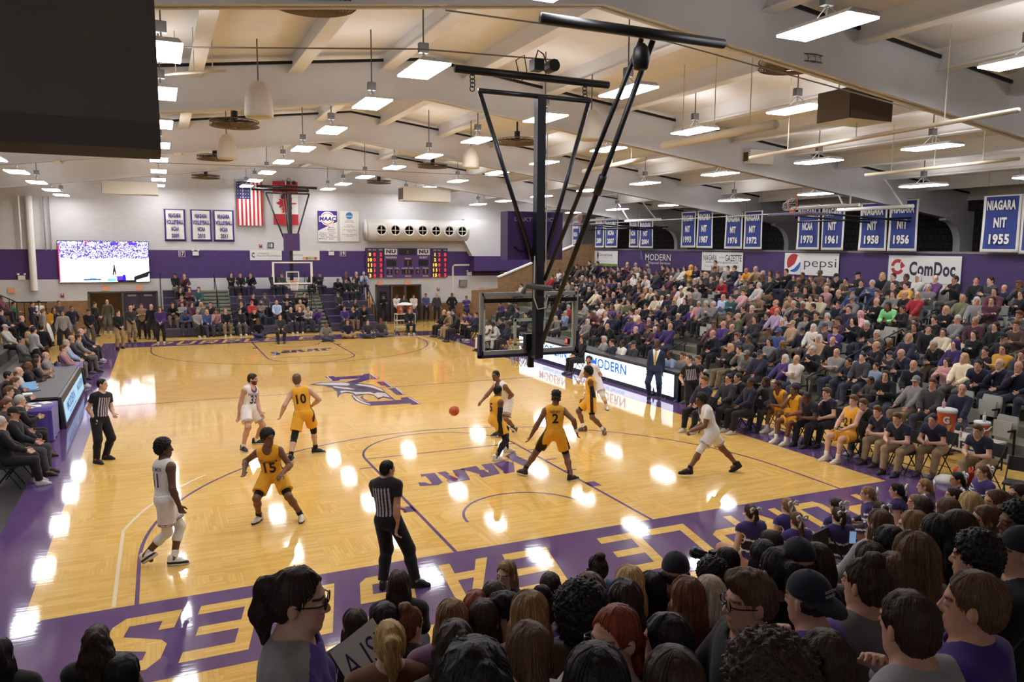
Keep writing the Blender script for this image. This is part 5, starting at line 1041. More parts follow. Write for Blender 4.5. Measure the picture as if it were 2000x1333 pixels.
def head_prims(J):
    s = J['s']; hd, f, u, r = J['hd'], J['hf'], J['hu'], J['hr']; F = (r, f, u); H = lambda x, y, z: hd + (r * x + f * y + u * z) * s; R = lambda *q: tuple(x * s for x in q)
    o = [('e', H(0, -.012, .03), R(.076, .097, .09), F, .02, None), ('e', H(0, .022, -.045), R(.06, .068, .085), F, .03, None), ('c', H(-.03, .03, -.092), H(.03, .03, -.092), .026 * s, .026 * s, .03, None), ('c', H(-.008, .066, -.104), H(.008, .066, -.104), .018 * s, .018 * s, .03, None),
         ('c', J['nk'] - J['up'] * .04 * s, H(0, -.02, -.06), .06 * s, .054 * s, .03, None), ('c', J['nk'] + J['up'] * .02 * s, J['sL'] + J['up'] * .0, .052 * s, .05 * s, .05, None), ('c', J['nk'] + J['up'] * .02 * s, J['sR'], .052 * s, .05 * s, .05, None),
         ('c', H(-.034, .078, .022), H(.034, .078, .022), .011 * s, .011 * s, .018, None), ('c', H(0, .088, .008), H(0, .104, -.034), .008 * s, .0145 * s, .012, None), ('c', H(-.012, .094, -.038), H(.012, .094, -.038), .009 * s, .009 * s, .01, None)]
    o += [('-e', H(x, .1, -.002), R(.018, .016, .012), F, .012, None) for x in (-.032, .032)] + [('e', H(x, .082, -.002), R(.013, .012, .011), F, .004, None) for x in (-.032, .032)]
    o += [('c', H(-.018, .086, -.066), H(.018, .086, -.066), .008 * s, .008 * s, .008, None), ('c', H(-.015, .085, -.077), H(.015, .085, -.077), .0085 * s, .0085 * s, .006, None)]
    o += [('e', H(x * .079, -.01, -.012), R(.011, .02, .033), (un(r + f * x * .4), un(f - r * x * .4), u), .008, None) for x in (-1, 1)]
    return o
def head_tint(v, J, beard=0, brow=(.22, .17, .14)):
    s = J['s']; q = (v - J['hd']) / s; x, y, z = q @ J['hr'], q @ J['hf'], q @ J['hu']; t = np.ones((len(v), 3))
    front = y > .05
    m = front & (np.abs(np.abs(x) - .034) < .02) & (np.abs(z - .0235 + np.abs(np.abs(x) - .03) * .25) < .0055); t[m] = brow
    e = front & (((np.abs(x) - .032) / .0135) ** 2 + ((z + .002) / .0065) ** 2 < 1); t[e] = (1.15, 1.3, 1.45); t[e & (np.abs(np.abs(x) - .032) < .0062)] = (.08, .06, .05)
    m = front & (np.abs(x) < .026 - np.abs(z + .0715) * .6) & (np.abs(z + .0715) < .0125); t[m] = (.9, .62, .6)
    if beard:
        b = (z < -.035 - .02 * (y > .09)) & (y > -.01) & (z > -.14) & ~((np.abs(x) < .022) & (np.abs(z + .0715) < .012)) & ~((y > .09) & (z > -.052)); t[b] = np.array(brow) * 1.1
    return t
def hand(J, n, h, curl=.5, palm_in=None, pinch=0):
    s = J['s'] * 1.02; w, el = J['w' + n], J['e' + n]; d = un(w - el); sg = -1 if n == 'L' else 1
    side = J.get('hs' + n); side = side if side is not None else J['fwd']       # thumb side
    t = un(side - d * (side @ d)) if np.linalg.norm(np.cross(side, d)) > .2 else un(np.cross(d, A(0, 0, 1)) + A(.01, 0, 0))
    pn = np.cross(t, d) * (-sg)                    # palm faces the body
    pn = -np.cross(d, t) * sg if 0 else pn
    P = [('c', w - d * .03 * s, w + d * .012 * s, .029 * s, .026 * s, .02, None)]
    for i in range(4):
        off = t * (.0285 - .019 * i) * s; b = w + d * (.086 - .004 * abs(i - 1)) * s + off; P.append(('c', w + d * .015 * s + off * .6, b, .0155 * s, .0125 * s, .014, None))
        l = (.068, .076, .07, .054)[i] * s; c = curl * (.8 + .12 * i); a1 = un(d * math.cos(c) + pn * math.sin(c)); a2 = un(d * math.cos(c * 2.1) + pn * math.sin(c * 2.1)); m = b + a1 * l * .52 + off * .06
        P += [('c', b, m, .0105 * s, .0092 * s, .005, None), ('c', m, m + a2 * l * .48, .0092 * s, .0072 * s, .003, None)]
    b = w + d * .03 * s + t * .022 * s; m = b + un(d * .62 + t * .75 + pn * .25) * .045 * s
    P += [('c', w + d * .02 * s, b, .017 * s, .015 * s, .014, None), ('c', b, m, .0145 * s, .0115 * s, .008, None), ('c', m, m + un(d * .85 + t * .3 + pn * .4) * .034 * s, .0115 * s, .0085 * s, .004, None)]
    return solid(P, h)
def shoe(J, n, h, hi=.0):
    s = J['s']; a, t = J['a' + n], J['t' + n]; z = un(J.get('sole' + n, A(0, 0, 1))); t = un(t - z * (t @ z)); r = np.cross(t, z); sole = [(a - z * .088 * s, -z)]
    G = lambda x, y, q: a + (r * x + t * y + z * q) * s
    P = [('c', G(0, -.045, -.045), G(0, -.04, .0 + hi), .042 * s, .04 * s, .03, sole), ('c', G(0, -.04, -.055), G(0, .09, -.052), .043 * s, .047 * s, .02, sole), ('c', G(-.012, .09, -.056), G(.01, .165, -.066), .045 * s, .034 * s, .02, sole), ('c', G(0, .0, .0), G(0, .09, -.035), .04 * s, .036 * s, .03, sole),
         ('e', G(0, .055, -.078), (.052 * s, .15 * s, .018 * s), (r, t, z), .01, sole)]
    v, f = solid(P, h); q = (v - a) @ z / s
    return v, f, q
HAIRS = {}
def hair_field(kind, h):
    """hair about a head at the origin that faces +y; returns prims and noise"""
    F = (A(1, 0, 0), A(0, 1, 0), A(0, 0, 1)); E = lambda c, r, k=.02, cl=None: ('e', A(*c), r, F, k, cl); Cc = lambda a, b, ra, rb, k=.03, cl=None: ('c', A(*a), A(*b), ra, rb, k, cl)
    face = lambda z=.045, y=.062: [(A(0, y, z), un(A(0, 1, -.55)))]
    cut = lambda z: [(A(0, 0, z), A(0, 0, -1))]
    nz = lambda a, f, g=1: (lambda X, Y, Z: a * (np.sin(X * f + 1.3 * np.sin(Y * f * .7)) * np.sin(Y * f * 1.1 + 2 + np.sin(Z * f * .6)) * np.sin(Z * f * g + X * f * .3)))
    cl = face()
    if kind == 'short': return [E((0, -.016, .036), (.083, .103, .096), .02, cl), E((0, -.045, -.01), (.078, .07, .085), .02, [(A(0, -.02, -.03), un(A(0, .8, -.6)))])], nz(.004, 75)
    if kind == 'buzz': return [E((0, -.013, .033), (.079, .1, .092), .02, face(.055, .05)), E((0, -.045, -.005), (.074, .063, .075), .02, [(A(0, -.025, -.02), un(A(0, .8, -.6)))])], None
    if kind == 'quiff': return [E((0, -.016, .034), (.081, .101, .092), .02, cl), E((0, .03, .1), (.062, .075, .045), .04), E((0, -.045, -.01), (.077, .066, .08), .02, [(A(0, -.02, -.03), un(A(0, .8, -.6)))])], nz(.006, 70, .5)
    if kind == 'fringe': return [E((0, -.035, -.004), (.081, .082, .05), .02, [(A(0, -.01, 0), A(0, 1, 0)), (A(0, 0, .02), A(0, 0, 1))])], nz(.003, 80)
    if kind == 'curly': return [E((0, -.02, .055), (.105, .115, .105), .03, [(A(0, .06, .05), un(A(0, 1, -.7)))]), E((0, -.05, 0), (.095, .085, .09), .03, [(A(0, -.01, -.03), un(A(0, .9, -.5)))])], nz(.016, 130)
    if kind == 'afro': return [E((0, -.03, .05), (.135, .135, .13), .03, [(A(0, .055, .05), un(A(0, 1, -.6)))]), E((0, -.06, -.02), (.125, .1, .12), .03, [(A(0, .0, -.03), un(A(0, 1, -.4)))])], nz(.016, 120)
    if kind == 'bigcurl': return [E((0, -.03, .05), (.15, .14, .125), .03, [(A(0, .055, .05), un(A(0, 1, -.6)))]), E((0, -.06, -.07), (.16, .105, .15), .04, [(A(0, .0, -.03), un(A(0, 1, -.3)))])], nz(.02, 100)
    if kind == 'twists': return [E((0, -.012, .03), (.078, .098, .09), .02, face(.055, .05)), E((0, -.005, .1), (.088, .096, .07), .03)], nz(.022, 105)
    long_ = [E((0, -.018, .036), (.086, .107, .098), .02, face(.05, .06)), E((0, -.05, -.05), (.088, .07, .12), .03, [(A(0, .0, 0), A(0, 1, 0))])]
    if kind == 'long': return long_ + [Cc((-.055, -.05, -.08), (-.07, -.075, -.33), .045, .028), Cc((.055, -.05, -.08), (.07, -.075, -.33), .045, .028), Cc((0, -.085, -.08), (0, -.115, -.36), .05, .03), Cc((-.075, .0, -.04), (-.095, .0, -.2), .022, .018), Cc((.075, .0, -.04), (.095, .0, -.2), .022, .018)], nz(.004, 60, .25)
    if kind == 'wavy': return long_ + [Cc((-.06, -.05, -.08), (-.09, -.06, -.28), .055, .04), Cc((.06, -.05, -.08), (.09, -.06, -.28), .055, .04), Cc((0, -.085, -.08), (0, -.11, -.3), .06, .045), Cc((-.08, .0, -.03), (-.1, .02, -.2), .028, .025), Cc((.08, .0, -.03), (.1, .02, -.2), .028, .025)], nz(.011, 55, .8)
    if kind == 'bob': return long_ + [Cc((-.075, -.005, -.02), (-.08, .01, -.1), .03, .028), Cc((.075, -.005, -.02), (.08, .01, -.1), .03, .028), E((0, -.04, -.06), (.1, .075, .09), .03, [(A(0, 0.01, 0), A(0, 1, 0))])], nz(.004, 60, .4)
    tied = [E((0, -.014, .034), (.081, .101, .094), .02, face(.05, .06)), E((0, -.045, -.01), (.08, .068, .08), .02, [(A(0, -.02, -.03), un(A(0, .8, -.6)))])]
    if kind == 'ponytail': return tied + [Cc((0, -.1, .06), (0, -.125, .05), .026, .034), Cc((0, -.125, .05), (.005, -.142, -.05), .036, .037), Cc((.005, -.142, -.05), (0, -.125, -.17), .037, .013)], nz(.005, 60, .3)
    if kind == 'lowtail': return tied + [Cc((0, -.1, -.02), (0, -.12, -.05), .024, .03), Cc((0, -.12, -.05), (0, -.13, -.2), .035, .032), Cc((0, -.13, -.2), (0, -.115, -.36), .032, .012)], nz(.004, 60, .3)
    if kind == 'bun': return tied + [E((0, -.07, .13), (.05, .05, .045), .015)], nz(.006, 90)
    if kind == 'topbun': return tied + [E((0, -.045, .128), (.048, .048, .042), .015)], nz(.006, 90)
    if kind in ('cap', 'backcap'):
        y = 1 if kind == 'cap' else -1
        return [E((0, -.012, .04), (.086, .106, .098), .01, [(A(0, 0, .025), un(A(0, -.12 * y, -1)))]), ('e', A(0, .115 * y, .03 - .006 * (y > 0) - .02 * (y < 0)), (.075, .085, .014), (A(1, 0, 0), un(A(0, 1, -.18 * y if y > 0 else .5)), un(A(0, .18 * y if y > 0 else -.5, 1))), .008, None), ('e', A(0, -.012, .138), (.01, .01, .006), F, .004, None)], None
    if kind == 'beanie': return [E((0, -.014, .045), (.089, .109, .105), .01, [(A(0, 0, .02), un(A(0, .15, -1)))]), ('c', A(0, 0, 0), A(0, 0, 0), .001, .001, .01, None)], nz(.002, 200)
    if kind == 'hood': return [E((0, -.03, .02), (.11, .125, .14), .02, [(A(0, .05, .0), un(A(0, 1, -.12)))]), Cc((0, -.07, -.1), (0, -.06, -.17), .1, .1, .04, [(A(0, .06, 0), A(0, 1, 0))])], nz(.004, 40)
    if kind == 'none': return None, None
def strands(D, lo, h, v, f, N, steps, step, r, rnd, flow='down', curl=0.):
    """fine locks that follow the hair surface: short three-sided tubes"""
    up = A(0, 0, 1)
    def samp(p):
        q = (p - lo) / h; i = np.clip(np.floor(q).astype(int), 0, np.array(D.shape) - 2); t = np.clip(q - i, 0, 1); o = 0
        for a in (0, 1):
            for b in (0, 1):
                for c in (0, 1): o = o + D[i[:, 0] + a, i[:, 1] + b, i[:, 2] + c] * (t[:, 0] if a else 1 - t[:, 0]) * (t[:, 1] if b else 1 - t[:, 1]) * (t[:, 2] if c else 1 - t[:, 2])
        return o
    def grad(p): return np.stack([samp(p + e) - samp(p - e) for e in np.eye(3) * h * .9], 1)
    p = v[rnd.integers(0, len(v), N)].copy(); off = rnd.uniform(-.0022, .0022, N); path = []; crown = A(0, -.05, .13); ph = rnd.uniform(0, 6.28, N)
    rv = rnd.normal(0, 1, (N, 3))
    for k in range(steps):
        g = grad(p); g /= np.linalg.norm(g, axis=1)[:, None] + 1e-9; p = p - g * (samp(p) - off)[:, None]; path.append((p.copy(), g))
        w = p - crown; t = (w * A(1, 1, .6) - up * .12 + A(0, -.03, 0)) if flow == 'down' else (rv + np.stack([np.sin(ph + k), np.cos(ph * 1.3 + k), np.sin(ph * 2 + k * 1.2)], 1) * 1.5)
        if curl: t = un(t) if t.ndim == 1 else t / (np.linalg.norm(t, axis=1)[:, None] + 1e-9); t = t + curl * np.stack([np.sin(ph + k * .9), np.cos(ph + k * .9), 0 * ph], 1)
        t = t - g * (t * g).sum(1)[:, None]; t /= np.linalg.norm(t, axis=1)[:, None] + 1e-9; p = p + t * step
    V_ = []; K = steps
    for k, (p, g) in enumerate(path):
        q = path[min(k + 1, K - 1)][0] - path[max(k - 1, 0)][0]; q /= np.linalg.norm(q, axis=1)[:, None] + 1e-9; b = np.cross(q, g); rr = r * (.35 + .65 * math.sin(PI * min(1, (k + 1) / (K + .5)))) if k < K - 1 else r * .15
        V_.append(np.stack([p + b * rr, p + g * rr * 1.1, p - b * rr], 1))
    V_ = np.stack(V_, 1); base = (np.arange(N) * K * 3)[:, None, None]; F_ = []
    for k in range(K - 1):
        for a in range(2): F_.append(np.array([k * 3 + a, k * 3 + a + 1, k * 3 + 3 + a + 1, k * 3 + 3 + a]))
    F_ = (np.stack(F_)[None] + base).reshape(-1, 4); tint = np.repeat(rnd.uniform(.55, 1.5, N), K * 3)[:, None].repeat(3, 1)
    return V_.reshape(-1, 3), F_, tint
def hair_mesh(kind, fine=False):
    key = (kind, fine)
    if key in HAIRS: return HAIRS[key]
    pr, nz = hair_field(kind, 0)
    if pr is None: HAIRS[key] = None; return None
    h = .008 if fine else .012; D, lo = field(pr, h, nz); v, f = nets(D, lo, h); t = None
    if fine and kind not in ('cap', 'backcap', 'beanie', 'hood'):
        rnd = np.random.default_rng(len(kind) * 7 + 3); wild = kind in ('curly', 'afro', 'bigcurl', 'twists')
        n = {'long': 650, 'wavy': 650, 'bigcurl': 1500, 'afro': 900}.get(kind, 500)
        crop = kind in ('short', 'quiff', 'buzz', 'fringe'); n = 900 if crop else n
        v2, f2, t2 = strands(D, lo, h, v, f, n, 6 if wild else 8, .009 if wild else (.019 if kind in ('long', 'wavy', 'bob', 'lowtail') else (.0055 if crop else .011)), .0018 if crop else .0028, rnd, 'curl' if wild else 'down', .6 if kind == 'wavy' else 0)
        t = np.concatenate([np.full((len(v), 3), .8), t2]); v, f = join([(v, f), (v2, f2)])
    HAIRS[key] = npmesh(kind + '_hair', v, f, cloth_m if kind in ('cap', 'backcap', 'beanie', 'hood') else hair_m, t); return HAIRS[key]
def head_matrix(J, s=None):
    s = s or J['s']; M = MX.Identity(4)
    for i in range(3):
        M[i][0], M[i][1], M[i][2], M[i][3] = J['hr'][i] * s, J['hf'][i] * s, J['hu'][i] * s, J['hd'][i]
    return M
HAT = {'cap': 'cap', 'backcap': 'cap', 'beanie': 'beanie', 'hood': 'hood'}
def add_hair(root, J, kind, color, fine=False, hairbelow=None):
    me = hair_mesh(kind, fine)
    if me is None: return None
    o = mobj(HAT.get(kind, 'hair'), me, root, color); o.matrix_local = head_matrix(J)
    if kind in HAT and kind != 'hood':
        b = mobj('hair', hair_mesh(hairbelow or 'fringe', fine if not hairbelow else fine), root, (.03, .02, .015, 1)); b.matrix_local = head_matrix(J)
    return o
LIN = lambda c: srgb(*c)
SKIN = {'w': (196, 150, 126), 'p': (208, 168, 146), 't': (176, 130, 100), 'b': (118, 80, 60), 'd': (98, 68, 52), 'm': (128, 88, 64)}
# ================================================================= PLAYERS, REFEREES, COACH
def camdepth(p): return -(CM.T @ (np.asarray(p) - CC))[2]
HD = lambda deg: A(math.cos(math.radians(deg)), math.sin(math.radians(deg)), 0)
def project_text(J, me, txt, zc, w_, h_, side, mat_, parent, name='number', bold=.03, xoff=0):
    """lettering laid on the garment by casting onto its surface"""
    from mathutils.bvhtree import BVHTree
    s = J['s']; n = J["fwd"] * side; rt = J["rt"] * -side; o = J['pel'] + J['up'] * zc * np.linalg.norm(J['nk'] - J['pel']) / .55
    bv = BVHTree.FromPolygons([tuple(q.co) for q in me.vertices], [tuple(p.vertices) for p in me.polygons])
    b = MB().text(txt, (0, 0, 0), (1, 0, 0), (0, 1, 0), w_, h_, 0, bold); tri = []
    for f in b.f:
        for i in range(1, len(f) - 1): tri.append((b.v[f[0]], b.v[f[i]], b.v[f[i + 1]]))
    for _ in range(2):
        nt = []
        for a, c, d in tri:
            a, c, d = V(a), V(c), V(d); x, y, z = (a + c) / 2, (c + d) / 2, (d + a) / 2; nt += [(a, x, z), (x, c, y), (z, y, d), (x, y, z)]
        tri = nt
    g = MB(); hit = {}
    def drop(p):
        k = (round(p[0], 4), round(p[1], 4))
        if k not in hit:
            q = o + rt * (p[0] + xoff) + J['up'] * p[1] + n * .5; r_ = bv.ray_cast(V(q), V(-n)); hit[k] = (r_[0] + V(n) * .006) if r_[0] is not None else V(q - n * .36)
        return hit[k]
    for t in tri: g.add([drop(p) for p in t], [(0, 1, 2)])
    return g.build(name, mat_, parent)
def hero(lab, s, aL, aR, pel, nk, hd, face, wL, wR, fwd, skin, kit, hair='short', hairc=(24, 20, 18), beard=0, toeL=None, toeR=None, tn=0, th=0, tp=0, hips=None, curl=.5, opt=None, solL=None, solR=None, knee=None, hsL=None, hsR=None, group=None, name='person', elb=(0, 0)):
    opt = opt or {}
    P2 = lambda a: on(a[0], a[1], 2, 0) + A(0, 0, .088 * s + (a[2] if len(a) > 2 else 0))
    AL, AR = P2(aL), P2(aR); t0 = (camdepth(AL) + camdepth(AR)) / 2 + tp
    pl = dep(*pel, t0); n_ = dep(*nk, t0 + tn); h_ = dep(*hd, t0 + tn + th); W = [dep(q[0], q[1], t0 + tn + q[2]) for q in (wL, wR)]
    O = A(pl[0], pl[1], 0); f = HD(fwd); L_ = lambda p: p - O
    J = skeleton(L_(pl), L_(n_), f, L_(h_), HD(face) + A(0, 0, opt.get('pitch', 0)), None, L_(W[0]), L_(W[1]), L_(AL), L_(AR), s, toeL=HD(toeL if toeL is not None else fwd), toeR=HD(toeR if toeR is not None else fwd), tw=HD(hips) if hips is not None else None, knee=knee, elb=elb)
    if opt.get('dbg'): print('HERO', lab[:30], 'torso', round(np.linalg.norm(n_ - pl) / (.55 * s), 2), 'neck-head', round(np.linalg.norm(h_ - n_) / (.18 * s), 2), 'pelz', round(pl[2] / s, 2), [round(float(np.linalg.norm(J['a' + k] - L_(q)) + np.linalg.norm(J['w' + k] - L_(w))), 2) for k, q, w in (('L', AL, W[0]), ('R', AR, W[1]))])
    J['hsL'] = HD(hsL) if hsL is not None else J['fwd']; J['hsR'] = HD(hsR) if hsR is not None else J['fwd']
    if solL is not None: J['soleL'] = un(A(0, 0, 1) + HD(toeL if toeL is not None else fwd) * solL)
    if solR is not None: J['soleR'] = un(A(0, 0, 1) + HD(toeR if toeR is not None else fwd) * solR)
    person_parts(J, lab, O, skin, kit, hair, hairc, beard, curl, opt, .0105, True, group)
def person_parts(J, lab, O, skin, kit, hair, hairc, beard, curl, opt, h, fine, group=None):
    s = J['s']; B = torso_prims(J)
    for n in 'LR': B += arm_prims(J, n) + leg_prims(J, n)
    for n in 'LR': B += [('c', J['a' + n], J['a' + n] + J['t' + n] * .1 * s - A(0, 0, .05) * s, .036 * s, .03 * s, .03, None)]
    B += [p for p in head_prims(J) if p[0][0] != '-'][:7]
    vb, fb = solid(B, h); vh, fh = solid(head_prims(J), .0055)
    tb = np.ones((len(vb), 3)); th_ = head_tint(vh, J, beard, np.array(LIN(hairc)[:3]) / np.maximum(np.array(LIN(SKIN[skin])[:3]), .02) * .9)
    hs = [hand(J, n, .005, c) for n, c in zip('LR', curl if isinstance(curl, tuple) else (curl, curl))]
    v, f = join([(vb, fb), (vh, fh)] + hs); t = np.concatenate([tb, th_] + [np.ones((len(q[0]), 3)) for q in hs])
    root = mobj('person', npmesh('body', v, f, skin_m, t), None, LIN(SKIN[skin]), tuple(O)); tag(root, lab, 'person', group)
    if hair != 'none': add_hair(root, J, hair, LIN(hairc), fine)
    G = lambda name, prims, col, tint=None, hh=h, m=None: (lambda vf: mobj(name, npmesh(name, vf[0], vf[1], m or cloth_m, None if tint is None else tint(vf[0])), root, LIN(col)))(solid(prims, hh))
    up, pel, fw, rt = J['up'], J['pel'], J['fwd'], J['rt']; loc = lambda v_: ((v_ - pel) @ rt / s, (v_ - pel) @ fw / s, (v_ - pel) @ up * .55 / np.linalg.norm(J['nk'] - pel))
    dark = A(.04, .035, .05); k = kit
    if k[0] == 'game':            # ('game', top, trim, tee)
        col, trim = k[1], k[2]
        P = torso_prims(J, .017 * s, .06, [(pel - up * .05 * s, -up)]) + [('c', J['nk'] - up * .03 * s + rt * q * .02, J['s' + n] + up * .035 * s - rt * q * .055 * s, .05 * s, .04 * s, .03, None) for q, n in ((-1, 'L'), (1, 'R'))]
        P += [('-e', J['nk'] + fw * .075 * s + up * .035 * s, (.074 * s, .085 * s, .1 * s), (rt, fw, up), .01, None), ('-c', J['nk'] - up * .02 * s, J['hd'], .07 * s, .07 * s, .01, None)]
        if not k[3:]: P += [('-c', J['s' + n] + rt * q * .02 * s - up * .03 * s, J['s' + n] + rt * q * .3 * s - up * .06 * s, .078 * s, .12 * s, .008, None) for q, n in ((-1, 'L'), (1, 'R'))]
        def tj(v_):
            x, y, z = loc(v_); t_ = np.ones((len(v_), 3))
            if col[2] < 120: t_[(np.abs(x) > .125) & (np.abs(y + .01) < .03) & (z < .36)] = dark
            else:
                edge = (np.abs(np.hypot(x, y * 1.0 - .0)) < -1); q_ = (np.linalg.norm(v_ - (J['nk'] + fw * .05 * s - up * .03 * s), axis=1) / s); t_[(z > .42) & (q_ < .105)] = A(.12, .08, .25)
            return t_
        jo = G('jersey', P, col, tj, .008)
        if k[3:] and k[3]: G('undershirt', sum([[('c',) + arm_prims(J, n, .016 * s, .55)[0][1:]] for n in 'LR'], []), k[3])
        P = [p for p in torso_prims(J, .024 * s, .05, [(pel + up * .06 * s, up)]) if 1]
        for n in 'LR':
            a, b = J['h' + n], J['k' + n]; e = a + (b - a) * .86; P.append(('c', a, b, .115 * s, .118 * s, .03, [(a + (b - a) * .74, un(b - a))]))
        def ts(v_):
            t_ = np.ones((len(v_), 3)); x, y, z = loc(v_)
            if col[2] < 120: t_[(np.abs(x) > .15) & (np.abs(y + .02) < .035)] = dark; t_[(np.abs(x) > .1) & (np.abs((v_ - pel) @ J['pf'] / s + .01) < .03) & (np.abs((v_ - pel) @ J['prt'] / s) > .165)] = dark
            else:
                for n in 'LR':
                    a, b = J['h' + n], J['k' + n]; q_ = (v_ - a) @ un(b - a) / np.linalg.norm(b - a); dd = np.linalg.norm(v_ - (a + un(b - a) * (q_ * np.linalg.norm(b - a))[:, None]), axis=1)
                    t_[(dd < .14 * s) & (((q_ > .655) & (q_ < .675)) | ((q_ > .695) & (q_ < .725)))] = A(.12, .1, .22)
            return t_
        G('shorts', P, col, ts, .0085)
        for n, u0, u1, c_ in opt.get('tights', ()):
            G('leg_sleeve', [p for p in leg_prims(J, n, .007 * s, .03, u0, u1)], c_)
        for n in opt.get('sleeve', ''):
            G('arm_sleeve', [('c',) + p[1:] for p in arm_prims(J, n, .007 * s, 1.95)][0:3], (30, 28, 32)) if 0 else G('arm_sleeve', [('c', J['s' + n] + (J['e' + n] - J['s' + n]) * .45, J['e' + n], .058 * s, .052 * s, .02, None)] + [(p[0], p[1], p[2], p[3] + .007 * s, p[4] + .008 * s, p[5], p[6]) for p in arm_prims(J, n, 0, 1.97)[1:]], opt.get('sleevec', (30, 28, 32)))
        for n in opt.get('wrist', ''): G('wristband', [('c', J['w' + n] + (J['e' + n] - J['w' + n]) * .08, J['w' + n] + (J['e' + n] - J['w' + n]) * .26, .037 * s, .039 * s, .01, None)], (228, 226, 222))
        nm = mat('number_black', (30, 26, 34), .7) if col[2] < 120 else mat('number_navy', (56, 46, 92), .7)
        for tx, z, w_, hh, sd, nme in opt.get('text', ()): project_text(J, jo.data, tx, z, w_, hh, sd, nm, jo, nme, .03 if nme == 'number' else .01)
        sc = opt.get('sock', (228, 226, 220))
        for n in 'LR': G('sock', [('c', J['a' + n] - A(0, 0, .02), J['a' + n] + (J['k' + n] - J['a' + n]) * opt.get('sockh', .28), .044 * s, .05 * s, .02, [(J['a' + n] + (J['k' + n] - J['a' + n]) * opt.get('sockh', .28), un(J['k' + n] - J['a' + n]))])], sc)
    elif k[0] in ('tee', 'ref', 'long', 'suit'):
        u = .5 if k[0] in ('tee', 'ref') else 1.96; hem = {'tee': .08, 'ref': -.06, 'long': .09, 'suit': .2}[k[0]]; g = .02 * s if k[0] != 'suit' else .028 * s
        P = torso_prims(J, g, .06, [(pel - up * hem * s, -up)], belly=opt.get('belly', 0), bust=opt.get('bust', 0))
        if k[0] == 'suit': P += [('c', J['h' + n] + up * .06 * s, J['h' + n] + (J['k' + n] - J['h' + n]) * .35, .125 * s, .13 * s, .04, [(J['h' + n] + (J['k' + n] - J['h' + n]) * .26, un(J['k' + n] - J['h' + n]))]) for n in 'LR']
        for n in 'LR': P += [(p[0], p[1], p[2], p[3] + .01 * s, p[4] + .012 * s, p[5], p[6]) for p in arm_prims(J, n, .009 * s, u)] + [('c', J['nk'] - up * .01 * s, J['s' + n], .062 * s, .07 * s, .03, None)]
        P += [('-c', J['nk'] + fw * .03 * s, J['hd'] + fw * .05, .066 * s, .07 * s, .006, None)]
        if opt.get('hoodie'): P += [('c', J['nk'] - fw * .075 * s + up * .01 * s + rt * q * .05 * s, J['nk'] - fw * .1 * s - up * .09 * s, .05 * s, .045 * s, .03, None) for q in (-1, 0, 1)]
        def tt(v_):
            x, y, z = loc(v_); t_ = np.ones((len(v_), 3))
            if k[0] == 'ref':
                m = (np.abs(x) < .135) & (z < .5) & (z > -.04) & (np.abs(x) > -1); st = (np.floor((x + 10 * .0475) / .0237).astype(int) % 2 == 0) & (np.abs(x) < .14) & (z < .47 - .0 * x)
                f_ = y > -.2
                near = np.ones(len(v_), bool)
                for n in 'LR': near &= np.linalg.norm(np.cross(v_ - J['s' + n], un(J['e' + n] - J['s' + n])), axis=1) > .0
                if opt.get('front', 1): st &= y > 0
                else: st &= (y < 0) & (x > -.2)
                t_[st] = A(26, 26, 26)
            if opt.get('raglan'): t_[(z > .37 + .05 * np.abs(x)) & (y < .07)] = np.array(LIN((150, 148, 150))[:3]) / np.array(LIN(k[1])[:3]); t_[(z < .36) & (y > .04) & (np.abs(x) < .11) & (z > .05)] *= 1.0
            if k[0] == 'suit':
                v2 = (y > 0) & (z > .12) & (np.abs(x) < .012 + (z - .12) * .2); t_[v2] = np.array(LIN((232, 230, 226))[:3]) / np.maximum(np.array(LIN(k[1])[:3]), .004)
                ti = (y > 0) & (z > .1) & (np.abs(x) < .026); t_[ti & (z > .12)] = np.array(LIN(k[4])[:3]) / np.maximum(np.array(LIN(k[1])[:3]), .004)
            return t_
        so = G('shirt' if k[0] != 'suit' else 'suit_jacket', P, k[1], tt if k[0] in ('ref', 'suit') or opt.get('raglan') else None, .0078 if k[0] in ('ref', 'suit') else h)
        for tx, z, w_, hh, sd, c_, nme in opt.get('print', ()): project_text(J, so.data, tx, z, w_, hh, sd, mat('print_%d_%d_%d' % c_, c_, .8), so, nme, .02)
        P = torso_prims(J, .014 * s, .05, [(pel + up * .1 * s, up)])
        for n in 'LR': P += leg_prims(J, n, .02 * s, .04, 0, 1.95, .012 * s)
        G('trousers', P, k[2])
        if opt.get('belt'): pass
    shc = opt.get('shoe', (34, 32, 34)); sol = opt.get('sole', None)
    vs = [shoe(J, n, .007, .02 if k[0] == 'game' else 0) for n in 'LR']
    for q in vs:
        t_ = np.ones((len(q[0]), 3))
        if sol: t_[q[2] < -.062] = np.array(LIN(sol)[:3]) / np.maximum(np.array(LIN(shc)[:3]), .01)
        if opt.get('shoe2'): t_[(q[2] > -.06) & (q[2] < -.03)] = np.array(LIN(opt['shoe2'])[:3]) / np.maximum(np.array(LIN(shc)[:3]), .01)
        mobj('shoe', npmesh('shoe', q[0], q[1], shoe_m, t_), root, LIN(shc))
    return root, J
YEL = (232, 170, 48); WHT = (228, 224, 220); BLK = (30, 28, 32)
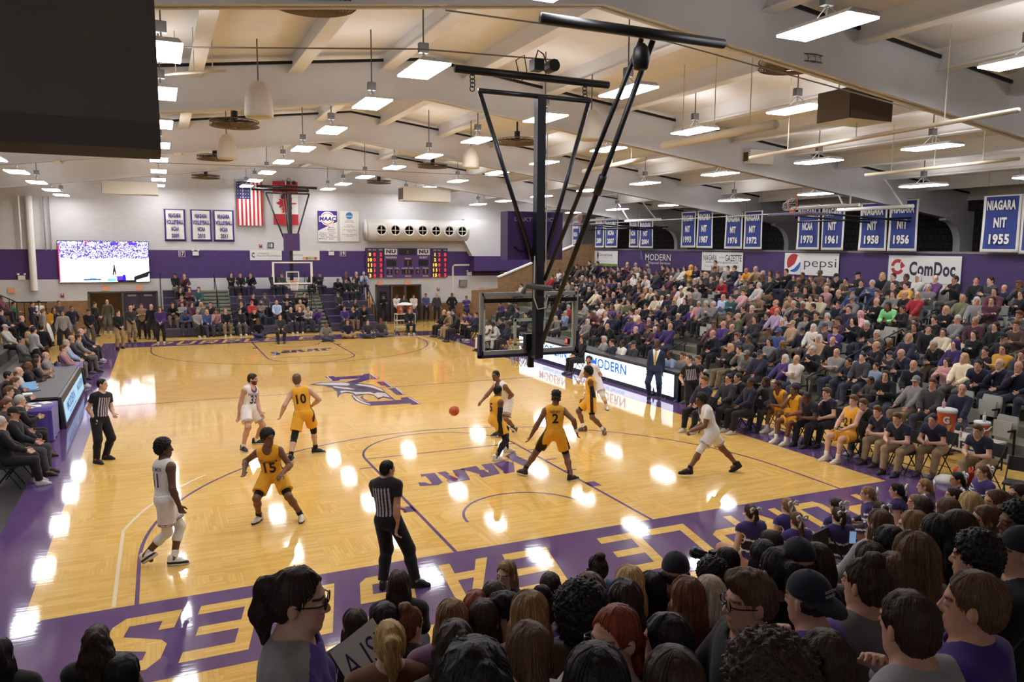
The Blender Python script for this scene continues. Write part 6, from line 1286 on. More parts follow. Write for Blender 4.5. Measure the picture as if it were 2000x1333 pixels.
def heroes():
    hero('player in white number 11 walking along the near left side, seen from behind', 1.09, (340, 1104), (284, 1106, .06), (322, 976), (321, 903), (321, 876), 5, (340, 985, .35), (350, 988, -.12), 28, 'd', ('game', WHT, 1), 'curly', (20, 17, 16), toeL=-12, toeR=-40, solR=-.7, hips=5,
         opt=dict(text=(('11', .3, .13, .21, -1, 'number'), ('SOLOMON', .46, .26, .06, -1, 'name')), tights=(('L', .5, 1.45, (226, 224, 222)), ('R', .5, 1.45, (226, 224, 222))), shoe=(226, 224, 220), shoe2=(34, 32, 36), sole=(220, 218, 214), pitch=.25), curl=.8)
    hero('bearded player in white number 33 on the left of the court', 1.09, (500, 868), (475, 882), (486, 797), (489, 758), (494, 741), -25, (509, 805, .0), (466, 814, -.15), -50, 'w', ('game', WHT, 1), 'short', (58, 42, 34), 1, toeL=-15, toeR=-70,
         opt=dict(text=(('33', .24, .2, .2, 1, 'number'), ('NIAGARA', .38, .3, .07, 1, 'team_name')), shoe=BLK, sole=(210, 208, 204), sockh=.16))
    hero('player in yellow number 15 crouching wide and facing the camera on the left', 1.08, (588, 1016), (506, 1018), (533, 926), (523, 877), (524, 855), 300, (551, 926, -.22), (477, 922, -.1), 252, 'b', ('game', YEL, 1), 'curly', (22, 18, 18), toeL=262, toeR=235,
         opt=dict(text=(('15', .22, .2, .2, 1, 'number'), ('Canisius', .36, .28, .07, 1, 'team_name')), tights=(('L', .45, .9, BLK), ('R', .45, .9, BLK)), shoe=(220, 214, 196), sole=(40, 38, 38), sock=BLK, sockh=.2), tn=-.2, th=-.07, curl=.35, hsR=300)
    hero('player in yellow number 10 with his back to the camera on the left', 1.11, (567, 905), (617, 886), (593, 808), (586, 760), (580, 742), 75, (549, 811, -.05), (607, 795, .25), 78, 'p', ('game', YEL, 1), 'short', (120, 92, 68), toeL=70, toeR=-10,
         opt=dict(text=(('10', .33, .22, .22, -1, 'number'),), tights=(('L', .5, 1.3, BLK), ('R', .5, 1.2, BLK)), shoe=BLK, sole=(220, 218, 214), sock=BLK, sockh=.25), elb=(A(-.5, -.8, -.3), A(1, -.3, -.2)))
    hero('referee in a black and white striped shirt at the near baseline, back to the camera', 1.06, (748, 1150), (812, 1148), (758, 1014), (753, 940), (757, 917), 20, (777, 992, .15), (775, 1049, -.12), 42, 'w', ('ref', (34, 33, 36), (26, 25, 27)), 'buzz', (28, 24, 24), toeL=70, toeR=-10, opt=dict(front=0), curl=.7)
    hero('player in white driving to the left with arms low, in front of the LED board', 1.06, (1006, 850, .07), (972, 852), (989, 782), (976, 750), (968, 734), 205, (985, 785, .1), (941, 784, -.1), 195, 'm', ('game', WHT, 1), 'buzz', (24, 20, 20), toeL=215, toeR=190, solL=-.7,
         opt=dict(shoe=BLK, sole=(216, 214, 210), sockh=.2), th=-.06, tn=-.2, curl=.3)
    hero('player in yellow with a long black arm sleeve crouching beside the ball', 1.07, (990, 884), (969, 901), (968, 820), (970, 780), (973, 764), 30, (984, 812, .12), (976, 837, -.18), 8, 'b', ('game', YEL, 1), 'buzz', (24, 20, 20), toeL=-5, toeR=-10,
         opt=dict(text=(('5', .33, .11, .2, -1, 'number'),), sleeve='R', tights=(('L', .4, 1.75, BLK), ('R', .4, 1.75, BLK)), shoe=(226, 222, 206), sole=(214, 206, 186), sock=BLK), curl=.3)
    hero('player in yellow number 2 standing wide with his back to the camera in the centre', 1.1, (1022, 930), (1115, 940), (1083, 846), (1083, 797), (1086, 779), 72, (1036, 854, -.05), (1126, 844, -.05), 70, 'b', ('game', YEL, 1), 'twists', (26, 20, 18), toeL=110, toeR=15,
         opt=dict(text=(('2', .33, .13, .2, -1, 'number'), ('HENRY', .47, .22, .055, -1, 'name')), tights=(('L', .45, .9, BLK), ('R', .45, .9, BLK)), shoe=(36, 36, 44), sole=(218, 216, 212), sock=(40, 38, 48), sockh=.28, wrist='R'), curl=.35)
    hero('player in yellow with a black arm sleeve walking left in front of the LED board', 1.06, (1180, 848), (1140, 843), (1154, 778), (1153, 741), (1148, 727), 150, (1160, 792, -.1), (1141, 780, .15), 150, 'b', ('game', YEL, 1), 'curly', (22, 18, 18), toeL=240, toeR=160,
         opt=dict(sleeve='L', wrist='L', tights=(('L', .5, .85, BLK), ('R', .5, .85, BLK)), shoe=(96, 70, 56), sole=(150, 130, 110), sockh=.28))
    hero('bearded player in white facing the camera before the MODERN board', 1.08, (1185, 800), (1157, 802), (1161, 745), (1151, 717), (1150, 704), 230, (1165, 746, -.1), (1131, 745, -.05), 225, 'w', ('game', WHT, 1, (226, 224, 222)), 'short', (48, 34, 28), 1, toeL=250, toeR=200,
         opt=dict(text=(('1', .26, .06, .2, 1, 'number'),), shoe=(214, 212, 210), sole=(60, 58, 60), tights=(('L', .5, 1.35, (224, 222, 220)),), sleeve='R', sleevec=(222, 220, 218)))
    hero('player in white lunging left on the right of the court', 1.1, (1340, 934), (1438, 922, .06), (1390, 841), (1376, 797), (1369, 782), 165, (1352, 842, -.12), (1358, 836, .12), 160, 'b', ('game', WHT, 1, (224, 222, 220)), 'wavy' if 0 else 'curly', (24, 20, 20), toeL=160, toeR=165, solR=.5,
         opt=dict(text=(('3', .33, .12, .2, -1, 'number'),), shoe=(26, 25, 27), sole=(30, 30, 32), tights=(('L', .5, 1.15, (224, 222, 220)),), sock=BLK, sockh=.18), curl=1.1)
    hero('referee in a striped shirt watching play on the left sideline', 1.02, (207, 898), (189, 906), (195, 818), (198, 769), (200, 751), -15, (222, 809, .05), (185, 819, -.15), -52, 'p', ('ref', (34, 33, 36), (26, 25, 27)), 'buzz', (34, 28, 26), toeL=-20, toeR=-45, opt=dict(front=1), curl=.9)
    hero('bald coach in a navy suit with a yellow tie standing before the LED board', 1.07, (1287, 779), (1268, 778), (1279, 721), (1283, 687), (1283, 670), 215, (1294, 731, .0), (1265, 725, -.05), 225, 'd', ('suit', (40, 50, 76), (36, 46, 72), 0, (196, 168, 70)), 'none', toeL=240, toeR=225, opt=dict())
    hero('referee in a striped shirt with hands on hips in front of the right bench', 1.03, (1362, 806), (1344, 814), (1351, 746), (1348, 717), (1345, 702), 185, (1366, 748, -.02), (1334, 748, -.02), 230, 'p', ('ref', (34, 33, 36), (26, 25, 27)), 'buzz', (70, 52, 40), toeL=240, toeR=215, opt=dict(front=1), curl=1.3)
heroes()
# ================================================================= SPECTATORS
def pose_J(kind, s=1.0):
    """joints of a seated, standing or floor-sitting person at the origin who faces +y"""
    F = A(0, 1, 0); st = kind[0] == 's'; fl = kind[0] == 'f'
    if fl:
        pel = A(0, 0, .13) * s; lean = .12; nk = pel + A(0, math.sin(lean), math.cos(lean)) * .55 * s
        aL, aR = A(.14, .34, .09) * s, A(-.14, .4, .09) * s; toe = (A(1, .2, 0), A(-1, .2, 0)); knee = (A(-1, .4, .3), A(1, .4, .3)); wL, wR = A(-.2, .3, .3) * s, A(.2, .3, .3) * s
        if kind == 'f2': wL, wR = A(-.34, .0, .1) * s, A(.18, .32, .3) * s
        J = skeleton(pel, nk, F, None, F, None, wL, wR, aL, aR, s, toeL=toe[0], toeR=toe[1], knee=knee); J['hsL'] = A(1, 0, 0); J['hsR'] = A(-1, 0, 0); return J
    if st:
        pel = A(0, 0, .94) * s; nk = pel + A(0, .01, .55) * s; W = {'s1': (A(-.27, .05, .92), A(.27, .05, .92)), 's2': (A(-.05, .24, 1.05), A(.05, .25, 1.02)), 's3': (A(-.08, .36, 1.45), A(.24, .1, .95)), 's4': (A(.14, .2, 1.22), A(-.14, .2, 1.25)), 's5': (A(-.2, .07, .98), A(.2, .07, .98))}[kind]
        e = (A(-1, -.5, 0), A(1, -.5, 0)) if kind == 's5' else (0, 0)
        J = skeleton(pel, nk, F, None, F, None, W[0] * s, W[1] * s, A(-.13, 0, .088) * s, A(.14, .04, .088) * s, s, elb=e); return J
    lean, wl, wr, hy, hp = {'a': (-.12, (-.1, .3, .7), (.1, .32, .7), 0, 0), 'b': (-.06, (.13, .25, .88), (-.12, .27, .92), 0, -.05), 'c': (.52, (-.06, .5, .72), (.06, .52, .7), 0, .1), 'd': (.2, (-.12, .36, .7), (.05, .27, 1.02), .2, 0), 'e': (-.2, (-.16, .32, .68), (.16, .34, .68), -.3, 0), 'g': (.05, (-.06, .34, .86), (.06, .36, .86), 0, -.5), 'h': (-.02, (-.05, .3, .98), (.06, .3, .95), .3, .05)}[kind[0]]
    pel = A(0, 0, .555) * s; nk = pel + A(0, math.sin(lean), math.cos(lean)) * .55 * s; hf = A(math.sin(hy), math.cos(hy), hp)
    J = skeleton(pel, nk, F, None, hf, None, A(*wl) * s, A(*wr) * s, A(-.13, .46, .088) * s, A(.14, .5, .088) * s, s, kneeout=.12, knee=(A(-.15, .3, 1), A(.15, .3, 1)), elb=(A(-.8, -.6, -.4), A(.8, -.6, -.4)))
    J['hsL'] = A(.6, .5, .4); J['hsR'] = A(-.6, .5, .4); return J
VAR = {}
def variant(kind, q='m', sleeve=1.96, hoodie=0, bust=0, cheer=0):
    key = (kind, q, sleeve, hoodie, bust, cheer)
    if key in VAR: return VAR[key]
    J = pose_J(kind); h = {'m': .019, 'l': .03, 'f': .0145}[q]; B = torso_prims(J)
    for n in 'LR': B += arm_prims(J, n) + leg_prims(J, n) + [('c', J['a' + n], J['a' + n] + J['t' + n] * .1 - A(0, 0, .05), .036, .03, .03, None)]
    B += [p for p in head_prims(J) if p[0][0] != '-'][:7]; vb = solid(B, h); vh = solid(head_prims(J), {'m': .0095, 'l': .017, 'f': .0072}[q])
    hs = [hand(J, n, {'m': .0105, 'l': .015, 'f': .0068}[q], .6) for n in 'LR']; v, f = join([vb, vh] + hs)
    t = np.concatenate([np.ones((len(vb[0]), 3)), head_tint(vh[0], J)] + [np.ones((len(x[0]), 3)) for x in hs]); out = {'J': J, 'body': npmesh('body', v, f, skin_m, t)}
    P = torso_prims(J, .022, .06, [(J['pel'] - J['up'] * .08, -J['up'])], bust=bust)
    for n in 'LR': P += [(p[0], p[1], p[2], p[3] + .011, p[4] + .013, p[5], p[6]) for p in arm_prims(J, n, .009, sleeve)] + [('c', J['nk'] - J['up'] * .01, J['s' + n], .062, .07, .03, None)]
    if hoodie: P += [('c', J['nk'] - J['fwd'] * .075 + J['up'] * .01 + J['rt'] * x * .05, J['nk'] - J['fwd'] * .1 - J['up'] * .09, .05, .045, .03, None) for x in (-1, 0, 1)]
    P += [('-c', J['nk'] + J['fwd'] * .03, J['hd'] + J['fwd'] * .05, .064, .07, .006, None)]; v, f = solid(P, h); t = None
    if cheer:
        q = (v - J['pel']); z = q @ J['up'] - .25 * np.abs(q @ J['rt']); t = np.ones((len(v), 3)) * (.05, .035, .16)
        for a, b in ((.13, .155), (.3, .325)): t[(z > a) & (z < b)] = 1
        t[(z > .16) & (z < .3)] = (.02, .02, .03)
        for n in 'LR': m = np.linalg.norm(v - (J['s' + n] * .55 + J['e' + n] * .45), axis=1); t[(m > .085) & (m < .1)] = 1
    out['shirt'] = npmesh('shirt', v, f, cloth_m, t)
    P = torso_prims(J, .014, .05, [(J['pel'] + J['up'] * .1, J['up'])])
    for n in 'LR': P += leg_prims(J, n, .02, .04, 0, 1.95, .01)
    v, f = solid(P, h); out['trousers'] = npmesh('trousers', v, f, cloth_m)
    sh = [shoe(J, n, h * 1.1) for n in 'LR']; v, f = join([(x[0], x[1]) for x in sh]); out['shoes'] = npmesh('shoes', v, f, shoe_m); VAR[key] = out; return out
TOP = {'k': ((27, 26, 30), 'black'), 'd': ((60, 58, 62), 'dark grey'), 'g': ((126, 124, 124), 'grey'), 'w': ((212, 208, 202), 'white'), 'n': ((38, 38, 56), 'navy'), 'p': ((68, 50, 108), 'purple'), 'm': ((84, 48, 58), 'maroon'), 'r': ((164, 42, 50), 'red'), 'b': ((62, 78, 124), 'blue'), 'l': ((150, 168, 196), 'light blue'),
       't': ((150, 126, 98), 'tan'), 'o': ((92, 92, 72), 'olive'), 'y': ((206, 152, 50), 'yellow'), 'i': ((186, 138, 142), 'pink'), 'e': ((92, 70, 60), 'brown'), 'c': ((206, 192, 164), 'cream'), 'G': ((140, 206, 140), 'bright green'), 'a': ((50, 84, 92), 'teal'), 'v': ((170, 150, 180), 'lilac'), 'z': ((150, 146, 148), 'striped'), 'P': ((100, 58, 104), 'plum'), 'f': ((40, 110, 74), 'green')}
HR = {'s': ('short', (44, 34, 30), 'dark-haired'), 'b': ('fringe', (130, 122, 116), 'balding'), 'h': ('short', (176, 172, 168), 'grey-haired'), 'l': ('long', (46, 34, 28), 'long-haired'), 'f': ('bob', (186, 152, 104), 'blonde'), 'c': ('cap', None, 'capped'), 'r': ('quiff', (104, 72, 50), 'brown-haired'), 'H': ('bob', (196, 192, 186), 'white-haired'), 'B': ('beanie', (60, 58, 62), 'beanie-wearing'), 'o': ('hood', None, 'hooded')}
PRN = random.Random(11)
def crowd_person(lab, pose, q, head, heading, top, hr, skin=None, s=None, bottom=None, group=None, sleeve=1.96, hoodie=0, fine=False, hairc=None, hair=None, bust=0, root_z=None, sc=None, shoes=None, cheer=0):
    """a person whose head centre is at a point; returns root and variant"""
    s = s or PRN.uniform(.95, 1.04); v = variant(pose, q, sleeve, hoodie, bust, cheer); J = v['J']; rz = math.radians(heading - 90); c, sn = math.cos(rz), math.sin(rz); h0 = J['hd']
    loc = [head[0] - s * (c * h0[0] - sn * h0[1]), head[1] - s * (sn * h0[0] + c * h0[1]), head[2] - s * h0[2]]
    if root_z is not None: loc[2] = root_z
    skin = skin or PRN.choice('wwwwpptwm'); col = TOP[top][0] if isinstance(top, str) else top; jit = PRN.uniform(.85, 1.15); col = tuple(min(255, x * jit) for x in col)
    hk, hc, _ = HR[hr] if hair is None else (hair, hairc, ''); hc = hairc or hc or col
    bot = bottom or PRN.choice([(40, 40, 48), (50, 54, 72), (36, 34, 36), (88, 82, 76), (56, 60, 80), (120, 104, 82)])
    r = mobj('person', v['body'], None, LIN(SKIN[skin]), loc); r.rotation_euler = (0, 0, rz); r.scale = (s, s, s); tag(r, lab, 'person', group)
    mobj('shirt', v['shirt'], r, LIN(col)); mobj('trousers', v['trousers'], r, LIN(bot)); mobj('shoes', v['shoes'], r, LIN(shoes or PRN.choice([(40, 38, 38), (60, 50, 44), (190, 188, 184), (70, 70, 76)])))
    add_hair(r, J, hk, LIN(hc), fine, 'lowtail' if (hk in HAT and hr == 'l') else None); return r, v
MERGE = []
def merge_person(pose, head, heading, top, hr):
    v = variant(pose, 'l'); s = PRN.uniform(.95, 1.04); rz = math.radians(heading - 90); R_ = np.array(MX.Rotation(rz, 3, 'Z')); h0 = v['J']['hd']; loc = np.array(head) - s * (R_ @ h0)
    jit = PRN.uniform(.85, 1.15); col = np.array(LIN(TOP[top][0])[:3]) * jit; sk = np.array(LIN(SKIN[PRN.choice('wwwpptwm')])[:3]); hk, hc, _ = HR[hr]; hc = np.array(LIN(hc or TOP[top][0])[:3])
    def add(me, c, mi, M=None):
        n = len(me.vertices); co = np.empty(n * 3, np.float32); me.vertices.foreach_get('co', co); co = co.reshape(-1, 3).astype(float)
        if M is not None: co = co @ np.array(M.to_3x3()).T + np.array(M.translation)
        fi = np.empty(len(me.loops), np.int32); me.loops.foreach_get('vertex_index', fi); tn = np.empty(n * 4, np.float32); me.color_attributes['tint'].data.foreach_get('color', tn)
        MERGE.append((co @ (R_ * s).T + loc, fi.reshape(-1, 4), tn.reshape(-1, 4)[:, :3] * c, mi))
    add(v['body'], sk, 0); add(v['shirt'], col, 1); add(v['trousers'], np.array(LIN((46, 46, 56))[:3]), 1)
    me = hair_mesh(hk)
    if me is not None: add(me, hc, 1 if hk in HAT else 2, head_matrix(v['J']))
def flush_merge(lab):
    v, f, t, mi, o = [], [], [], [], 0
    for a, b, c, m in MERGE: v.append(a); f.append(b + o); t.append(c); mi.append(np.full(len(b), m)); o += len(a)
    if not v: return
    ob = mobj('crowd', npmesh('crowd', np.concatenate(v), np.concatenate(f), None, np.concatenate(t), [skin_m, cloth_m, hair_m], np.concatenate(mi)), None, (1, 1, 1, 1)); tag(ob, lab, 'crowd', None, 'stuff')
# heads of the right stand as read from the photo: origin and scale of the crop, then x,y (tens of crop pixels), top colour, hair
STAND = [(1120, 480, 1.5, """4,27ks 10,29es 14,29ks 18,29ks 24,22ks 31,23ks 29,28gc 39,30ks 43,29ms 50,30kl 56,32ks 62,30ns 69,31ms 70,24mb 78,33mr 81,25gb 87,30ds 92,33wb 96,27gh 102,34ds 109,35ds 120,28ks 125,30es 134,31dl 139,32gl 145,30wl 156,29yo 170,29ks 176,38dh 188,41ks 199,37ks
4,42ks 14,42dh 19,43ds 22,44ds 27,40er 36,44es 41,43es 48,38ms 57,46pl 61,38nb 72,48kb 79,40wl 87,42ks 94,42wb 100,39kc 108,39ks 127,42mb 158,46dh 166,46ks 172,45kh 182,44nb 195,47rh
6,50gs 11,52eh 20,51ks 34,51ds 39,53ks 45,55ks 51,47nl 58,47ns 65,52nh 71,49kb 85,50kl 118,54dl 132,55ms 140,56wc 156,51cr 160,57gs
11,57gh 16,57gs 20,57kh 30,60cs 45,64dl 52,64nb 62,58ns 73,64ks 85,58nr 98,58mf 106,59ch 115,62ks 90,66kb 107,68cl 116,68wb 123,67nh 141,64wb 151,64eb
15,77gs 37,68dh 58,72kb 67,71gh 77,75cl 86,75os 95,79ks 103,80ks 110,80nh 121,81nl 131,73nf 140,70kb 147,72kl 182,76gh 195,66lb
38,79wb 44,82es 53,82ps 68,81ns 77,83pf 82,87ps 91,88cb 102,87wb 108,88nr 159,83ph 171,77ih
20,88ds 27,88mh 35,90mb 43,90wb 49,92ns 58,92nb 75,95ph 85,97pb 91,97ms 98,98mh 108,98ns 127,94ks 136,92nh
18,99gH 37,101kc 47,105kb 81,109kb 98,108dc 108,110mh 115,104pl 126,104pb"""),
 (1380, 480, 1.5, """27,31dc 32,31kh 49,31gs 56,30ns 65,33yb 90,32th 113,38kh 129,38dl 142,40kr 154,35ks 169,41ks 177,37ec 190,39kc 197,38kc 26,38ks 63,40ws 75,41kr 83,42ks 127,46kb 134,48ks 143,46ks 156,45ks 174,46dr 189,47ts
50,48oc 58,51kc 68,52wh 38,58dc 48,61ir 118,56ds 132,58kl 141,59ol 156,57ib 175,60kb 190,60bc 32,68as 71,69tb 84,65ks 118,67ts 129,69kB 139,69cl 149,69cl
8,77gh 48,83ks 59,81eh 90,75rb 116,75gh 128,76kh 138,80ks 171,79ns 190,70gc 186,83ns 33,92er 41,91ob 63,96dl 78,93ks 95,85vb 107,95vl 98,98kh 123,90kc 131,95gr 150,91ks 160,93gh 171,98mB 191,99ko
10,103mr 27,101pb 33,106db 83,113dr 94,111bc 116,103tc 139,107wH 157,107dc 130,114nc 168,110pr 8,112nb 40,117dr 55,122ds 82,125gl 99,127kb 146,121tH 164,124kb
35,134kf 47,134gs 56,136gc 69,141nc 102,147pH 117,147wb 138,136kh"""),
 (1640, 480, 1.8, """48,33kf 58,34ds 72,35ds 85,35wH 104,36Pb 125,37ks 159,38ks 172,37ds 195,42dr 14,39ts 24,40ks 35,41bh 58,42ks 72,44ys 96,46gh 182,47nb 168,50ml 41,52kr 58,53gl 71,52kb 84,54rb 137,57ob 150,60gH 165,60ml 197,53kl
40,60kb 56,64Gl 68,69ks 115,70kf 22,75io 32,81kh 128,79gh 147,82mb 169,88kl 195,76dr 192,87er 81,84ks 94,88dl 103,81ks 110,92ks 128,96cl 54,98dh 75,100nf 146,97kl 178,100kc 105,104kh 125,108po 138,104cl 40,108kb 54,108kb 70,113nb 180,111yl 170,117ks 197,119dl 22,119gb 39,121ds 68,123dB 80,128kb 140,121cf 118,127il 154,124ns 182,127nb 194,130nb
26,132ns 39,135ls 50,139kl 40,150ds 88,145gc 101,149dr 133,155nb""")]
ROWN = ['front row', 'row two', 'row three', 'row four', 'row five', 'row six', 'row seven', 'row eight', 'row nine', 'top row']
def stand_row(u, v, top=1.27):
    best = None
    for r in range(10):
        p = on(u, v, 0, RXX(r) - .03); e = abs(p[2] - (RZZ(r) + top))
        if best is None or e < best[0]: best = (e, r, p)
    return best[1], best[2]
CUT = [15.2]
def stand_crowd():
    rows = {}
    for ox, oy, sc, data in STAND:
        for tk in data.split():
            xy = tk[:-2].split(','); u, v = ox + float(xy[0]) * 10 * sc / 10, oy + float(xy[1]) * 10 * sc / 10
            r, p = stand_row(u, v); rows.setdefault(r, []).append([p[1], p, tk[-2], tk[-1]])
    for u, v, c, h in ((1092, 530, 'w', 's'), (1103, 534, 'd', 's'), (1078, 541, 'r', 's'), (1066, 545, 'e', 's'), (1112, 519, 'k', 's'), (1122, 516, 'd', 's'), (1097, 556, 'k', 'h'), (1080, 563, 'd', 's'), (1108, 572, 'g', 's'), (1060, 575, 'n', 's'), (1018, 558, 'w', 's'), (980, 594, 'p', 's'), (1040, 600, 'k', 's'), (1063, 590, 'd', 's'), (1090, 600, 'n', 'l'), (1100, 586, 'k', 's'), (1104, 612, 'l', 'h'), (1110, 600, 'r', 'h'), (1085, 622, 'g', 'h'), (1010, 605, 'n', 's'), (1027, 615, 'n', 's'), (998, 590, 'd', 's')):
        r, p = stand_row(u, v); rows.setdefault(r, []).append([p[1], p, c, h])
    for r in sorted(rows):
        L_ = sorted(rows[r], key=lambda q: q[0])
        for i in range(1, len(L_)):
            if L_[i][0] - L_[i - 1][0] < .47: L_[i][0] = L_[i - 1][0] + .47
        n = 0
        for i, (y, p, c, h) in enumerate(L_):
            head = (p[0], y, p[2]); pose = PRN.choice('aaabbcdeegh'); hd = 180 + PRN.uniform(-14, 22)
            if pose == 'c': head = (p[0] - .12, y, p[2])
            lab = '%s person in %s, %s of the right stand, %s from the near end' % (HR[h][2], TOP[c][1], ROWN[r], ORD[i])
            if y > CUT[0]: merge_person(pose, head, hd, c, h); continue
            o, v = crowd_person(lab, pose, 'm', head, hd, c, h, root_z=RZZ(r), s=min(1.09, max(.92, (p[2] - RZZ(r)) / (1.27 if pose != 'c' else 1.16))))
            if c in 'yf' and False: pass
            SEATS.setdefault(r, []).append((y, 1))
    for ox, oy, sc, data in ((1120, 480, 1.5, '116,47 141,48 150,48 175,68 184,69 170,63 157,77 166,79 165,104'), (1380, 480, 1.5, '97,52 104,50 108,78 161,85 54,106 47,115 65,124 110,128 119,130 190,124 178,121 90,147'), (1640, 480, 1.8, '141,53 156,59 183,76 185,88 165,90 47,91 13,104 90,124'), (1640, 640, 1.8, '63,47 88,30 91,40 103,48 119,66 125,78 138,68 160,72 155,86 180,76 172,98 55,46 62,64 75,70 2,58')):
        for tk in data.split():
            x, y = map(float, tk.split(',')); r, p = stand_row(ox + x * sc, oy + y * sc, .68); SEATS.setdefault(r, []).append((p[1], 0))
    pan = MB().box(-.26, .16, -.2, .2, .4, .445); panm = None
    for r in SEATS:
        ls = sorted(SEATS[r]); k = 0; prev = -99
        for y, occ in ls:
            if y - prev < .44: continue
            prev = y; k += 1
            if occ and y > 11: continue
            t = stadium_seat(RXX(r) + .05, y, RZZ(r), 'grey %s seat, %s of the right stand, %s from the near end' % ('occupied' if occ else 'empty', ROWN[r], ORD[k - 1]))
            t['label'] = 'grey %s seat, %s of the right stand, %s from the near end' % ('occupied' if occ else 'empty', ROWN[r], ORD[k - 1]); t['group'] = 'grey seats of the right stand'
            if occ:
                for ch in t.children:
                    if ch.name.startswith('seat'):
                        if panm is None: q = pan.build('seat', mat('seat_plastic', (168, 169, 160), .5)); panm = q.data; bpy.data.objects.remove(q)
                        ch.data = panm
stand_crowd()
_p = on(1397, 508, 0, RXX(9) + .5); crowd_person('man in a tan jacket standing in front of the NIAGARA GAZETTE sign', 's2', 'm', (_p[0], _p[1], RZZ(9) + 1.62), 190, 't', 's', root_z=RZZ(9), s=1.0)
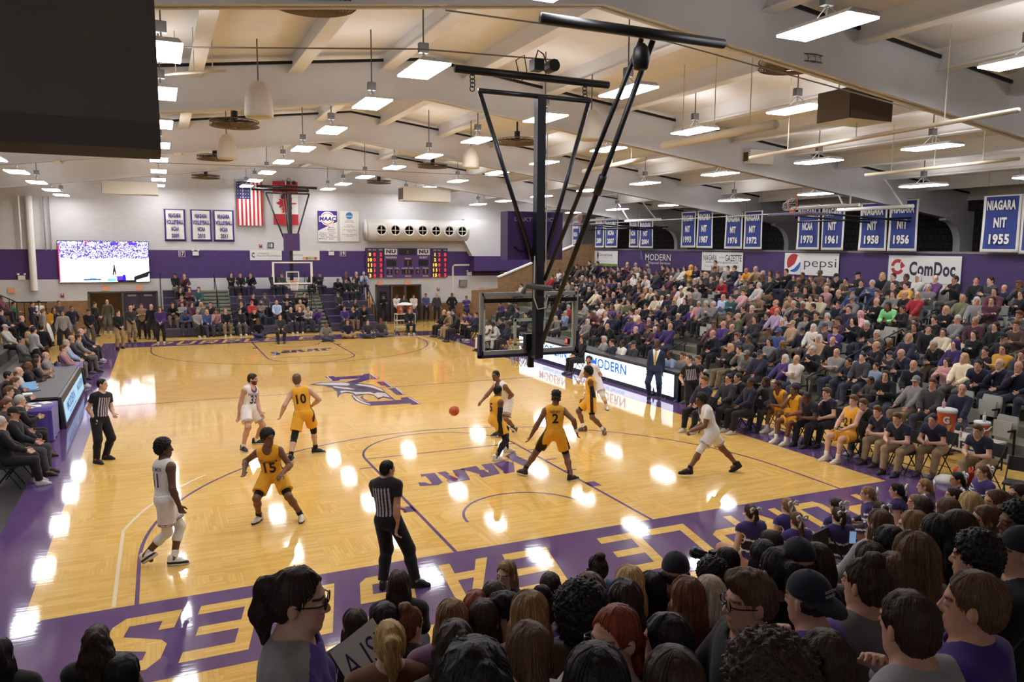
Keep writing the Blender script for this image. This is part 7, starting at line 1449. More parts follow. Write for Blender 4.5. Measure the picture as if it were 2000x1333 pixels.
def far_crowd():
    def zp(u, v, z): return on(u, v, 2, z)
    mid = {}
    D5 = """20,66kl 27,64ks 35,66kr 52,66ks 59,66dc 82,66ks 87,65nc 108,63nb 116,63dh 120,66lc 105,68ks 102,71ks 111,72ks 27,81dB 37,82ks 46,81dc 28,88ns 36,88rc 43,89gc 55,88lb 63,81ks 76,79ks 69,82kl 63,88ns 73,88tc 79,90wh 71,92nb 80,95pc 102,80dc 115,83dl 66,95nh 27,97ks 38,97kr 107,95ps 111,93ns 122,93kr"""
    D4 = """134,63kc 140,65ms 138,77kl 145,77ml 152,77al 139,83ms 132,86kl 137,87gl 146,86gf 156,86dr 143,90ml 151,92gc 157,91il 142,97bc 152,98bf 161,97kb"""
    al = []
    for ox, D in ((400, D5), (0, D4)):
        for tk in D.split():
            x, y = map(float, tk[:-2].split(',')); u, v = ox + x * 2.551, 370 + y * 2.551; best = None
            for i in range(6):
                p = on(u, v, 1, BY(i) - .06); e = abs(p[2] - (BZ(i) + .82))
                if best is None or e < best[0]: best = (e, i, p)
            mid.setdefault(best[1], []).append([best[2][0], best[2], tk[-2], tk[-1]])
    for i in sorted(mid):
        L_ = sorted(mid[i], key=lambda q: q[0])
        for k in range(1, len(L_)):
            if L_[k][0] - L_[k - 1][0] < .46: L_[k][0] = L_[k - 1][0] + .46
        for k, (x, p, c, h) in enumerate(L_):
            crowd_person('%s person in %s on the far bleachers, %s, %s from the left' % (HR[h][2], TOP[c][1], ROWN[i] if i < 5 else 'top row', ORD[k]), PRN.choice('aacdeb'), 'm', (x, p[1], BZ(i) + .82), 270 + PRN.uniform(-15, 20), c, h, s=1.0)
    # people standing or sitting on the floor round the far end: u, v of the head, pose, top, hair, trousers, words
    KH, JN, BK, GR = (150, 128, 94), (60, 66, 90), (34, 33, 36), (92, 88, 84)
    for u, v, po, c, h, b, hd, w in ((209, 590, 's1', 'o', 'b', GR, 250, 'in an olive coat standing in the left doorway'), (185, 595, 's2', 'k', 's', BK, 330, 'in black at the left edge of the left doorway'), (173, 609, 's2', 'k', 'B', GR, 290, 'in a pale beanie and scarf beside the left doorway'), (231, 611, 's2', 'k', 's', KH, 300, 'in a dark jacket and khakis holding a camera near the left baseline'),
                                  (255, 602, 's2', 'd', 'b', KH, 290, 'bald, in a dark jacket and khaki trousers before the purple doors'), (276, 598, 's4', 't', 's', BK, 270, 'in a tan vest before the purple doors'), (295, 599, 's1', 'k', 'b', BK, 250, 'in all black right of the purple doors'), (312, 604, 's2', 'p', 'l', BK, 270, 'in a purple jacket beside the left bleachers'), (259, 596, 's1', 'k', 'c', BK, 270, 'in a black cap behind the man in khakis'),
                                  (27, 594, 's4', 'f', 's', BK, 330, 'in a green jacket by the railing at the far left'), (63, 594, 's4', 'n', 's', BK, 330, 'in a navy jacket beside the man in green'), (76, 590, 's2', 'w', 's', BK, 300, 'in white before the tan brick at the far left'), (84, 609, 's1', 'g', 'r', JN, 20, 'in pale grey beside the yellow shirt'), (92, 607, 's2', 'y', 's', BK, 290, 'in a yellow shirt beside the drum'), (105, 606, 's3', 'n', 'l', BK, 300, 'in navy holding a phone right of the yellow shirt'),
                                  (115, 592, 's2', 'd', 's', BK, 290, 'in grey plaid before the tan brick'), (122, 612, 's1', 'g', 'l', BK, 280, 'in a grey printed top and black trousers'), (140, 602, 's5', 'n', 'r', GR, 300, 'in a navy jersey with hands on hips'), (749, 579, 's4', 'k', 'c', BK, 260, 'in black at the left side of the right doorway'), (775, 579, 's2', 'w', 's', BK, 270, 'in a white hoodie in the right doorway'), (789, 580, 's1', 'd', 'l', BK, 270, 'in grey in the middle of the right doorway'), (808, 579, 's2', 'w', 'l', JN, 265, 'in white at the right of the right doorway'),
                                  (832, 573, 's2', 'b', 's', BK, 265, 'in a bright blue jacket by the far cart'), (853, 577, 's1', 'd', 'b', BK, 265, 'in a long dark coat before the tan brick'), (883, 572, 's5', 'k', 's', BK, 265, 'in a black uniform with hands on hips'), (911, 582, 's4', 'p', 'r', BK, 250, 'in a purple polo standing behind the far bench'), (932, 577, 's2', 'm', 'b', BK, 250, 'in maroon at the corner of the near backboard'), (719, 575, 's4', 'y', 'c', JN, 265, 'in a yellow jacket beside the right bleachers'),
                                  (80, 640, 's1', 'k', 's', (84, 64, 44), 95, 'in a black jacket walking away along the left bleachers'), (66, 645, 's2', 'w', 's', BK, 40, 'bending in white beside the drum'),
                                  (504, 628, 'f1', 'k', 'r', JN, 280, 'sitting on the floor at the far baseline in black'), (637, 634, 'f1', 'g', 's', JN, 275, 'sitting on the floor with a camera under the hoop'), (679, 629, 'f1', 'n', 's', KH, 265, 'sitting on the floor in navy beside a black bag'), (718, 629, 'f1', 'd', 's', JN, 265, 'sitting cross-legged on the floor in dark grey'), (744, 627, 'f1', 'd', 'r', JN, 262, 'sitting cross-legged on the floor, rightmost at the baseline'), (547, 619, 'a', 'd', 's', BK, 265, 'on a low seat in grey at the far baseline'), (800, 607, 'a', 'k', 's', BK, 262, 'seated on a chair before the right doorway')):
        s = 1.0; z = {'s': 1.665, 'f': .845, 'a': 1.27}[po[0]]; p = zp(u, v, z)
        if p[1] > 36.2 and u not in (209, 185, 775, 789, 808): k_ = (36.2 - CC[1]) / (p[1] - CC[1]); p = CC + (p - CC) * k_; z = p[2]
        if po[0] == 'a': folding_chair(p[0] + .0, p[1], PI / 2, 'black folding chair under the person %s' % w)
        crowd_person('person ' + w, po, 'm', p, hd, c, h, bottom=b, root_z=0 if p[1] < 36.5 else 0, s=max(.86, min(1.1, p[2] / z)))
    for u, v, nm in ((655, 645, 'black camera bag on the floor between the two cross-legged people'), (483, 648, 'black bag on the floor at the far baseline')):
        p = zp(u, v, 0); t = thing('bag', nm, 'bag', p); MB().lathe([(0, 0), (.22, 0), (.26, .1), (.2, .26), (0, .3)], n=12).build('body', mat('bag_black', (26, 26, 28), .35), t, True); MB().tube([(-.15, 0, .26), (-.08, 0, .4), (.08, 0, .4), (.15, 0, .26)], .015).build('handle', black, t)
far_crowd()
def turnJ(J, heading):
    a = math.radians(heading - 90); c, n = math.cos(a), math.sin(a); R_ = np.array([[c, -n, 0], [n, c, 0], [0, 0, 1]])
    return {k: (R_ @ v if isinstance(v, np.ndarray) and v.shape == (3,) else v) for k, v in J.items()}
def court_side():
    """benches, tables and the low seats beside the court"""
    BK = (34, 33, 36); KH = (156, 134, 104); CH = (62, 62, 66)
    def row(lst, heading, zp_, chair_rz, where, chair=True):
        for u, v, po, c, h, b, sk, sl, w in lst:
            p = on(u, v, 2, zp_ - {'c': .14, 'd': .06}.get(po, 0)); lab = 'person ' + w + where
            if c == 'y':
                J = turnJ(pose_J(po, 1.06), heading); O = np.array([p[0] - J['hd'][0], p[1] - J['hd'][1], 0])
                person_parts(J, lab, O, sk, ('game', YEL, 1), 'short' if sk == 'b' else 'quiff', (26, 22, 20) if sk == 'b' else (120, 84, 58), 0, .6, dict(shoe=(216, 212, 190), text=(('21', .26, .2, .2, 1, 'number'),) if 'number 21' in w else ()), .012, False)
                folding_chair(O[0], O[1], chair_rz, 'folding chair of the person ' + w); continue
            o, vv = crowd_person(lab, po, 'm', p, heading + PRN.uniform(-12, 12), c, h, skin=sk, bottom=b, s=1.03, sleeve=sl, root_z=0)
            if chair: folding_chair(o.location.x, o.location.y, chair_rz, 'folding chair of the person ' + w)
    row([(1376, 745, 'a', 'n', 'r', BK, 'w', 1.96, 'in a navy suit behind the referee'), (1423, 740, 'a', 'd', 's', BK, 'w', 1.96, 'in a grey suit with a striped tie'), (1441, 741, 'd', 'k', 's', BK, 'w', 1.96, 'in a black suit with hand at his mouth'), (1466, 748, 'a', 'n', 's', BK, 'd', 1.96, 'in a navy suit and pink tie'), (1495, 749, 'd', 'd', 'l', CH, 'd', 1.96, 'in a grey hoodie with head on hand'), (1518, 760, 'c', 'y', 's', (214, 156, 50), 'b', .3, 'in a yellow jersey leaning on his knees'),
         (1551, 768, 'd', 'y', 's', (214, 156, 50), 'b', .3, 'in yellow drinking from a white bottle'), (1575, 780, 'c', 'n', 's', BK, 'd', .5, 'in a navy tee bent far forward with yellow shoes'), (1615, 772, 'd', 'n', 'r', BK, 'p', .5, 'in a navy tee resting his chin on his hand'), (1667, 787, 'a', 'y', 'r', (214, 156, 50), 'p', .3, 'in yellow number 21 half hidden'), (1686, 794, 'c', 'k', 'r', CH, 'p', 1.96, 'in a dark suit jacket and glasses'), (1714, 808, 'c', 'n', 'r', KH, 'p', .5, 'in a navy polo and khakis, nearest the glasses man'),
         (1752, 822, 'c', 'n', 'r', KH, 'p', .5, 'in a navy polo and khakis, middle of three'), (1821, 824, 'c', 'n', 's', KH, 'w', .5, 'in a navy polo with a green towel'), (1909, 846, 'c', 'n', 'r', KH, 'p', .5, 'in a navy polo at the near end')], 180, 1.31, 0, ' on the right bench')
    row([(867, 610, 'a', 'k', 'b', BK, 'w', 1.96, 'bald in a black suit'), (876, 615, 'd', 't', 'h', KH, 'w', 1.96, 'in a tan jacket'), (885, 609, 'a', 'n', 's', BK, 'p', 1.96, 'in a navy jacket'), (894, 617, 'a', 'k', 's', BK, 'd', 1.96, 'in a dark top'), (907, 616, 'c', 'p', 'r', BK, 'p', .5, 'in a purple polo, farther of two'), (918, 617, 'c', 'p', 's', BK, 'w', .5, 'in a purple polo, nearer of two'), (930, 615, 'a', 'n', 's', BK, 'w', 1.96, 'in navy beside the purple polos'), (955, 630, 'a', 'w', 's', (220, 218, 214), 'd', .3, 'in a white uniform seen through the glass'),
         (962, 636, 'c', 'w', 's', (220, 218, 214), 'd', 1.96, 'in a white warm-up bent forward behind the glass'), (978, 628, 'd', 'n', 's', BK, 'w', 1.96, 'in a dark suit behind the glass'), (992, 634, 'a', 'n', 's', BK, 'd', 1.96, 'in a navy suit behind the glass')], 180, 1.31, 0, ' on the far bench')
    row([(1138, 664, 'a', 'k', 'l', BK, 'w', 1.96, 'in black beside the red light'), (1180, 664, 'a', 'z', 'h', BK, 'w', 1.96, 'in a striped shirt'), (1195, 670, 'g', 'n', 's', BK, 'w', 1.96, 'in a blue-grey shirt'), (1215, 672, 'a', 'w', 's', BK, 'd', 1.96, 'in white'), (1237, 674, 'a', 'd', 'c', BK, 'w', 1.96, 'in a plaid shirt and cap'), (1307, 694, 'g', 'l', 's', BK, 'd', 1.96, 'in light blue looking down'), (1334, 697, 'a', 'g', 'r', BK, 'w', 1.96, 'in grey behind the referee'), (1364, 704, 'a', 'k', 'r', BK, 'w', 1.96, 'in black at the near end')], 182, 1.3, 0, ' behind the scorers table')
    t = thing('shot_light', 'small red lit box on the scorers table', 'lamp', (8.95, 16.2, .93)); MB().box(-.06, .06, -.1, .1, 0, .2).build('case', black, t); MB().box(-.065, -.06, -.08, .08, .03, .18).build('lens', emat('light_red', (255, 70, 60), 2), t)
    row([(158, 650, 'a', 'n', 'b', BK, 'p', 1.96, 'balding in navy'), (140, 664, 'a', 'd', 'b', BK, 'w', 1.96, 'in dark grey'), (153, 662, 'a', 'g', 's', GRY, 'w', 1.96, 'in pale grey'), (163, 646, 'a', 'n', 'r', BK, 'w', 1.96, 'farthest in navy'), (130, 673, 'a', 'l', 'h', GRY, 'p', 1.96, 'in pale blue'), (124, 684, 'a', 'i', 'r', BK, 'p', 1.96, 'laughing in pale pink'), (90, 698, 'a', 'g', 'b', BK, 'p', 1.96, 'in grey leaning on the table'), (72, 703, 'g', 't', 's', BK, 'w', 1.96, 'in tan at the table'), (71, 712, 'g', 'k', 'l', BK, 'w', 1.96, 'long-haired in black'), (56, 718, 'g', 'k', 'b', BK, 'b', 1.96, 'in a black suit'),
         (37, 729, 'g', 'w', 'b', BK, 'p', 1.96, 'in a white shirt, tie and headset'), (17, 737, 'g', 'k', 's', BK, 'w', 1.96, 'in black with a headset'), (29, 751, 'g', 'k', 'r', BK, 'p', 1.96, 'in black, brown hair'), (17, 769, 'g', 'd', 'r', BK, 'p', 1.96, 'young, in a grey shirt'), (40, 786, 'g', 'k', 'h', BK, 'p', 1.96, 'grey-haired in a black coat'), (12, 795, 'a', 'd', 'r', BK, 'w', 1.96, 'partly hidden with brown hair'), (27, 812, 'a', 'k', 'c', CH, 'w', 1.96, 'in black with a pale grey cap'), (2, 830, 'a', 'k', 'h', BK, 'p', 1.96, 'cut by the left edge of the picture')], 0, 1.27, PI, ' on the left sideline')
    for u, v, i, c, h, b, w in ((4, 642, 2, 'n', 's', BK, 'in navy'), (12, 668, 1, 'w', 'c', BK, 'in white with a dark cap'), (44, 643, 1, 'k', 'b', BK, 'bald in black with folded arms'), (40, 667, 0, 'g', 's', GRY, 'in grey'), (60, 680, 0, 't', 's', KH, 'in tan'), (4, 622, 3, 'm', 's', BK, 'in maroon'), (58, 694, 0, 't', 'f', KH, 'blonde in beige')):
        p = on(u, v, 0, -10.55 - .75 * i); crowd_person('person %s on the grey bleachers at the left' % w, 'a' if 'arms' not in w else 'b', 'm', (p[0], p[1], .45 + .3 * i + .8), PRN.uniform(-20, 10), c, h, bottom=b, s=1.0)
GRY = (96, 92, 90)
court_side()
flush_merge('packed spectators in the far half of the right stand')
# ================================================================= STUDENT CROWD, CHEERLEADERS
HC = {'D': (64, 46, 37), 'K': (30, 26, 25), 'B': (102, 74, 54), 'L': (150, 114, 78), 'Y': (216, 182, 124), 'G': (204, 190, 166), 'R': (146, 72, 46), 'A': (124, 74, 50)}
PU, NV, BKC, GRH, DGR = (70, 50, 136), (44, 42, 82), (34, 32, 36), (150, 150, 154), (60, 58, 62)
def head_plane(u, v):
    best = None
    for i in range(9):
        y = -4.2 - .72 * i; p = on(u, v, 1, y + .02); e = abs(p[2] - (.62 + .3 * i + .82))
        if best is None or e < best[0]: best = (e, i, p)
    return best[1], best[2]
def glasses(root, J):
    s = J['s']; H = lambda x, y, z: J['hd'] + (J['hr'] * x + J['hf'] * y + J['hu'] * z) * s; f = MB()
    for x in (-.033, .033): f.tube([H(x + .026 * math.cos(a), .104, .0 + .021 * math.sin(a)) for a in [2 * PI * i / 18 for i in range(18)]], .0028, 5, closed=True)
    f.tube([H(-.008, .106, .004), H(.008, .106, .004)], .0028, 5)
    for x in (-1, 1): f.tube([H(x * .058, .102, .006), H(x * .08, .08, .006), H(x * .084, -.02, .0)], .0028, 5)
    f.build('glasses', mat('glasses_black', (20, 18, 20), .3), root)
FG = [  # u, v, pose, hair, hair colour, top, heading, flags (h hoodie, g glasses, t tee), words
 (761, 1256, 'a', 'ponytail', 'Y', (120, 84, 60), 80, '', 'blonde with a high ponytail at the front of the student crowd'), (888, 1265, 'a', 'wavy', 'D', (60, 46, 40), 85, '', 'with thick dark wavy hair in a dark top beside the blonde ponytail'),
 (988, 1123, 'a', 'long', 'L', BKC, 215, '', 'in a black warm-up looking back with long light brown hair'), (1074, 1148, 'a', 'short', 'D', (58, 70, 110), 75, '', 'short-haired in a blue top behind the baseline'),
 (1166, 1111, 'a', 'topbun', 'D', (74, 92, 140), 95, '', 'with a headset and top bun at the near baseline'), (1228, 1145, 'a', 'long', 'Y', (60, 56, 60), 75, '', 'with long straight blonde hair facing the court'),
 (1272, 1154, 'a', 'long', 'K', (70, 68, 70), 75, '', 'with long black hair and a plaid shirt'), (1319, 1120, 'a', 'cap', 'K', BKC, 55, '', 'in a black cap and black shirt at the near baseline'),
 (1340, 1172, 'a', 'long', 'A', (110, 84, 60), 75, '', 'with long auburn hair left of the grey-blond head'), (1384, 1169, 'a', 'bob', 'G', DGR, 75, 'h', 'with grey-blond hair in a dark hooded jacket'),
 (930, 1190, 'a', 'wavy', 'R', BKC, 75, '', 'with wavy red hair in black behind the baseline'), (965, 1172, 'a', 'short', 'D', DGR, 80, '', 'short-haired, small between the red hair and the boy in grey'),
 (948, 1214, 'a', 'long', 'D', (60, 40, 60), 40, 'g', 'in glasses with long hair left of the boy in grey'), (991, 1202, 'e', 'quiff', 'K', GRH, 150, 'h', 'in a grey hooded sweater with swept dark hair, face to the left'),
 (1033, 1208, 'a', 'long', 'L', (90, 70, 50), 75, '', 'light-brown haired, half hidden behind the boy in grey'), (1057, 1190, 'a', 'bun', 'K', PU, 65, 'h', 'in a bright purple hoodie with black tied hair'),
 (1133, 1199, 'a', 'afro', 'K', NV, 75, 'h', 'in a navy hoodie with a round black afro'), (1151, 1160, 'a', 'bob', 'B', (110, 96, 80), 75, '', 'brown-haired behind the afro'),
 (1219, 1181, 'a', 'long', 'D', (80, 70, 64), 70, '', 'with very long brown hair in the middle of the student crowd'), (1199, 1244, 'e', 'lowtail', 'R', (176, 170, 166), 178, 'g', 'red-haired in glasses turned to the left'),
 (1033, 1280, 'a', 'lowtail', 'B', GRH, 80, 'h', 'in a grey printed hooded sweater with a low brown ponytail'), (1163, 1348, 'a', 'bob', 'K', (170, 168, 164), 70, '', 'dark-haired at the bottom edge below the red-haired woman'),
 (1300, 1256, 'a', 'long', 'K', (66, 60, 62), 120, '', 'with long black hair facing left, right of the red-haired woman'), (1312, 1345, 'a', 'bob', 'D', BKC, 75, '', 'with a dark crown cut by the bottom edge, right of centre'),
 (779, 1142, 'a', 'long', 'D', BKC, 72, 'W', 'in a black warm-up lettered WILLIAMS below the referee'), (692, 1222, 'a', 'long', 'D', DGR, 100, '', 'with dark hair behind the paper sign'),
 (752, 1216, 'a', 'short', 'K', DGR, 70, '', 'dark-haired, small behind the blonde ponytail'), (800, 1222, 'a', 'topbun', 'A', NV, 30, '', 'auburn-haired in navy right of the blonde ponytail'), (882, 1216, 'a', 'long', 'L', (110, 84, 110), 75, '', 'with long light brown hair and a mauve top'),
 (925, 1352, 'a', 'wavy', 'K', BKC, 75, '', 'dark-haired at the bottom edge beside the grey printed sweater'),
 (1418, 1099, 'a', 'buzz', 'K', BKC, 110, '', 'in black aiming a long-lens camera at the court'), (1504, 1066, 'a', 'buzz', 'D', BKC, 90, '', 'in black, close-cropped, beside the cheerleaders'), (1389, 1131, 'a', 'curly', 'K', BKC, 75, '', 'with dark curly hair below the photographer'),
 (1490, 1092, 'a', 'bob', 'K', BKC, 85, '', 'dark-haired in black right of the photographer'), (1516, 1115, 'a', 'ponytail', 'K', BKC, 85, '', 'with a black ponytail in front of the glasses man'), (1558, 1098, 'a', 'cap', 'K', BKC, 70, '', 'in a dark cap behind the cheerleaders'),
 (1592, 1104, 'a', 'bob', 'D', DGR, 75, '', 'dark-haired beside the dark cap'), (1464, 1177, 'a', 'quiff', 'B', BKC, 160, 'g', 'man in glasses with swept brown hair facing left'), (1577, 1166, 'd', 'backcap', 'K', PU, 110, '', 'in a purple sweater and backward navy cap'),
 (1688, 1142, 'a', 'topbun', 'D', (96, 92, 94), 95, '', 'in grey with a dark top bun'), (1698, 1098, 'a', 'long', 'D', (70, 60, 56), 80, '', 'with long dark brown hair beside the black chair'), (1716, 1024, 'a', 'long', 'B', (164, 166, 170), 85, 'h', 'with long brown hair and a pale grey hoodie'),
 (1782, 1031, 'a', 'long', 'L', DGR, 110, '', 'with long light brown hair turned to the left'), (1782, 1092, 'a', 'long', 'B', (72, 68, 70), 80, 'h', 'with long straight brown hair and a charcoal hood'), (1828, 1044, 'a', 'lowtail', 'K', (120, 90, 50), 80, '', 'with long black braids'),
 (1867, 1037, 'a', 'bob', 'D', DGR, 140, '', 'with a dark bob looking left'), (1922, 1018, 'a', 'long', 'B', (80, 70, 60), 150, '', 'with long brown hair near the right edge, face to the left'), (1893, 988, 'a', 'long', 'Y', BKC, 80, '', 'with blonde-streaked hair below the cheerleaders'),
 (1945, 982, 'a', 'ponytail', 'B', BKC, 140, '', 'brown-haired in black behind the cheerleaders'), (1988, 966, 'a', 'short', 'D', BKC, 160, '', 'smiling at the right edge behind the cheerleaders'), (1984, 1022, 'a', 'curly', 'K', BKC, 150, '', 'with black curls at the right edge'),
 (1902, 1092, 'a', 'curly', 'K', (40, 38, 50), 110, '', 'with a big head of short black hair at the right'), (1992, 1080, 'a', 'beanie', 'K', BKC, 140, '', 'in a dark beanie cut by the right edge'), (1772, 1216, 'd', 'short', 'D', (146, 146, 152), 95, '', 'closest man, in grey with hand at his face'),
 (1899, 1183, 'a', 'short', 'B', PU, 120, 'h', 'in a bright purple hooded sweater, short brown hair'), (1496, 1326, 'a', 'bigcurl', 'D', (50, 44, 44), 75, '', 'with a huge mass of dark curls at the bottom'), (1745, 1130, 'a', 'short', 'B', (90, 88, 90), 80, '', 'brown-haired, half hidden above the closest man'),
 (1610, 1300, 'a', 'short', 'D', PU, 80, 'h', 'in purple at the bottom edge right of the curls'), (1850, 1000, 'a', 'bob', 'B', DGR, 80, '', 'brown-haired, small below the cheerleaders'), (1800, 990, 'a', 'bob', 'D', BKC, 85, '', 'dark-haired, small behind the cheerleader bows'), (1735, 1068, 'a', 'short', 'K', BKC, 80, '', 'short-haired in black, left of the long straight hair'),
 (189, 1256, 'a', 'wavy', 'D', BKC, 80, 'W', 'in a black jacket with long wavy hair at the lower left'), (-2, 1280, 'a', 'long', 'K', BKC, 80, '', 'in black cut by the left edge at the bottom'), (242, 1322, 'a', 'short', 'K', BKC, 80, '', 'with dark tied-back hair at the bottom edge, lower left')]
def students():
    for u, v, po, hk, hc, top, hd, fl, w in FG:
        i, p = head_plane(u, v); skin = 'b' if hk in ('afro',) or 'braids' in w or 'black curls' in w else ('p' if hc in 'YGRLA' else 'w')
        o, vv = crowd_person('person ' + w, po, 'f', p, hd, top, 's', skin=skin, s=min(1.12, max(.9, (p[2] - .16 - .3 * i) / 1.27)), root_z=.16 + .3 * i, bottom=(44, 46, 60), sleeve=1.96, hoodie=1 if 'h' in fl else 0, fine=True, hair=hk, hairc=LIN and HC[hc] if hk not in HAT else (38, 40, 50))
        J = vv['J']
        if 'g' in fl: glasses(o, J)
        if 'W' in fl:
            sh = [c for c in o.children if c.name.startswith('shirt')][0]; t = 'WILLIAMS' if 'WILL' in w else 'HALE'; project_text(J, sh.data, t, .43, .26, .055, -1, mat('print_white', (206, 204, 204), .8), sh, 'lettering', .03)
            f = MB(); f.tube([J['pel'] + J['up'] * (.3 + .06 * math.cos(x * 8)) + J['rt'] * x - J['fwd'] * (.142 - .35 * x * x) for x in [-.14 + .02 * k for k in range(15)]], .004, 5); f.build('piping', mat('print_white', (206, 204, 204), .8), sh)
        if 'backward navy cap' in w:
            hat = [c for c in o.children if c.name.startswith('cap')][0]; f = MB()
            for k, t in enumerate(('BOSTON', 'THE BRAVEST')): f.text(t, (0, -.118, .075 - .022 * k), (1, 0, 0), (0, .1, 1), .07, .014, 0, .02)
            f.build('lettering', mat('print_white', (206, 204, 204), .8), hat)
        if 'headset' in w:
            f = MB(); H = lambda x, y, z: J['hd'] + J['hr'] * x + J['hf'] * y + J['hu'] * z
            f.tube([H(.09 * math.cos(a), -.01, .02 + .11 * math.sin(a)) for a in [PI * k / 12 for k in range(13)]], .007, 6)
            for x in (-1, 1): f.tube([H(x * .08, -.01, -.01), H(x * .105, -.01, -.01)], .034, 12)
            f.build('headset', black, o)
        if 'printed hooded' in w:
            sh = [c for c in o.children if c.name.startswith('shirt')][0]; project_text(J, sh.data, 'Canisius', .3, .4, .12, -1, mat('print_navy', (50, 46, 80), .8), sh, 'lettering', .03)
    # the standing woman at the left of the crowd
    hp = dep(585, 1172, 2.85); s = .97; f = HD(-12); nk = hp - A(0, 0, .165) - f * .03; pel = nk - A(0, 0, .54) - f * .01; g = pel[2] - .93 * s; O = A(pel[0], pel[1], g); r = np.cross(f, A(0, 0, 1))
    J = skeleton(pel - O, nk - O, f, hp - O, HD(-20), None, pel - O + f * .2 - A(0, 0, .02) - r * .24, pel - O + f * .34 + A(0, 0, .06) + r * .2, A(*(-r * .12))[:3] + A(0, 0, .085), A(*(r * .12)) + A(0, 0, .085), s)
    J['hsL'] = A(0, 0, 1); J['hsR'] = A(0, 0, 1)
    root, J = person_parts(J, 'person standing at the lower left in a purple and grey shirt, dark ponytail and glasses', O, 'p', ('long', (66, 46, 140), (50, 50, 66)), 'ponytail', (56, 36, 34), 0, .5, dict(raglan=1, bust=1, belly=.02, print=(('NIAGARA', .34, .3, .1, 1, (214, 212, 216), 'lettering'), ('NU', .2, .26, .16, 1, (214, 212, 216), 'emblem'))), .0095, True)
    glasses(root, J)
    # paper sign
    c = dep(712, 1283, 4.35); t = thing('paper_sign', 'white hand-lettered cardboard sign held among the students', 'sign', c, math.radians(-24.5)); a = math.radians(40)
    ux, uy = V((math.cos(a), .0, math.sin(a))), V((-math.sin(a) * .93, .37, math.cos(a) * .93)); MB().prism([(-.16, -.14), (.16, -.14), (.16, .14), (-.16, .14)], (0, 0, 0), ux, uy, .004).build('card', mat('card_white', (206, 204, 202), .8), t)
    f = MB(); f.text('A ISI', tuple(-ux.cross(uy) * -.006), ux, uy, .26, .15, 0, -.005); f.build('lettering', mat('card_ink', (50, 44, 90), .7), t)
    i, p = head_plane(1418, 1099); t = thing('camera', 'black camera with long lens held by the photographer in black', 'camera', dep(1392, 1092, 1512 * .165 / 34), .3); MB().box(-.07, .07, -.04, .04, -.05, .05).box(-.03, .03, -.03, .03, .05, .08).build('body', black, t); MB().lathe([(0, 0), (.045, 0), (.045, .14), (.055, .15), (.055, .2), (.04, .2), (0, .17)], (0, .03, 0), 16, M=MX.Rotation(-PI / 2, 3, 'X')).build('lens', mat('lens_black', (18, 18, 20), .3), t, True)
    t = thing('phone', 'phone with a pale blue screen held up behind the cheerleaders', 'phone', dep(1665, 1050, 5.9), math.radians(65 - 90)); MB().box(-.026, .026, -.004, .004, -.05, .05).build('case', black, t); MB().box(-.024, .024, -.006, -.004, -.047, .047).build('screen', emat('phone_screen', (130, 160, 200), .7), t)
students()
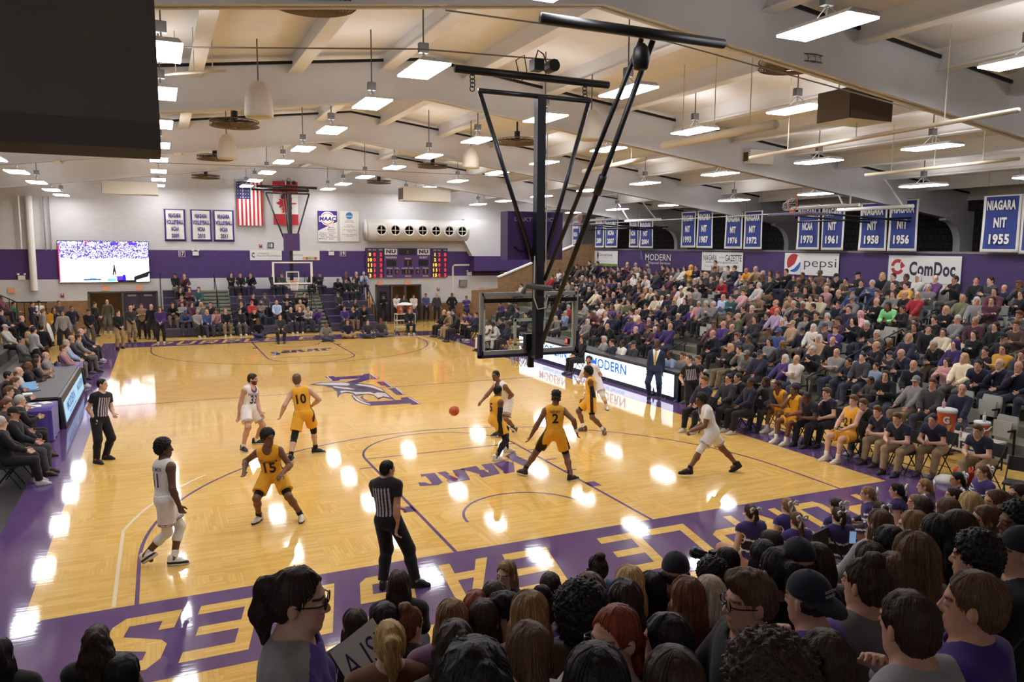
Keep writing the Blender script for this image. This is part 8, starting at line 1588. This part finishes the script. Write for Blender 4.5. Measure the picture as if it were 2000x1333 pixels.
def cheerleaders():
    bow = MB()
    for sg in (-1, 1): bow.tube([(0, 0, 0), (sg * .05, -.01, .045), (sg * .085, -.015, .03), (sg * .08, -.015, -.015), (0, 0, 0)], [.008, .016, .018, .016, .008], 6); bow.tube([(0, 0, 0), (sg * .03, -.02, -.07), (sg * .045, -.02, -.13)], [.008, .012, .014], 6)
    wm = mat('bow_white', (214, 212, 214), .6); bm = None
    for k, (u, v, po, hc, c, sl, hd, w) in enumerate(((1465, 1000, 'f2', 'D', PU, .2, 82, 'nearest, sleeveless purple top'), (1537, 987, 'f2', 'L', (40, 38, 60), .2, 85, 'sleeveless, behind the nearest one'), (1555, 1015, 'f1', 'B', NV, 1.9, 80, 'long-sleeved with a long brown ponytail'), (1633, 988, 'f1', 'K', NV, 1.9, 90, 'dark-haired, long-sleeved, farther of two'), (1636, 1006, 'f1', 'D', NV, 1.9, 75, 'long-sleeved, in front of the pompoms'),
                                                    (1694, 964, 'f1', 'L', NV, 1.9, 130, 'light-haired with a striped sleeve'), (1716, 994, 'f2', 'D', BKC, .2, 85, 'with a big bow, arm stretched right'), (1751, 957, 'f2', 'K', BKC, .2, 120, 'dark-haired, sleeveless, facing left'), (1787, 980, 'f1', 'L', BKC, 1.9, 140, 'light-haired with profile to the left'), (1805, 949, 'f1', 'L', NV, 1.9, 130, 'tall, striped back'), (1860, 966, 'f2', 'D', BKC, .2, 140, 'dark bun, bare shoulders'),
                                                    (1868, 935, 'f2', 'K', BKC, .2, 150, 'in black beside the red bag'), (1919, 922, 'f1', 'B', NV, 1.9, 160, 'farthest right, diagonal white stripe'))):
        p = on(u, v, 2, .85); o, vv = crowd_person('cheerleader sitting on the floor, ' + w, po, 'f', p, hd, (228, 226, 228), 's', skin='p' if hc != 'K' else 'w', s=1.0, bottom=(196, 150, 130), sleeve=sl, fine=True, hair='lowtail' if hc != 'D' else 'ponytail', hairc=HC[hc], root_z=0, cheer=1); o['category'] = 'person'; o['group'] = 'cheerleaders on the floor'
        J = vv['J']; b = bow.build('hair_bow', wm, o, True); b.location = J['hd'] - J['hf'] * .135 + J['hu'] * .06
    rn = random.Random(5); f = MB()
    for k in range(230):
        z = rn.uniform(-.9, 1); a = rn.uniform(0, 2 * PI); q = math.sqrt(1 - z * z); d = V((q * math.cos(a), q * math.sin(a), z)); e = d.cross(V((rn.random(), rn.random(), 1))).normalized() * .008; L_ = rn.uniform(.1, .16); dr = V((0, 0, -.03))
        f.add([d * .02 - e, d * .02 + e, d * L_ * .7 + e, d * L_ * .7 - e, d * L_ + dr + e, d * L_ + dr - e], [(0, 1, 2, 3), (3, 2, 4, 5)])
    m0 = None; pm = mat('pompom_white', (222, 218, 218), .6)
    for k, (u, v, w) in enumerate(((1452, 1078, 'by the nearest cheerleader'), (1524, 1058, 'behind the long brown ponytail'), (1606, 1056, 'left of the cheerleader with striped sleeves'), (1622, 1082, 'beside the black chair'), (1690, 1024, 'left of the big bow'), (1845, 985, 'between the bare shoulders and the crowd'), (1636, 1120, 'under the black chair'))):
        p = on(u, v, 2, .14)
        if m0 is None: o = m0 = f.build('pompom', pm, None, loc=tuple(p))
        else: o = m0.copy(); COL.objects.link(o); o.location = p
        tag(o, 'white pompom on the floor ' + w, 'pompom', 'white pompoms')
    p = on(1640, 1130, 2, .3); folding_chair(p[0], p[1], PI / 2 + .3, 'black folding chair standing empty behind the cheerleaders')
    p = on(1985, 960, 2, .3); folding_chair(p[0], p[1], .4, 'black folding chair at the right edge beside the cheerleaders')
cheerleaders()
